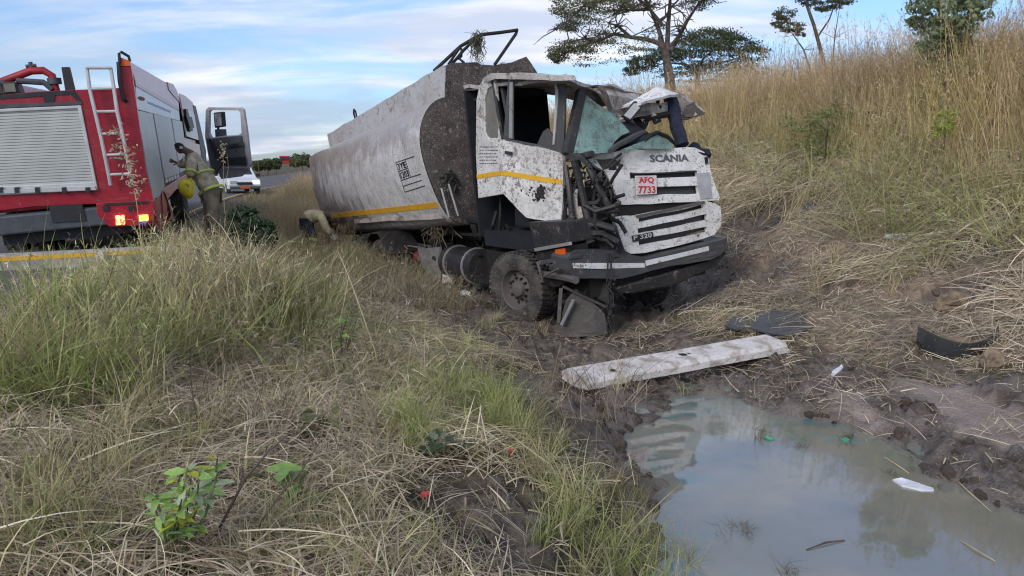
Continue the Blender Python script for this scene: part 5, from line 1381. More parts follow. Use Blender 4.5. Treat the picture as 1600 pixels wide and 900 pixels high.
# second rescuer bent double behind the tank
D2 = 16.6
def f2(u, v, dd=0.0): return at(u - 4, v - 5, D2 + dd)
wk = thing('person', f2(488, 402), 'person in tan jacket and dark trousers bending down behind the rear corner of the tanker', 'person')
j = dict(pel=(f2(482, 349), (.15, .14)), wst=(f2(489, 338), (.15, .14)), chs=(f2(506, 336), (.17, .15)), nck0=(f2(515, 343), (.10, .09)), nck=(f2(519, 347, .1), (.055, .055)), hd0=(f2(523, 351, .15), (.075, .08)), hd1=(f2(526, 356, .15), (.09, .095)), hd2=(f2(527, 360, .15), (.06, .07)),
         sl=(f2(507, 344, -.2), .075), el=(f2(514, 362, -.22), .06), wl=(f2(523, 373, -.15), .036), sr=(f2(510, 343, .2), .075), er=(f2(519, 362, .25), .06), wr=(f2(528, 374, .2), .036),
         hl=(f2(483, 354, -.1), .11), kl=(f2(494, 374, -.14), .078), al=(f2(490, 398, -.14), .05), tl=(f2(499, 401, -.16), .045), hr=(f2(483, 354, .1), .11), kr=(f2(488, 375, .14), .078), ar=(f2(482, 398, .14), .05), tr=(f2(491, 401, .12), .045))
jb = {k: (p, (tuple(x * .86 for x in r_) if isinstance(r_, tuple) else r_ * .8)) if k[:2] not in ('hd', 'nc') else (p, r_) for k, (p, r_) in j.items()}
eb = list(e); hand_edges(jb, eb, 'wl', f2(529, 381, -.1) - f2(523, 373, -.15), Vector((0, 1, 0)), 'L', .6); hand_edges(jb, eb, 'wr', f2(532, 380, .2) - f2(528, 374, .2), Vector((0, 1, 0)), 'Rt', .6)
skinned('body', jb, eb, 'skin', wk, 'pel')
cj = {k: (j[k][0], tuple(x * 1.38 for x in j[k][1]) if isinstance(j[k][1], tuple) else j[k][1] * 1.45) for k in ('wst', 'chs', 'nck0', 'sl', 'el', 'sr', 'er')}
cj['hem'] = (f2(482, 349), (.25, .23)); cj['wst'] = (f2(490, 341), (.25, .23)); cj['chs'] = (f2(504, 341), (.26, .23)); cj['wl2'] = (f2(521.5, 371, -.16), .055); cj['wr2'] = (f2(527, 372, .2), .055)
jk = skinned('jacket', cj, [('hem', 'wst'), ('wst', 'chs'), ('chs', 'nck0'), ('chs', 'sl'), ('sl', 'el'), ('el', 'wl2'), ('chs', 'sr'), ('sr', 'er'), ('er', 'wr2')], 'coat2', wk, 'chs')
tj = {k: (j[k][0], tuple(x * 1.1 for x in j[k][1]) if isinstance(j[k][1], tuple) else j[k][1] * 1.2) for k in ('pel', 'hl', 'kl', 'al', 'hr', 'kr', 'ar')}
tr_ = skinned('trousers', tj, [('pel', 'hl'), ('hl', 'kl'), ('kl', 'al'), ('pel', 'hr'), ('hr', 'kr'), ('kr', 'ar')], 'trouser', wk, 'pel')
for u, v, dd, a_ in ((493.5, 379, -.14, ('kl', 'al')), (487.3, 380, .14, ('kr', 'ar'))): ring_band(f2(u, v, dd), j[a_[0]][0] - j[a_[1]][0], .095, .095, .06, 'lime_band', 'hivis', tr_, Vector((0, 1, 0)))
for u, v, dd in ((525, 376, -.13), (530, 376, .2)): MB().tube([f2(u - 3, v - 4, dd), f2(u, v, dd), f2(u + 3, v + 4, dd)], [.05, .055, .045], 8).build('glove', 'glove', wk, smooth=True)
for t_, a_ in (('tl', 'al'), ('tr', 'ar')): MB().tube([j[a_][0] + Vector((0, 0, .06)), j[a_][0], (j[a_][0] + j[t_][0]) / 2, j[t_][0]], [.07, .075, .06, .05], 10).build('boot', 'boot', wk, smooth=True)
MB().lathe(f2(525, 354, .15), f2(523, 349, .15) - f2(526, 358, .15), [(-.0, .10), (.04, .095), (.08, .065), (.10, .001)], 14).build('hair', 'hair', wk, smooth=True)
# ------------------------------------------------------------------ grasses
SRC = bpy.data.collections.new('grass_tufts')            # tuft meshes to be instanced, never linked to the scene itself
def grass_mat(name, dryA, dryB, grA, grB, trans=.30, head=None):
    t = NT(name)
    tone, ht = t.attr('tone'), t.attr('ht')
    tint, val = t.attr('tint', True), t.attr('val', True)
    dry = t.mix(tone, dryA, dryB)
    odd = t.math('FRACT', t.math('MULTIPLY', tone, 3.73), 0)
    dry = t.mix(t.math('MULTIPLY', t.math('LESS_THAN', odd, .17), .75), dry, (.14, .105, .08)); dry = t.mix(t.math('MULTIPLY', t.math('GREATER_THAN', odd, .82), .75), dry, (.72, .64, .50))
    gr = t.mix(tone, grA, grB)
    # every blade leans its own way between straw and green
    f = t.math('ADD', tint, t.math('MULTIPLY', t.math('SUBTRACT', t.math('FRACT', t.math('MULTIPLY', tone, 7.31), 0), .5), .7), clamp=True)
    c = t.mix(f, dry, gr)
    if head is not None: c = t.mix(t.ramp(ht, .72, .85), c, head)
    vv = t.N('ShaderNodeCombineColor')
    for k in range(3): t.l.new(val, vv.inputs[k])
    c = t.mix(1.0, c, vv.outputs[0], 'MULTIPLY')
    t.set(base=c, rough=.7, spec=.22)
    tr = t.N('ShaderNodeBsdfTranslucent'); t.l.new(c, tr.inputs['Color'])
    mx = t.N('ShaderNodeMixShader'); mx.inputs[0].default_value = trans
    t.l.new(t.b.outputs[0], mx.inputs[1]); t.l.new(tr.outputs[0], mx.inputs[2]); t.l.new(mx.outputs[0], t.out.inputs[0])
    return t.m
M['g_tall'] = grass_mat('tall_dry_grass', (.58, .45, .24), (.43, .33, .17), (.33, .31, .11), (.42, .38, .15), .3, (.52, .38, .27))
M['g_green'] = grass_mat('green_grass', (.56, .46, .30), (.36, .28, .18), (.19, .24, .06), (.36, .42, .14), .35)
M['g_straw'] = grass_mat('flattened_straw', (.58, .48, .36), (.30, .235, .18), (.25, .25, .11), (.36, .34, .17), .2)
class Ribbon:
    def __init__(s): s.co, s.fa, s.tone, s.ht, s.n = [], [], [], [], 0
    def blade(s, pts, w, side, tone, h0=0., h1=1.):
        m = len(pts); k = s.n
        for i, p in enumerate(pts):
            t_ = i / (m - 1); ww = w * (1 - t_ ** 2.2) * .5 + .0006
            s.co += [p - side * ww, p + side * ww]; s.tone += [tone] * 2; s.ht += [h0 + (h1 - h0) * t_] * 2
        s.fa += [(k + 2 * i, k + 2 * i + 1, k + 2 * i + 3, k + 2 * i + 2) for i in range(m - 1)]
        s.n += 2 * m
    def obj(s, name, mat):
        me = bpy.data.meshes.new(name); me.from_pydata([tuple(c) for c in s.co], [], s.fa)
        for nm, d in (('tone', s.tone), ('ht', s.ht)):
            a = me.attributes.new(nm, 'FLOAT', 'POINT'); a.data.foreach_set('value', np.array(d, np.float32))
        for p in me.polygons: p.use_smooth = True
        me.materials.append(M[mat]); o = bpy.data.objects.new(name, me); return o
r_ = np.random.default_rng(11)
def V3(*a): return np.array(a, float)
def tuft_up(n, L, W, spread, lean, curve, droop=.25, seeds=0, segs=5):
    rb = Ribbon()
    for _ in range(n):
        a = r_.uniform(0, 2 * np.pi); rad_ = spread * np.sqrt(r_.random()); b = V3(rad_ * np.cos(a), rad_ * np.sin(a), -.03)
        d = r_.uniform(0, 2 * np.pi); dh = V3(np.cos(d), np.sin(d), 0); l = r_.uniform(*L); ln = r_.uniform(0, lean); cv = r_.uniform(.2, 1) * curve
        ts = np.linspace(0, 1, segs + 1)
        pts = [b + dh * l * (ln * t_ + cv * t_ * t_) + V3(0, 0, l * (t_ - droop * cv * 1.6 * t_ ** 2.5)) for t_ in ts]
        sd = V3(-np.sin(d), np.cos(d), 0) * .75 + dh * r_.uniform(-.6, .6); sd /= np.linalg.norm(sd)
        tone = r_.random(); rb.blade(pts, r_.uniform(.7, 1.25) * W, sd, tone, 0, .7 if seeds else 1)
        if seeds and r_.random() < .8:
            for q in range(seeds):
                t_ = r_.uniform(.74, 1.0); i = min(int(t_ * segs), segs - 1); p = pts[i] + (pts[i + 1] - pts[i]) * (t_ * segs - i)
                e = r_.normal(0, 1, 3); e[2] = abs(e[2]) * .8; e /= np.linalg.norm(e); ll = r_.uniform(.03, .09)
                sdd = np.cross(e, V3(0, 0, 1)); sdd /= (np.linalg.norm(sdd) + 1e-6)
                rb.blade([p, p + e * ll * .5, p + e * ll + V3(0, 0, -.01)], .007, sdd, tone, .86, 1)
    return rb
def tuft_laid(n, L, W, fan, hmax, rad_=.28):
    rb = Ribbon()
    for _ in range(n):
        d = r_.normal(0, fan); dh = V3(np.cos(d), np.sin(d), 0); sdh = V3(-np.sin(d), np.cos(d), 0); l = r_.uniform(*L)
        b = V3(r_.uniform(-rad_, rad_), r_.uniform(-rad_, rad_), r_.uniform(-.01, hmax * .35)); h = r_.uniform(.1, 1) * hmax; cv = r_.normal(0, .18); dz = r_.normal(0, .05)
        ts = np.linspace(0, 1, 6)
        pts = [b + dh * l * (t_ - .3) + sdh * l * cv * t_ * t_ + V3(0, 0, h * 4 * t_ * (1 - t_) * .5 + h * .3 * (1 - t_) + dz * t_) for t_ in ts]
        sd = sdh * r_.uniform(.4, 1) + V3(0, 0, r_.uniform(-.6, .6)); sd /= np.linalg.norm(sd)
        rb.blade(pts, W * r_.choice([.5, .7, 1.0, 1.2, 1.6]), sd, r_.random())
    return rb
def make_set(prefix, mat, fn, k=6):
    c = bpy.data.collections.new(prefix)
    for i in range(k): c.objects.link(fn().obj(f'{prefix}_tuft', mat))
    return c
S_tall = make_set('tall_dry', 'g_tall', lambda: tuft_up(15, (1.0, 1.75), .0075, .20, .22, .35, .3, 13, 6), 7)
S_green = make_set('green', 'g_green', lambda: tuft_up(34, (.45, 1.0), .0085, .14, .35, .75, .5), 7)
S_thin = make_set('thin', 'g_green', lambda: tuft_up(20, (.4, 1.0), .0055, .16, .30, .5, .35, 4), 6)
S_short = make_set('short', 'g_green', lambda: tuft_up(34, (.10, .34), .0052, .15, .7, .9, .5, segs=4), 6)
S_laid = make_set('laid', 'g_straw', lambda: tuft_laid(46, (.16, .62), .0048, .75, .12, .30), 9)
S_mess = make_set('mess', 'g_straw', lambda: tuft_laid(44, (.10, .45), .0045, 3.0, .11, .27), 8)
S_lit = make_set('litter', 'g_straw', lambda: tuft_laid(22, (.04, .28), .005, 3.0, .022, .22), 8)

WEEDS = [ground_px(u, v) for u, v in ((268, 893), (268, 915), (240, 905), (300, 905), (462, 806), (462, 830), (535, 566), (488, 680), (690, 728), (690, 745))]
BITS = [ground_px(u, v) for u, v in ((1475, 555), (1495, 560), (1520, 555), (1180, 505), (1215, 505), (1250, 500), (1410, 370), (1395, 372), (1425, 370), (1308, 580), (1492, 486))]
def clear_weeds(x, y, r=.2):
    m = np.ones(len(x), bool)
    for p in WEEDS: m &= np.hypot(x - p.x, y - p.y) > r
    return m
def clear_bits(x, y, r=.3):
    m = np.ones(len(x), bool)
    for p in BITS: m &= np.hypot(x - p.x, y - p.y) > r
    return m
def scatter(name, P, sets, rot, scl, tint, val):
    n = len(P)
    me = bpy.data.meshes.new(name); me.vertices.add(n); me.vertices.foreach_set('co', np.asarray(P, np.float32).ravel())
    def put(k, ty, d):
        a = me.attributes.new(k, ty, 'POINT'); a.data.foreach_set('vector' if ty == 'FLOAT_VECTOR' else 'value', np.asarray(d).ravel())
    put('rot', 'FLOAT_VECTOR', np.asarray(rot, np.float32)); put('scl', 'FLOAT_VECTOR', np.asarray(scl, np.float32))
    put('tint', 'FLOAT', np.asarray(tint, np.float32)); put('val', 'FLOAT', np.asarray(val, np.float32))
    put('pick', 'INT', rng.integers(0, 1000, n).astype(np.int32))
    o = bpy.data.objects.new(name, me); COL.objects.link(o); o['kind'] = 'stuff'
    g = bpy.data.node_groups.new(name, 'GeometryNodeTree')
    g.interface.new_socket('Geometry', in_out='INPUT', socket_type='NodeSocketGeometry'); g.interface.new_socket('Geometry', in_out='OUTPUT', socket_type='NodeSocketGeometry')
    N = g.nodes.new; L = g.links.new
    gi, go = N('NodeGroupInput'), N('NodeGroupOutput')
    ci = N('GeometryNodeCollectionInfo'); ci.inputs['Collection'].default_value = sets; ci.inputs['Separate Children'].default_value = True; ci.inputs['Reset Children'].default_value = True
    ip = N('GeometryNodeInstanceOnPoints'); ip.inputs['Pick Instance'].default_value = True
    def na(k, ty):
        q = N('GeometryNodeInputNamedAttribute'); q.data_type = ty; q.inputs['Name'].default_value = k; return q.outputs['Attribute']
    er = N('FunctionNodeEulerToRotation')
    L(gi.outputs[0], ip.inputs['Points']); L(ci.outputs[0], ip.inputs['Instance']); L(na('pick', 'INT'), ip.inputs['Instance Index'])
    L(na('rot', 'FLOAT_VECTOR'), er.inputs[0]); L(er.outputs[0], ip.inputs['Rotation']); L(na('scl', 'FLOAT_VECTOR'), ip.inputs['Scale']); L(ip.outputs[0], go.inputs[0])
    md = o.modifiers.new('grow', 'NODES'); md.node_group = g
    return o
def aq(a, q):
    """road coordinates (along, across) to plan"""
    d = np.clip(a - 12, 0, 48); qq = q + .0018 * d * d + np.clip(a - 60, 0, 400) * .17
    return -math.sin(RAZ) * a + math.cos(RAZ) * qq, math.cos(RAZ) * a + math.sin(RAZ) * qq
def to_px(x, y, z):
    q = np.stack([x, y, z - 1.7], -1); d = q @ np.array(FWD); 
    return 800 + FPX * (q @ np.array(RGT)) / d, 450 - FPX * (q @ np.array(UPV)) / d, d
def loc_in(fr, x, y, z):
    q = np.stack([x, y, z], -1) - np.array(fr.O); return q @ np.array(fr.X), q @ np.array(fr.Y)
def mud_wide(x, y, r=.24):
    m = np.zeros(len(x))
    for dx, dy in ((r, 0), (-r, 0), (0, r), (0, -r), (0, 0)): m = np.maximum(m, masks(x + dx, y + dy)[1])
    return m
def clear_of(x, y, z, truck_pad=.05):
    kx, ky = loc_in(K, x, y, z); gx, gy = loc_in(G, x, y, z)
    return ~((kx > -11.2) & (kx < .15) & (np.abs(ky) < 1.3 + truck_pad)) & ~((gx > -.35) & (gx < 10) & (np.abs(gy) < 1.45)) & (q_of(x, y) > -1.75)
def slope_rot(x, y, yaw, jit=.12):
    e = .12; gx = (H0(x + e, y) - H0(x - e, y)) / (2 * e); gy = (H0(x, y + e) - H0(x, y - e)) / (2 * e)
    out = []
    for a, b, w in zip(gx, gy, yaw):
        n = Vector((-a + random.gauss(0, jit), -b + random.gauss(0, jit), 1)).normalized()
        m = Vector((0, 0, 1)).rotation_difference(n).to_matrix() @ Matrix.Rotation(w, 3, 'Z'); out.append(tuple(m.to_euler()))
    return np.array(out).reshape(-1, 3)
def up_rot(n, lean, bias=(0, 0)):
    return np.stack([rng.normal(bias[0], lean, n), rng.normal(bias[1], lean, n), rng.uniform(0, 2 * np.pi, n)], -1)
def cand(a0, a1, q0, q1, dens):
    n = int((a1 - a0) * (q1 - q0) * dens); a = rng.uniform(a0, a1, n); q = rng.uniform(q0, q1, n); x, y = aq(a, q)
    z, sp, mud, soil, slick = H(x, y, True)
    return a, q, x, y, z, sp, mud, soil
def fill(name, sets, sel, x, y, z, rot, s, tint, val, dz=0.0):
    s3 = s if s.ndim == 2 else np.stack([s, s, s], -1)
    return scatter(name, np.stack([x, y, z + dz], -1)[sel], sets, rot[sel] if len(rot) == len(x) else rot, s3[sel], tint[sel], val[sel])
R_ = lambda n, a, b: rng.uniform(a, b, n)

# tall dry grass standing along the top of the cutting
a, q, x, y, z, sp, mud, soil = cand(-6, 62, 8.4, 19, 17)
n = len(x); edge = 9.65 + fbm(x, y, .6, 3, 71) * 1.8
keep = (q > edge + .55) & (rng.random(n) < np.where(q < 13, 1, .55) * np.where(a > 30, .6, 1)) & (np.hypot(x, y) > 4)
s = R_(n, .72, 1.12) * (1 + .25 * fbm(x, y, .5, 3, 72)) * np.clip(.40 + (q - edge) * .34, .4, 1.0) * np.where((rng.random(n) < .14) & (q > 10.6), R_(n, 1.2, 1.55), 1)
fill('tall_dry_grass', S_tall, keep, x, y, z, up_rot(n, .14, (0, -.10)), s, np.clip(.34 + 1.2 * fbm(x, y, .55, 3, 73) - (q - 11) * .02, 0, 1), R_(n, .85, 1.5) * (1 + .5 * fbm(x, y, .8, 2, 74)))
# greener grass mixed in low on the slope, leaning downhill
a, q, x, y, z, sp, mud, soil = cand(-4, 32, 7.6, 12.5, 13)
n = len(x); edge = 9.0 + fbm(x, y, .6, 3, 71) * 1.6
keep = (q > edge) & (rng.random(n) < .8) & (np.hypot(x, y) > 4)
fill('slope_grass', S_thin, keep, x, y, z, up_rot(n, .45, (.1, -.65)), R_(n, .9, 1.7), np.clip(.20 + 1.0 * fbm(x, y, .5, 3, 75), 0, .8), R_(n, .75, 1.45))
# golden verge between road and ditch farther on
a, q, x, y, z, sp, mud, soil = cand(12.5, 60, -1.5, 7.5, 11)
n = len(x); hgt = np.clip((a - 13.5) / 6, .22, .62) * R_(n, .8, 1.2) * np.where(a < 30, np.clip(.30 + q * .6, .25, 1), np.clip(.45 + q * .8, .25, 1.7))
keep = clear_of(x, y, z, .3) & (q < 6.5) & ~((a > 12) & (a < 17.3) & (q < -.9))
fill('verge_grass', S_tall, keep, x, y, z, up_rot(n, .12), hgt, np.clip(.35 + fbm(x, y, .4, 3, 76), 0, 1), R_(n, .85, 1.15))
a, q, x, y, z, sp, mud, soil = cand(9.5, 18, -1.55, 3, 22)
keep = clear_of(x, y, z, .3); n = len(x); pu, pv, pd = to_px(x, y, z)
keep &= ~((pu > 455) & (pu < 535) & (pd < 17) & (pd > 14.2))
hgt = R_(n, .55, .95) * np.clip((pv - np.where(pu < 250, 398, np.where((pu > 285) & (pu < 350), 330, 352))) * pd / FPX / .8, .15, .85)
fill('verge_thicket', S_thin, keep, x, y, z, up_rot(n, .25), hgt, np.clip(.22 + fbm(x, y, .6, 3, 77), 0, 1), R_(n, .45, 1.2))
# rank green clump on the left
CL = zone([(-260, 480), (60, 462), (220, 452), (340, 440), (430, 470), (410, 540), (360, 610), (250, 660), (60, 690), (-260, 720)])
a, q, x, y, z, sp, mud, soil = cand(3.0, 12, -6.5, 1.2, 44)
n = len(x); d_ = sdf(CL, x, y) + fbm(x, y, .9, 3, 78) * 1.1; pu, pv, pd = to_px(x, y, z)
lim = np.clip((pv - np.where(pu < 235, 408, 350)) * pd / FPX, .12, 1.15)
keep = (d_ < .15) & clear_of(x, y, z) & (np.hypot(x, y) > 2.2)
s = np.minimum(R_(n, .75, 1.15), lim / .80)
fill('rank_green_grass', S_green, keep & (rng.random(n) < np.clip(.38 + .9 * fbm(x, y, 1.3, 3, 110), .06, .9)), x, y, z, up_rot(n, .32), s * (1 + .7 * fbm(x, y, 1.1, 3, 111)), np.clip(.56 + 1.3 * fbm(x, y, .9, 3, 79) + rng.normal(0, .2, n), 0, 1), R_(n, .5, 1.5))
fill('seeding_grass', S_thin, keep & (rng.random(n) < .40), x, y, z, up_rot(n, .34), s * R_(n, .7, 1.35), np.clip(.2 + .9 * fbm(x, y, .8, 3, 80), 0, 1), R_(n, .75, 1.8))
# flattened, trampled straw of the ditch side and foreground
a, q, x, y, z, sp, mud, soil = cand(.6, 15, -4.5, 6.2, 48)
mw = mud_wide(x, y, .36); n = len(x); rr = np.hypot(x, y); patch = fbm(x, y, 1.1, 3, 81)
ok = clear_of(x, y, z) & (sp > .03) & (rr > 1.3) & clear_weeds(x, y)
keep = ok & (rng.random(n) < np.clip(1.0 - 1.1 * mw + .35 * patch, 0.0, 1) * np.where(rr > 6, .5, .8))
yaw = np.pi * (.15 + 1.5 * fbm(x, y, .55, 2, 82)) + rng.normal(0, .5, n)
fill('flattened_straw', S_laid, keep, x, y, z, slope_rot(x[keep], y[keep], yaw[keep], .16), R_(n, .6, 1.15), np.clip(.12 + 1.2 * fbm(x, y, .9, 3, 83), 0, .9), R_(n, .85, 2.0) * (1 - .45 * mw), .01)
keep = ok & (rng.random(n) < np.clip(.62 - .9 * mw + .5 * patch, .015, 1) * .62)
fill('tangled_grass', S_mess, keep, x, y, z, slope_rot(x[keep], y[keep], yaw[keep], .22), R_(n, .6, 1.2), np.clip(.18 + 1.3 * fbm(x, y, 1.0, 3, 84), 0, 1), R_(n, .75, 1.9) * (1 - .4 * mw), .015)
keep = ok & (rng.random(n) < np.clip(.62 - .95 * mw + .9 * fbm(x, y, 1.3, 3, 85), 0, 1) * .7)
fill('short_grass', S_short, keep, x, y, z, up_rot(n, .3), R_(n, .6, 1.35), np.clip(.55 + 1.3 * fbm(x, y, .7, 3, 86), .05, 1), R_(n, .9, 1.6))
# loose straws everywhere, mud included
a, q, x, y, z, sp, mud, soil = cand(.6, 17, -3, 11, 30)
n = len(x); ok = clear_of(x, y, z, -.2) & (sp > .05) & (np.hypot(x, y) > 1.2)
keep = ok & (rng.random(n) < np.clip(.95 - .72 * mud, .1, 1) * np.clip(1.0 + 1.6 * fbm(x, y, 1.4, 3, 87), .1, 1))
fill('straw_litter', S_lit, keep, x, y, z, slope_rot(x[keep], y[keep], R_(n, 0, 6.3)[keep], .08), R_(n, .7, 1.4), np.clip(.1 + .6 * fbm(x, y, 1, 2, 88), 0, .8), R_(n, .65, 1.6), .012)
# grass bowled over down the slope on the right
a, q, x, y, z, sp, mud, soil = cand(-2, 24, 5.2, 11.2, 30)
mw = mud_wide(x, y); n = len(x); patch = fbm(x, y, .9, 3, 89); ok = clear_of(x, y, z) & (sp > .1) & (np.hypot(x, y) > 3) & clear_bits(x, y, .42)
keep = ok & (rng.random(n) < np.clip(.34 + 2.2 * patch - .62 * soil - 1.1 * mw + .20 * (q - 7.5), .0, 1))
yaw = np.radians(200) + rng.normal(0, .75, n) + 1.3 * fbm(x, y, .5, 2, 90)
fill('bowled_over_grass', S_laid, keep, x, y, z, slope_rot(x[keep], y[keep], yaw[keep], .14), R_(n, .8, 1.5) * np.where(q > 8.3, 1.45, 1), np.clip(.05 + .8 * fbm(x, y, .9, 3, 91), 0, .8), R_(n, .75, 1.8), .015)
# matted brown straw trodden into the soil between beam, truck and slope
a, q, x, y, z, sp, mud, soil = cand(1, 14, 4.2, 9.4, 34)
mw = mud_wide(x, y, .15); n = len(x); ok = clear_of(x, y, z) & (sp > .3) & clear_bits(x, y)
keep = ok & (rng.random(n) < np.clip(.42 - .42 * mw - .18 * soil + 2.0 * fbm(x, y, 1.3, 3, 98), 0, 1))
fill('matted_straw', S_mess, keep, x, y, z, slope_rot(x[keep], y[keep], R_(n, 0, 6.3)[keep], .12), np.stack([R_(n, .8, 1.4)] * 2 + [R_(n, .35, .8)], -1), np.clip(.02 + .5 * fbm(x, y, 1, 2, 99), 0, .5), R_(n, .45, 1.15), .01)
# dead brown stems standing in the thicket and trampled ground
S_dead = make_set('dead', 'g_straw', lambda: tuft_up(12, (.25, .8), .005, .18, .5, .5, .3, 3), 6)
TH = zone([(360, 420), (470, 380), (560, 400), (640, 470), (600, 520), (450, 540), (380, 500)])
a, q, x, y, z, sp, mud, soil = cand(1.2, 15, -4, 3.6, 16)
n = len(x); d_ = sdf(TH, x, y); ok = clear_of(x, y, z) & (sp > .1) & (np.hypot(x, y) > 1.6) & clear_weeds(x, y, .3)
keep = ok & (rng.random(n) < np.clip(np.where(d_ < .3, 1.0, .22 + 1.3 * fbm(x, y, .9, 3, 101)) , 0, 1))
fill('dead_stems', S_dead, keep, x, y, z, up_rot(n, .4), R_(n, .5, 1.1), np.clip(rng.normal(-.05, .1, n), 0, .4), R_(n, .3, 1.0))
# upright green tufts in the middle foreground
P, S, TI = [], [], []
for (u, v, k, s, ti) in [(720, 630, 14, .56, .9), (690, 655, 10, .5, .85), (760, 650, 12, .52, .9), (640, 690, 9, .45, .85), (660, 620, 8, .4, .8), (790, 675, 8, .45, .8), (60, 640, 10, .8, .95), (110, 620, 8, .8, .9), (800, 690, 8, .5, .55), (850, 700, 6, .45, .5), (900, 800, 6, .52, .6), (960, 850, 8, .55, .7), (1000, 800, 7, .4, .45), (1010, 890, 8, .5, .6),
                         (930, 900, 6, .5, .6), (870, 760, 4, .4, .5), (560, 600, 5, .4, .7), (470, 600, 5, .4, .6), (980, 750, 6, .35, .35), (930, 740, 5, .35, .4), (620, 870, 6, .3, .5), (520, 860, 6, .4, .4), (120, 760, 9, .45, .5), (200, 740, 8, .5, .35), (90, 860, 9, .5, .5), (420, 870, 8, .45, .35),
                         (160, 830, 7, .45, .3), (360, 680, 6, .5, .25), (760, 510, 5, .34, .5), (820, 520, 4, .35, .45), (1300, 415, 5, .5, .05), (1280, 440, 5, .5, .05), (1430, 420, 5, .5, .05), (1400, 440, 4, .4, .05)]:
    p = ground_px(u, v)
    for _ in range(k):
        xx, yy = p.x + random.gauss(0, .16), p.y + random.gauss(0, .16); P.append((xx, yy, h1(xx, yy))); S.append(s * random.uniform(.7, 1.2)); TI.append(min(1, max(0, random.gauss(ti, .15))))
P = np.array(P); S = np.array(S); n = len(P)
scatter('upright_tufts', P, S_green, up_rot(n, .2), np.stack([S, S, S], -1), np.array(TI), R_(n, .9, 1.45))
a, q, x, y, z, sp, mud, soil = cand(1.2, 9, -4, 3.4, 9)
n = len(x); keep = clear_of(x, y, z) & (sp > .12) & (np.hypot(x, y) > 1.5) & (rng.random(n) < np.clip(.16 - mud + 1.5 * fbm(x, y, .8, 3, 97), 0, 1))
fill('fresh_tufts', S_green, keep, x, y, z, up_rot(n, .35), R_(n, .22, .48), np.clip(.65 + rng.normal(0, .25, n), 0, 1), R_(n, .75, 1.25))
# drowned stems standing in the puddle's edge
P = np.array([tuple(water_px(u + random.gauss(0, 14), v + random.gauss(0, 9)))[:3] for u, v, k in [(1150, 830, 2), (1165, 810, 2), (1235, 890, 2), (1180, 690, 3), (1330, 690, 3), (1440, 735, 3), (1390, 735, 2), (1250, 700, 2)] for _ in range(k)])
n = len(P); S = R_(n, .25, .45)
scatter('drowned_grass', P, S_short, up_rot(n, .6), np.stack([S, S, S], -1), R_(n, 0, .5), R_(n, .25, .5))

# ------------------------------------------------------------------ leaves, weeds, bushes, trees
def leaf_mat(name, a, b, trans=.35):
    t = NT(name); c = t.mix(t.ramp(t.noise(5.5, 3), .35, .65), a, b)
    rnd = t.N('ShaderNodeObjectInfo').outputs['Random']; c = t.mix(t.math('MULTIPLY', rnd, .5), c, tuple(min(1, q * 1.5) for q in b))
    t.set(base=c, rough=.5, spec=.35); tr = t.N('ShaderNodeBsdfTranslucent'); t.l.new(c, tr.inputs['Color'])
    mx = t.N('ShaderNodeMixShader'); mx.inputs[0].default_value = trans
    t.l.new(t.b.outputs[0], mx.inputs[1]); t.l.new(tr.outputs[0], mx.inputs[2]); t.l.new(mx.outputs[0], t.out.inputs[0]); M[name] = t.m
leaf_mat('leaf_bright', (.18, .32, .07), (.30, .44, .13)); leaf_mat('leaf_yellow', (.40, .42, .03), (.46, .46, .06)); leaf_mat('leaf_pale', (.28, .36, .20), (.38, .46, .30)); leaf_mat('leaf_dark', (.025, .05, .025), (.05, .085, .04))
leaf_mat('leaf_dead', (.30, .27, .20), (.40, .37, .30)); leaf_mat('leaf_acacia', (.075, .085, .045), (.13, .135, .07)); leaf_mat('leaf_acacia_dark', (.055, .075, .035), (.105, .12, .05)); leaf_mat('leaf_bush', (.17, .22, .11), (.28, .33, .20)); leaf_mat('leaf_mid', (.11, .15, .05), (.19, .22, .08)); leaf_mat('leaf_fern', (.22, .27, .04), (.32, .36, .08))
M['bark'] = plain('bark', (.085, .068, .058), .9, var=.4, scale=6, bump=.03)
M['twig'] = plain('dead_twig', (.085, .062, .055), .9, var=.35, scale=9)
M['stem'] = plain('green_stem', (.13, .14, .07), .8, var=.3)
M['stalk'] = plain('dry_stalk', (.44, .36, .22), .8, var=.25)
def leaf_mesh(w=.5, name='leaf'):
    me = bpy.data.meshes.new(name); vs, fs = [], []
    for i, (t_, ww) in enumerate(((0, .04), (.15, .6), (.38, 1), (.65, .8), (.87, .38), (1, .03))):
        z = -.22 * t_ * t_
        vs += [(t_, -ww * w / 2, z + .06 * ww), (t_, 0, z), (t_, ww * w / 2, z + .06 * ww)]
    for i in range(5):
        k = 3 * i; fs += [(k, k + 3, k + 4, k + 1), (k + 1, k + 4, k + 5, k + 2)]
    me.from_pydata(vs, [], fs)
    for p in me.polygons: p.use_smooth = True
    return me
LEAF = {}
def leaf_of(mat, w):
    if (mat, w) not in LEAF:
        me = leaf_mesh(w); me.materials.append(M[mat]); LEAF[(mat, w)] = me
    return LEAF[(mat, w)]
def put_leaf(parent, base, dirv, size, mat, w=.5, roll=0.):
    o = bpy.data.objects.new('leaf', leaf_of(mat, w)); COL.objects.link(o); o.parent = parent
    d = Vector(dirv).normalized(); sd = Vector((0, 0, 1)).cross(d); sd = sd.normalized() if sd.length > 1e-3 else Vector((1, 0, 0)); up = d.cross(sd)
    m = Matrix((d, sd, up)).transposed(); m = m @ Matrix.Rotation(roll, 3, 'X')
    o.matrix_parent_inverse = Matrix.Identity(4)
    o.location = Vector(base) - parent.location; o.rotation_euler = m.to_euler(); o.scale = (size,) * 3
    return o
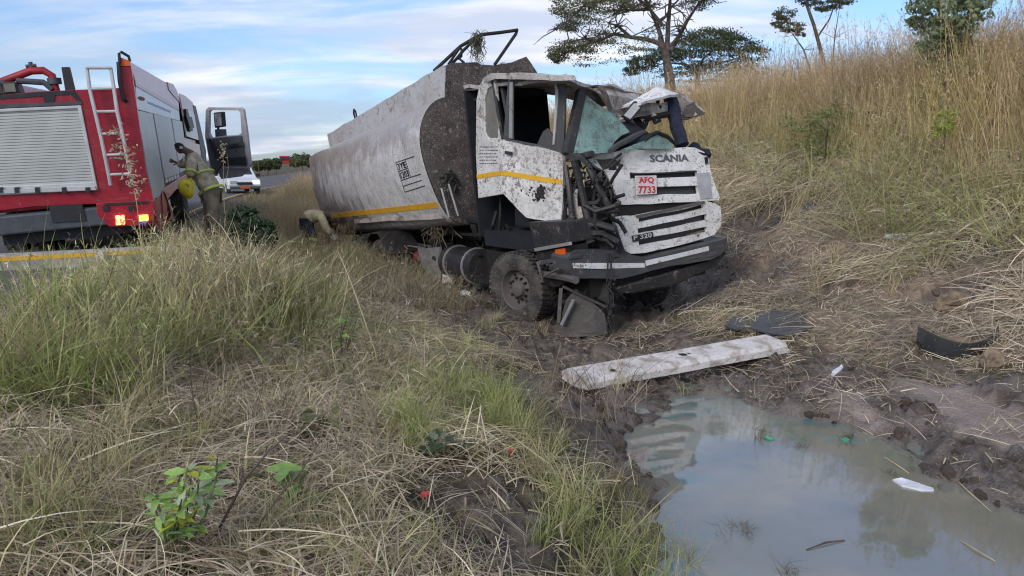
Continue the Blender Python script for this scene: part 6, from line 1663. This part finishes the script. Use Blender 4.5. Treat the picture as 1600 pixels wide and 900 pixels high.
def weed(u, v, label, h, spots, size, mats, w=.5, nstem=3, lean=.3, seed=1, spread=.16):
    rd = random.Random(seed); b = foot(u, v); t_ = thing('leafy_weed', b, label, 'weed', None)
    for s_ in range(nstem):
        tip = b + Vector((rd.gauss(0, spread), rd.gauss(0, spread * .7), h * rd.uniform(.7, 1.05))); mid = (b + tip) / 2 + Vector((rd.gauss(0, .03), rd.gauss(0, .03), h * .06))
        MB().tube([b - Vector((0, 0, .03)), mid, tip], [.006, .005, .003], 5).build('stem', 'stem', t_)
        k = spots // nstem
        for q in range(k):
            f = rd.uniform(.38, 1.0); p = b * (1 - f) ** 2 + mid * 2 * f * (1 - f) + tip * f * f; a = rd.uniform(0, 6.28)
            put_leaf(t_, p, (math.cos(a), math.sin(a), rd.uniform(-.25, .6)), size * rd.uniform(.6, 1.15), rd.choice(mats), w, rd.gauss(0, .4))
    return t_
weed(268, 893, 'bright green broad leaved weed in the near left foreground with two yellowing leaves', .46, 150, .078, ['leaf_bright', 'leaf_bright', 'leaf_pale', 'leaf_bright', 'leaf_pale', 'leaf_bright', 'leaf_bright', 'leaf_yellow'], .42, 8, seed=3, spread=.15)
weed(462, 806, 'small green weed with a few big leaves beside the dead dark twigs', .28, 10, .17, ['leaf_bright', 'leaf_mid'], .42, 2, seed=5, spread=.10)
weed(535, 566, 'green weed with small leaves on the trampled bank left of the front wheel', .55, 50, .095, ['leaf_mid', 'leaf_bright', 'leaf_mid'], .45, 5, seed=8, spread=.16)
weed(488, 680, 'low dark green weed in the middle of the flattened straw', .2, 15, .12, ['leaf_mid', 'leaf_dark'], .5, 3, seed=9, spread=.08)
weed(690, 728, 'dark broad leaved weed with drooping leaves above the mud patch', .22, 9, .17, ['leaf_dark', 'leaf_bush'], .55, 2, seed=12, spread=.05)
weed(112, 905, 'small light green seedling at the bottom left corner of the grass', .14, 12, .06, ['leaf_bright', 'leaf_mid'], .4, 3, seed=14, spread=.06)
weed(622, 534, 'yellowish green sprig just below the fallen brick red scrap', .12, 10, .09, ['leaf_fern', 'leaf_bright'], .4, 3, seed=15, spread=.09)
# dead twigs and single tall stalks
def stalk(name, pts, r0, label, cat, mat, side=()):
    W_ = [at(*p) for p in pts]; t_ = thing(name, W_[0], label, cat)
    MB().tube(W_, list(np.linspace(r0, r0 * .35, len(W_))), 6).build('stem', mat, t_, smooth=True)
    for sd in side: S_ = [at(*p) for p in sd]; MB().tube(S_, list(np.linspace(r0 * .6, r0 * .2, len(S_))), 5).build('twig', mat, t_, smooth=True)
    return t_
def gd(u, v): return (ground_px(u, v) - EYE).dot(FWD)
d_ = gd(330, 868)
stalk('dead_twig', [(322, 866, d_), (356, 800, d_ * .99), (382, 750, d_ * .98), (420, 705, d_ * .99), (462, 668, d_)], .008, 'forked dead grey twig slanting up to the right behind the bright green weed', 'twig', 'twig', [[(356, 800, d_ * .99), (372, 770, d_), (380, 738, d_)], [(382, 752, d_ * .98), (378, 728, d_)]])
d_ = gd(395, 868)
stalk('dead_twig', [(384, 868, d_), (410, 812, d_ * .98), (440, 770, d_ * .98), (472, 735, d_ * .98), (500, 690, d_)], .006, 'thin dark twig crossing in front of the weed with a few big leaves', 'twig', 'twig', [[(440, 770, d_ * .98), (452, 748, d_)], [(472, 735, d_ * .98), (476, 712, d_)]])
d_ = gd(292, 880)
stalk('dead_twig', [(293, 880, d_), (291, 830, d_ * .97), (294, 780, d_ * .97), (300, 738, d_ * .98)], .005, 'upright dark twig rising out of the bright green weed', 'twig', 'twig')
d_ = gd(596, 588)
stalk('dry_stalk', [(597, 592, d_), (585, 545, d_ * .97), (566, 490, d_ * .96), (545, 432, d_ * .97), (528, 392, d_ * .98)], .008, 'long pale dry stalk leaning left across the trampled bank', 'stalk', 'stalk', [[(545, 432, d_ * .97), (538, 470, d_ * .96), (530, 505, d_ * .96)], [(530, 396, d_ * .98), (512, 420, d_)]])
d_ = gd(520, 470)
stalk('dry_stalk', [(500, 470, d_), (512, 430, d_), (524, 398, d_), (530, 384, d_)], .008, 'short pale dry stalk leaning right before the yellow reflector of the tanker', 'stalk', 'stalk', [[(524, 398, d_), (542, 410, d_), (552, 440, d_)]])
d_ = gd(238, 470)
sg = stalk('seeding_stalk', [(232, 474, d_), (224, 400, d_ * .97), (214, 320, d_ * .95), (204, 262, d_ * .94), (190, 215, d_ * .94), (176, 195, d_ * .94)], .006, 'tall reed stalk with pale seed heads standing before the fire engine ladder', 'stalk', 'stalk')
mb = MB(); rd = random.Random(4)
for k in range(150):
    f = rd.random() ** .7; u = 176 + (216 - 176) * f + rd.gauss(0, 6 + 4 * (1 - f)); v = 194 + (300 - 194) * f + rd.gauss(0, 5); p = at(u, v, d_ * .94); e_ = Vector((rd.gauss(0, 1), rd.gauss(0, 1), rd.gauss(0, .6))).normalized()
    mb.lathe(p, e_, [(0, .001), (.02, .011), (.05, .001)], 4)
mb.build('seed_head', plain('seed_head', (.36, .27, .20), .9, var=.3), sg)['kind'] = 'stuff'
d_ = gd(362, 400)
sg = stalk('seeding_stalk', [(350, 420, d_), (352, 370, d_), (350, 310, d_), (349, 262, d_), (348, 228, d_)], .007, 'tall dry stalk standing in front of the open door of the fire engine', 'stalk', 'stalk', [[(350, 300, d_), (357, 262, d_), (355, 240, d_)]])
mb = MB()
for k in range(40):
    p = at(348 + rd.gauss(0, 3), rd.uniform(222, 252), d_); e_ = Vector((rd.gauss(0, 1), rd.gauss(0, 1), rd.gauss(0, 1))).normalized(); mb.lathe(p, e_, [(0, .001), (.02, .012), (.05, .001)], 4)
mb.build('seed_head', 'stalk', sg)['kind'] = 'stuff'

def leaf_cloud(name, clusters, size, mat, parent, aspect=.5, shell=.6, flat=1.0, rs=1):
    """many small leaf faces gathered in clumps through the crown's volume; clusters: centre, radii, count"""
    g_ = np.random.default_rng(rs); C_, N_ = [], []
    for c, (rx, ry, rz_), n in clusters:
        nb = max(3, int(n / 26)); dirs = g_.normal(0, 1, (nb, 3)); dirs /= np.linalg.norm(dirs, axis=1)[:, None]; rr = g_.random(nb) ** (1 / 3) * (1 - shell) + shell * g_.random(nb) ** .25
        cen = np.array(c) + dirs * rr[:, None] * np.array([rx, ry, rz_])
        idx = g_.integers(0, nb, n); C_.append(cen[idx] + g_.normal(0, 1, (n, 3)) * np.array([rx, ry, rz_ * .8]) * .17)
    C_ = np.concatenate(C_); n = len(C_)
    d = g_.normal(0, 1, (n, 3)); d[:, 2] *= flat; d /= np.linalg.norm(d, axis=1)[:, None]; u = np.cross(d, g_.normal(0, 1, (n, 3))); u /= np.linalg.norm(u, axis=1)[:, None]
    L = size * g_.uniform(.6, 1.35, n)[:, None]; W_ = L * aspect * .5
    co = np.stack([C_ - d * L / 2, C_ + u * W_, C_ + d * L / 2, C_ - u * W_], 1).reshape(-1, 3); fa = np.arange(4 * n).reshape(-1, 4)
    me = bpy.data.meshes.new(name); me.from_pydata(co.tolist(), [], fa.tolist()); me.materials.append(M[mat])
    o = link(bpy.data.objects.new(name, me), parent); o['kind'] = 'stuff'; return o
def tree(name, label, cat, d, base_px, limbs, clusters, leaf, mat, r0, group=None, rs=1, twigs=0, bark='bark', aspect=.5, dj=.04, crown='crown', dens=1.0):
    """limbs: pixel polylines at the tree's own distance, each bending toward or away from the viewer; clusters: u, v, ru, rv, n"""
    rd = random.Random(rs); bp = at(base_px[0], base_px[1], d); bz = float(H0(np.array(bp.x), np.array(bp.y))); base = Vector((bp.x, bp.y, bz - .1))
    t_ = thing(name, base, label, cat, group); mb = MB(); px = d / FPX
    tips = []
    for k, lb in enumerate(limbs):
        pts, wr = [], []
        dd = rd.uniform(-dj, dj) if k else 0
        for i, (u, v) in enumerate(lb):
            f = i / max(1, len(lb) - 1); pts.append(at(u, v, d * (1 + dd * f)))
        ra, rb_ = (r0, r0 * .55) if k == 0 else (r0 * (.42 if k < 5 else .28), r0 * .08)
        if k == 0: pts = [base] + pts
        rs_ = list(np.linspace(ra, rb_, len(pts))); mb.tube(pts, rs_, 8 if r0 > .1 else 6)
        tips += pts[len(pts) // 2:]
        for q in range(twigs if k else 0):
            a = pts[rd.randrange(1, len(pts))]; b = a + Vector((rd.gauss(0, 22 * px), rd.gauss(0, 18 * px), rd.gauss(6 * px, 14 * px))); m_ = (a + b) / 2 + Vector((rd.gauss(0, 4 * px), rd.gauss(0, 4 * px), rd.gauss(0, 4 * px))); mb.tube([a, m_, b], [r0 * .10, r0 * .07, r0 * .03], 5)
    mb.build('trunk', bark, t_, smooth=True)
    cl = [(at(u, v, d * (1 + rd.uniform(-dj, dj))), (ru * px, (ru + rv) * .5 * px, rv * px), int(n * dens)) for u, v, ru, rv, n in clusters]
    leaf_cloud(crown, cl, leaf, mat, t_, aspect, rs=rs)
    return t_
tree('acacia_tree', 'big spreading acacia with open crown and long level limb above the crushed cab', 'tree', 30, (1052, 190),
     [[(1050, 150), (1044, 110), (1040, 80)], [(1040, 84), (1030, 68), (1010, 61), (985, 58), (960, 53), (935, 64), (905, 72), (880, 85), (864, 93)], [(1038, 82), (1032, 55), (1025, 35), (1014, 10), (1000, -18), (985, -45)], [(1042, 85), (1044, 40), (1047, 5), (1046, -45), (1050, -80)],
      [(1046, 80), (1062, 55), (1074, 32), (1090, 8), (1104, -8)], [(1048, 72), (1064, 52), (1070, 40)], [(1014, 14), (988, 16), (966, 15)], [(1003, -12), (960, -2), (915, 6), (892, 28), (872, 44)], [(1034, 38), (1010, 8), (978, -15), (940, -30)], [(985, 58), (965, 40), (950, 36)], [(935, 64), (915, 60), (890, 66)], [(1025, 36), (1040, 26), (1050, 10), (1070, -10)]],
     [(900, 74, 40, 12, 900), (872, 86, 18, 12, 500), (940, 60, 30, 12, 500), (985, 70, 36, 14, 300), (890, 40, 24, 10, 420), (900, 15, 38, 16, 1000), (950, 8, 40, 16, 900), (1000, 4, 34, 12, 550), (880, -12, 40, 18, 700), (960, -30, 60, 22, 1400), (1050, -30, 55, 25, 1400), (1085, 4, 26, 14, 450), (1105, -6, 20, 14, 500), (1030, 50, 30, 14, 160), (930, 95, 40, 10, 160), (915, 40, 40, 12, 300), (1130, -30, 50, 20, 900)],
     .085, 'leaf_acacia', .28, rs=5, twigs=14, dens=2.6)
tree('flat_topped_tree', 'dark dense flat topped tree farther off behind the big acacia trunk', 'tree', 48, (1088, 180),
     [[(1090, 150), (1090, 120), (1088, 105)], [(1088, 112), (1070, 100), (1040, 98), (1010, 108)], [(1089, 108), (1100, 90), (1120, 75)], [(1090, 112), (1120, 100), (1150, 92), (1175, 92)], [(1074, 108), (1060, 90)], [(1085, 110), (1080, 88)]],
     [(1110, 58, 48, 13, 1500), (1085, 74, 46, 12, 900), (1150, 70, 36, 13, 900), (1178, 84, 26, 12, 500), (1040, 84, 30, 11, 700), (1005, 98, 26, 12, 800), (985, 112, 14, 8, 260), (1070, 92, 40, 7, 260), (1120, 82, 40, 9, 350), (1130, 100, 50, 12, 700), (1170, 108, 34, 12, 500), (1060, 112, 40, 10, 350), (1100, 118, 60, 10, 500)],
     .15, 'leaf_acacia_dark', .26, rs=6, twigs=8, dens=2.3)
tree('slender_tree', 'slender pair of thin stemmed trees rising out of the tall grass at the top', 'tree', 31, (1278, 140),
     [[(1290, 110), (1280, 70), (1272, 40), (1262, 12), (1258, -20)], [(1266, 110), (1256, 78), (1240, 55), (1222, 38)], [(1276, 60), (1296, 30), (1305, 5), (1310, -15)], [(1300, 110), (1304, 60), (1312, 10)]],
     [(1228, 22, 19, 11, 420), (1238, 44, 20, 8, 330), (1218, 38, 14, 7, 180), (1250, 52, 9, 8, 130), (1262, 0, 20, 10, 420), (1290, 10, 22, 9, 380), (1312, 4, 20, 9, 300), (1285, -20, 50, 14, 1000)], .10, 'leaf_acacia', .10, rs=7, twigs=8, dens=2.1)
tree('leafy_bush', 'grey green leafy bush standing in tall grass at the upper right', 'bush', 12.9, (1480, 130),
     [[(1482, 110), (1478, 70), (1470, 30), (1462, -10)], [(1480, 100), (1500, 50), (1520, 10), (1530, -20)], [(1478, 90), (1450, 50), (1430, 20)], [(1484, 100), (1495, 70), (1510, 60)]],
     [(1470, 60, 38, 24, 1500), (1500, 30, 40, 28, 1500), (1450, 24, 32, 22, 1000), (1430, 34, 16, 9, 250), (1480, 90, 32, 20, 1000), (1510, 80, 26, 22, 700), (1480, -10, 55, 22, 1500), (1520, 5, 30, 30, 700), (1490, 115, 26, 18, 500)], .10, 'leaf_bush', .05, rs=8, twigs=6, aspect=.42, crown='foliage', dens=.62)
tree('low_shrub', 'low green shrub half buried in dry grass on the slope above the white litter', 'shrub', 13.9, (1292, 200), [[(1292, 212), (1296, 190), (1300, 175)], [(1292, 205), (1275, 190), (1262, 180)], [(1293, 205), (1312, 185), (1326, 170)]],
     [(1285, 192, 46, 18, 420), (1318, 168, 30, 16, 220), (1255, 196, 28, 14, 160), (1345, 186, 30, 16, 180), (1300, 210, 50, 16, 380), (1285, 228, 44, 14, 320)], .07, 'leaf_mid', .025, rs=9, aspect=.35, crown='foliage')
tree('fern_clump', 'bright yellow green leafy clump standing in the grass at the right side of the slope', 'fern', 11.0, (1480, 200), [[(1478, 195), (1474, 170), (1470, 150)], [(1480, 196), (1490, 170), (1500, 155)]],
     [(1474, 186, 20, 22, 260), (1492, 184, 14, 16, 110), (1470, 205, 26, 10, 120)], .09, 'leaf_fern', .014, rs=10, aspect=.2, bark='stem', crown='foliage')
tree('dark_bush', 'dark green bush between the fire engine and the rear of the tanker', 'bush', 11.2, (392, 402), [[(392, 395), (385, 360), (372, 330)], [(393, 395), (405, 365), (415, 345)], [(390, 396), (365, 370)]],
     [(378, 336, 26, 16, 700), (400, 360, 28, 20, 900), (370, 362, 20, 16, 450), (415, 378, 20, 14, 450), (392, 385, 30, 14, 600)], .07, 'leaf_dark', .02, rs=11, aspect=.5, crown='foliage')
for k, (u, v, ru, rv, lab) in enumerate([(404, 256, 9, 5, 'far tree leftmost of the row on the horizon, just right of the open door'), (418, 254, 10, 6, 'low far tree on the horizon left of the small red lorry'), (431, 253, 8, 6, 'far round tree on the horizon touching the left side of the small red lorry'), (462, 250, 9, 7, 'far tree on the horizon just right of the small red lorry'), (472, 246, 14, 8, 'broadest and tallest of the far trees on the horizon'), (488, 250, 9, 6, 'far tree on the horizon half hidden by the tank rear')]):
    tree('far_tree', lab, 'tree', 135 + 6 * k, (u, 258), [[(u, v + 6), (u, v)]], [(u, v, ru, rv, 900), (u + ru * .3, v + 2, ru * .8, rv * .9, 600), (u - ru * .2, v + 7, ru * .9, rv * .8, 700)], .42, 'leaf_acacia_dark', .10, 'trees along the horizon', rs=20 + k)
# ------------------------------------------------------------------ wreckage and litter on the ground
t = NT('weathered_whitewash')
gr = t.noise(5, 7, .65, .3, stretch=(1, 1, 1)); fine = t.noise(26, 6, .7, .4)
c = t.mix(t.ramp(gr, .36, .55), (.42, .36, .31), (.72, .69, .67)); c = t.mix(t.math('MULTIPLY', t.ramp(fine, .57, .70), .6), c, (.24, .20, .165)); c = t.mix(t.math('MULTIPLY', t.ramp(t.noise(2.2, 6, .6), .5, .7), .5), c, (.47, .40, .34))
t.set(base=c, rough=.85, spec=.25); t.bump(t.math('ADD', fine, t.math('MULTIPLY', gr, .6)), .02); M['whitewash'] = t.m
bA = foot(918, 622); bB = foot(1226, 556)
bA = Vector((bA.x, bA.y, max(bA.z, WATER + .05) + .03)); bB = Vector((bB.x, bB.y, bB.z + .13))
bm_ = thing('broken_beam', (bA + bB) / 2, 'long broken whitewashed beam lying across the mud at the edge of the puddle', 'beam')
ex = (bB - bA).normalized(); sy = Vector((0, 0, 1)).cross(ex).normalized(); sy = sy if sy.y > 0 else -sy; uz = ex.cross(sy); uz = uz if uz.z > 0 else -uz
sec = [(0.0, 0.02), (.0, .085), (.05, .125), (.36, .15), (.42, .11), (.42, .02), (.2, .0)]
L = (bB - bA).length; mb = MB(); ns = 26
for i in range(ns + 1):
    f = i / ns; x = f * L
    for (a, b) in sec:
        jag = 0
        if i == ns: jag = .16 * mnoise.noise(Vector((a * 14, b * 14, 3))) + .05
        if i == 0: jag = .05 * mnoise.noise(Vector((a * 8, b * 8, 7)))
        nn_ = mnoise.noise_vector(Vector((x * 2.2, a * 9, b * 9))) * .004
        mb.v.append(bA + ex * (x + jag) + sy * (a * (1.0 - .06 * f) - .0) + uz * (b * (.95 + .18 * f)) + nn_)
m_ = len(sec)
for i in range(ns):
    for k in range(m_): mb.f.append((i * m_ + k, i * m_ + (k + 1) % m_, (i + 1) * m_ + (k + 1) % m_, (i + 1) * m_ + k))
mb.f += [tuple(range(m_)), tuple(reversed(range(ns * m_, ns * m_ + m_)))]
mb.build('beam_body', 'whitewash', bm_)
mb = MB()
for k in range(6):
    a, b = random.uniform(.12, .33), random.uniform(.06, .14); p = bB + sy * a + uz * b; mb.bar(p - ex * .12, p + ex * random.uniform(.04, .13), .03, .018)
build_each(mb, 'splinter', 'whitewash', bm_)
mb = MB(); p = bA + ex * L * .50 + sy * .20 + uz * .140
mb.lathe(p, uz, [(.006, .05), (.006, .02), (.003, .001)], 9); mb.lathe(p + ex * .16 + sy * .05, uz, [(.006, .025), (.004, .001)], 8); mb.lathe(p + ex * .09 + sy * .0, uz, [(.006, .02), (.004, .001)], 8); mb.lathe(bA + ex * .38 + sy * .1 + uz * .135, uz, [(.006, .035), (.004, .001)], 8)
build_each(mb, 'bolt_hole', 'chassis', bm_)

def sheet(px, th, lift=.02, tilt=None, dent=None, name='sheet', mat='grey_plastic', parent=None, bevel=0):
    c = px[0]; g0 = foot(sum(p[0] for p in px) / len(px), sum(p[1] for p in px) / len(px))
    e = .5
    n = Vector((-(h1(g0.x + e, g0.y) - h1(g0.x - e, g0.y)) / (2 * e), -(h1(g0.x, g0.y + e) - h1(g0.x, g0.y - e)) / (2 * e), 1)) if tilt is None else Vector(tilt)
    pl = Plane(g0 + Vector((0, 0, lift + th)), n)
    return MB().trace(px, pl, th).build(name, mat, parent, dent=dent, bevel=bevel), g0
M['panel_dark'] = splattered('dark_body_panel', (.060, .063, .072), dirt=(.12, .10, .085), film=.35, speck=.25, rough=.38)
M['litter_white'] = plain('white_litter', (.66, .67, .72), .6, var=.12, scale=18, bump=.004)
M['litter_blue'] = plain('pale_blue_litter', (.52, .57, .72), .55, var=.12, scale=18, bump=.004)
M['litter_red'] = plain('red_plastic', (.58, .06, .05), .4, var=.15)
M['litter_green'] = plain('green_plastic', (.05, .50, .25), .3, var=.1)
M['dry_mud'] = plain('dry_mud', (.21, .155, .105), .95, var=.35, scale=9, bump=.02)
dp = thing('metal_debris', foot(1215, 505), 'flat dark torn body panel lying on the mud behind the whitewashed beam', 'panel')
sheet([(1172, 512), (1188, 493), (1225, 484), (1255, 480), (1268, 489), (1283, 503), (1265, 513), (1236, 523), (1205, 520)], .02, .05, (.02, -.14, 1), (.02, 2, .12), 'metal_sheet', 'panel_dark', dp)
sheet([(1130, 508), (1145, 497), (1180, 489), (1215, 484), (1190, 498), (1172, 512), (1150, 516)], .02, .09, (-.1, -.05, 1), (.02, 3, .12), 'metal_sheet', 'panel_dark', dp)
# curved black trim half buried at the right
cc = foot(1495, 545); ct = thing('curved_bumper_piece', cc, 'curved glossy black bumper piece half buried in earth at the right edge', 'bumper piece')
mb = MB(); n = 28
for i in range(n + 1):
    f = 2 * i / n - 1; w_ = .40
    c0 = cc + Vector((f * w_, -.20 * (1 - f * f) + .04, 0)); o_ = Vector((f * .5, -1 + .35 * f * f, 0)).normalized()
    top = .13 + .13 * f * f; bot = -.10 + .17 * f ** 4
    mb.v += [c0 + Vector((0, 0, bot)), c0 + o_ * .05 + Vector((0, 0, bot * .4 + top * .35)), c0 + o_ * .035 + Vector((0, 0, top)), c0 + o_ * .015 + Vector((0, 0, top)), c0 + o_ * .02 + Vector((0, 0, bot * .4 + top * .35)), c0 - o_ * .03 + Vector((0, 0, bot))]
for i in range(n):
    for k in range(6): mb.f.append((i * 6 + k, i * 6 + (k + 1) % 6, (i + 1) * 6 + (k + 1) % 6, (i + 1) * 6 + k))
mb.f += [tuple(range(6)), tuple(reversed(range(n * 6, n * 6 + 6)))]
M['gloss_black'] = splattered('glossy_black_trim', (.03, .032, .036), dirt=(.12, .10, .085), film=.35, speck=.15, rough=.22)
mb.build('trim_shell', 'gloss_black', ct, smooth=True)
mb = MB(); g_ = np.random.default_rng(3)
def lump(c, r, sq=.6, seed=0, sub=2):
    """an uneven clod"""
    bm = bmesh.new(); bmesh.ops.create_icosphere(bm, subdivisions=sub, radius=1); mb = MB()
    vs = [v.co.copy() for v in bm.verts]; fs = [tuple(v.index for v in f.verts) for f in bm.faces]; bm.free()
    o = []
    for v in vs:
        k = 1 + .45 * mnoise.noise(v * 1.3 + Vector((seed * 3.1, 0, 0))) + .28 * mnoise.noise(v * 3.1 + Vector((0, seed * 1.7, 0))) + .12 * mnoise.noise(v * 7 + Vector((0, 0, seed)))
        o.append(Vector(c) + Vector((v.x, v.y * .85, v.z * sq)) * r * k)
    return mb.add(o, fs)
lump(cc + Vector((0, .14, .05)), .30, .30, 2, 3).build('soil_fill', 'dry_mud', ct)
def single(name, u, v, build, label, cat):
    p = foot(u, v); r = thing(name, p, label, cat); build(r, p); return r
single('earth_block', 1492, 484, lambda r, p: lump(p + Vector((0, .05, .08)), .17, .75, 5, 3).build('block', 'dry_mud', r), 'square block of dry brown earth above the curved black bumper piece', 'earth clod')
single('earth_block', 1545, 570, lambda r, p: lump(p + Vector((.05, 0, .06)), .12, .8, 6, 3).build('block', 'dry_mud', r), 'brown stone against the right end of the curved black bumper piece', 'stone')
def flat_bit(px, mat, th=.012, lift=.02, dent=(.012, 9, .05), tilt=None, nm='scrap'):
    return lambda r, p: sheet(px, th, lift, tilt, dent, nm, mat, r)
single('white_board', 1410, 368, flat_bit([(1381, 371), (1384, 366), (1410, 364.5), (1437, 365), (1437, 369), (1410, 372)], 'litter_blue', .03, .05), 'pale blue white strip lying on the brown slope', 'plastic strip')
single('white_scrap', 1310, 578, flat_bit([(1298, 585), (1304, 577), (1316, 569), (1319, 573), (1309, 582), (1302, 588)], 'litter_white'), 'small white scrap lying on the mud below the dark body panel', 'scrap')
single('white_scrap', 1495, 690, flat_bit([(1483, 695), (1494, 681), (1511, 690), (1494, 699)], 'plate'), 'grey white torn card lying on wet mud right of the puddle', 'scrap')
single('white_scrap', 545, 759, flat_bit([(527, 761), (535, 754), (555, 754), (565, 758), (553, 765), (538, 766)], 'leaf_pale'), 'pale leaf shaped scrap lying in the trampled straw left of the mud patch', 'scrap')
single('white_scrap', 727, 462, lambda r, p: MB().trace([(719, 456), (724, 453), (735, 456), (735, 470), (724, 472), (719, 466)], Plane(p + Vector((0, 0, .05)), (-.2, -1, .4)), .03).build('scrap', 'litter_white', r, dent=(.02, 9, .05)), 'crumpled white scrap on the ground under the middle of the tanker', 'scrap')
single('red_scrap', 800, 702, flat_bit([(793, 703), (796, 699.5), (806, 701), (805, 705), (796, 706)], 'litter_red', .012, .05, None), 'red plastic scrap lying in the grass by the upright tufts', 'scrap')
single('red_scrap', 665, 770, flat_bit([(657, 772), (659, 768), (671, 767), (673, 771), (667, 774)], 'litter_red', .012, .04, None), 'red plastic scrap lying at the left edge of the mud patch', 'scrap')
single('brick_scrap', 612, 455, flat_bit([(594, 453), (612, 446), (630, 449), (630, 458), (618, 461), (602, 457)], 'rust', .05, .05), 'brick red broken sheet lying below the rear wheels of the tanker', 'scrap')
single('white_litter', 1312, 257, flat_bit([(1301, 258), (1307, 251), (1318, 252), (1321, 260), (1312, 264)], 'litter_white', .06, .12, (.05, 6, .06)), 'left one of two white plastic bits caught in grass high on the slope', 'plastic bit')
single('white_litter', 1337, 252, flat_bit([(1329, 252), (1334, 247), (1344, 249), (1345, 256), (1337, 258)], 'litter_white', .06, .12, (.05, 6, .06)), 'right one of two white plastic bits caught in grass high on the slope', 'plastic bit')
single('orange_scrap', 1398, 355, flat_bit([(1392, 356), (1397, 352), (1405, 355), (1400, 359)], 'dry_mud', .03, .04), 'small tan clod lying just above the pale blue white strip', 'earth clod')
def float_on(name, u, v, px, mat, label, cat, th=.03):
    pl = Plane(Vector((0, 0, WATER + .012)), (0, 0, 1)); r = thing(name, water_px(u, v), label, cat); MB().trace(px, pl, th).build('float', mat, r, dent=(.012, 8, .06)); return r
float_on('white_float', 1425, 757, [(1395, 749), (1408, 748), (1435, 754), (1456, 762), (1457, 765), (1440, 765), (1410, 758)], 'litter_white', 'white foam piece floating on the right part of the puddle', 'foam piece')
float_on('green_scrap', 1201, 684, [(1192, 682), (1200, 681), (1211, 685), (1203, 687)], 'litter_green', 'left small bright green scrap floating near the far rim of the puddle', 'scrap', .01)
float_on('green_scrap', 1320, 686, [(1314, 685), (1321, 683), (1328, 686), (1320, 689)], 'litter_green', 'right bright green scrap floating near the far rim of the puddle', 'scrap', .01)
# torn plates half hidden in the grass on the slope
single('torn_plate', 1272, 322, lambda r, p: MB().trace([(1250, 331), (1258, 320), (1272, 310), (1283, 309), (1284, 318), (1276, 328), (1262, 333)], Plane(p + Vector((0, 0, .06)), (-.2, -.8, .8)), .02).build('plate', 'grey_plastic', r, dent=(.02, 4, .1)), 'dark grey torn plate standing in the grass right of the truck', 'plate')
single('tyre_scrap', 1212, 348, lambda r, p: MB().tube([p + Vector((-.20, -.1, .03)), p + Vector((-.05, 0, .10)), p + Vector((.10, .12, .16)), p + Vector((.20, .3, .20))], [.04, .07, .07, .05], 10).build('rubber_strip', 'rubber', r, smooth=True), 'dark curved strip of tyre rubber on the slope right of the bumper', 'tyre scrap')
# floating sticks
mb_s = [((1000, 900), (1040, 850)), ((1462, 700), (1600, 790)), ((1480, 735), (1548, 800)), ((1320, 845), (1260, 860)), ((1382, 715), (1420, 740)), ((1555, 878), (1500, 845)), ((1110, 815), (1170, 870)), ((1140, 800), (1190, 850))]
for k, (a, b) in enumerate(mb_s[1:6]):
    lab = ['longest pale stick at the right rim of the puddle', 'second pale stick beside the longest one at the right rim of the puddle', 'thin dark stick floating in the middle right of the puddle', 'short pale stick at the far right rim of the puddle', 'pale stick lying in the water at the lower right corner of the puddle'][k]
    A_, B_ = water_px(*a), water_px(*b); s_ = thing('floating_stick', (A_ + B_) / 2, lab, 'stick', 'sticks in the puddle')
    MB().tube([A_ + Vector((0, 0, .004)), (A_ + B_) / 2 + Vector((random.gauss(0, .03), random.gauss(0, .02), .012)), B_ + Vector((0, 0, .004))], [.004, .006, .003], 6).build('stick', 'twig' if k == 2 else 'stalk', s_, smooth=True)

# ------------------------------------------------------------------ clods of churned mud
M['clod'] = NT('mud_clod').m
t = NT('mud_clods'); cc_ = t.mix(t.ramp(t.noise(7, 5), .3, .7), (.085, .066, .055), (.19, .15, .125))
val = t.attr('val', True); vv = t.N('ShaderNodeCombineColor')
for k in range(3): t.l.new(val, vv.inputs[k])
t.set(base=t.mix(1.0, cc_, vv.outputs[0], 'MULTIPLY'), rough=.55, spec=.35); t.bump(t.noise(30, 5, .7), .02); M['clod'] = t.m
S_clod = bpy.data.collections.new('clods')
for k in range(8):
    o = lump((0, 0, 0), 1, random.uniform(.3, .7), 10 + k, 3).build('clod', 'clod', None); COL.objects.unlink(o); S_clod.objects.link(o)
    for p in o.data.polygons: p.use_smooth = True
a, q, x, y, z, sp, mud, soil = cand(1.5, 14, 1.5, 10.5, 60)
n = len(x); ok = (sp > .0) & clear_of(x, y, z, -.3)
near_w = np.exp(-np.clip(sp, 0, 3) / .5)
keep = ok & (rng.random(n) < np.clip((mud * (.30 + .6 * near_w) + .24 * soil) * (1 + 2.2 * fbm(x, y, 1.6, 3, 95)), 0, 1) * (1 - sstep(.3, .6, masks(x, y)[3])))
s = .012 + .045 * rng.random(n) ** 2.5 + .035 * near_w * rng.random(n) ** 4
fill('mud_clods', S_clod, keep, x, y, z, up_rot(n, .6), s, np.zeros(n), R_(n, .75, 1.25) * np.where(soil > .4, 1.7, 1.0), .0)
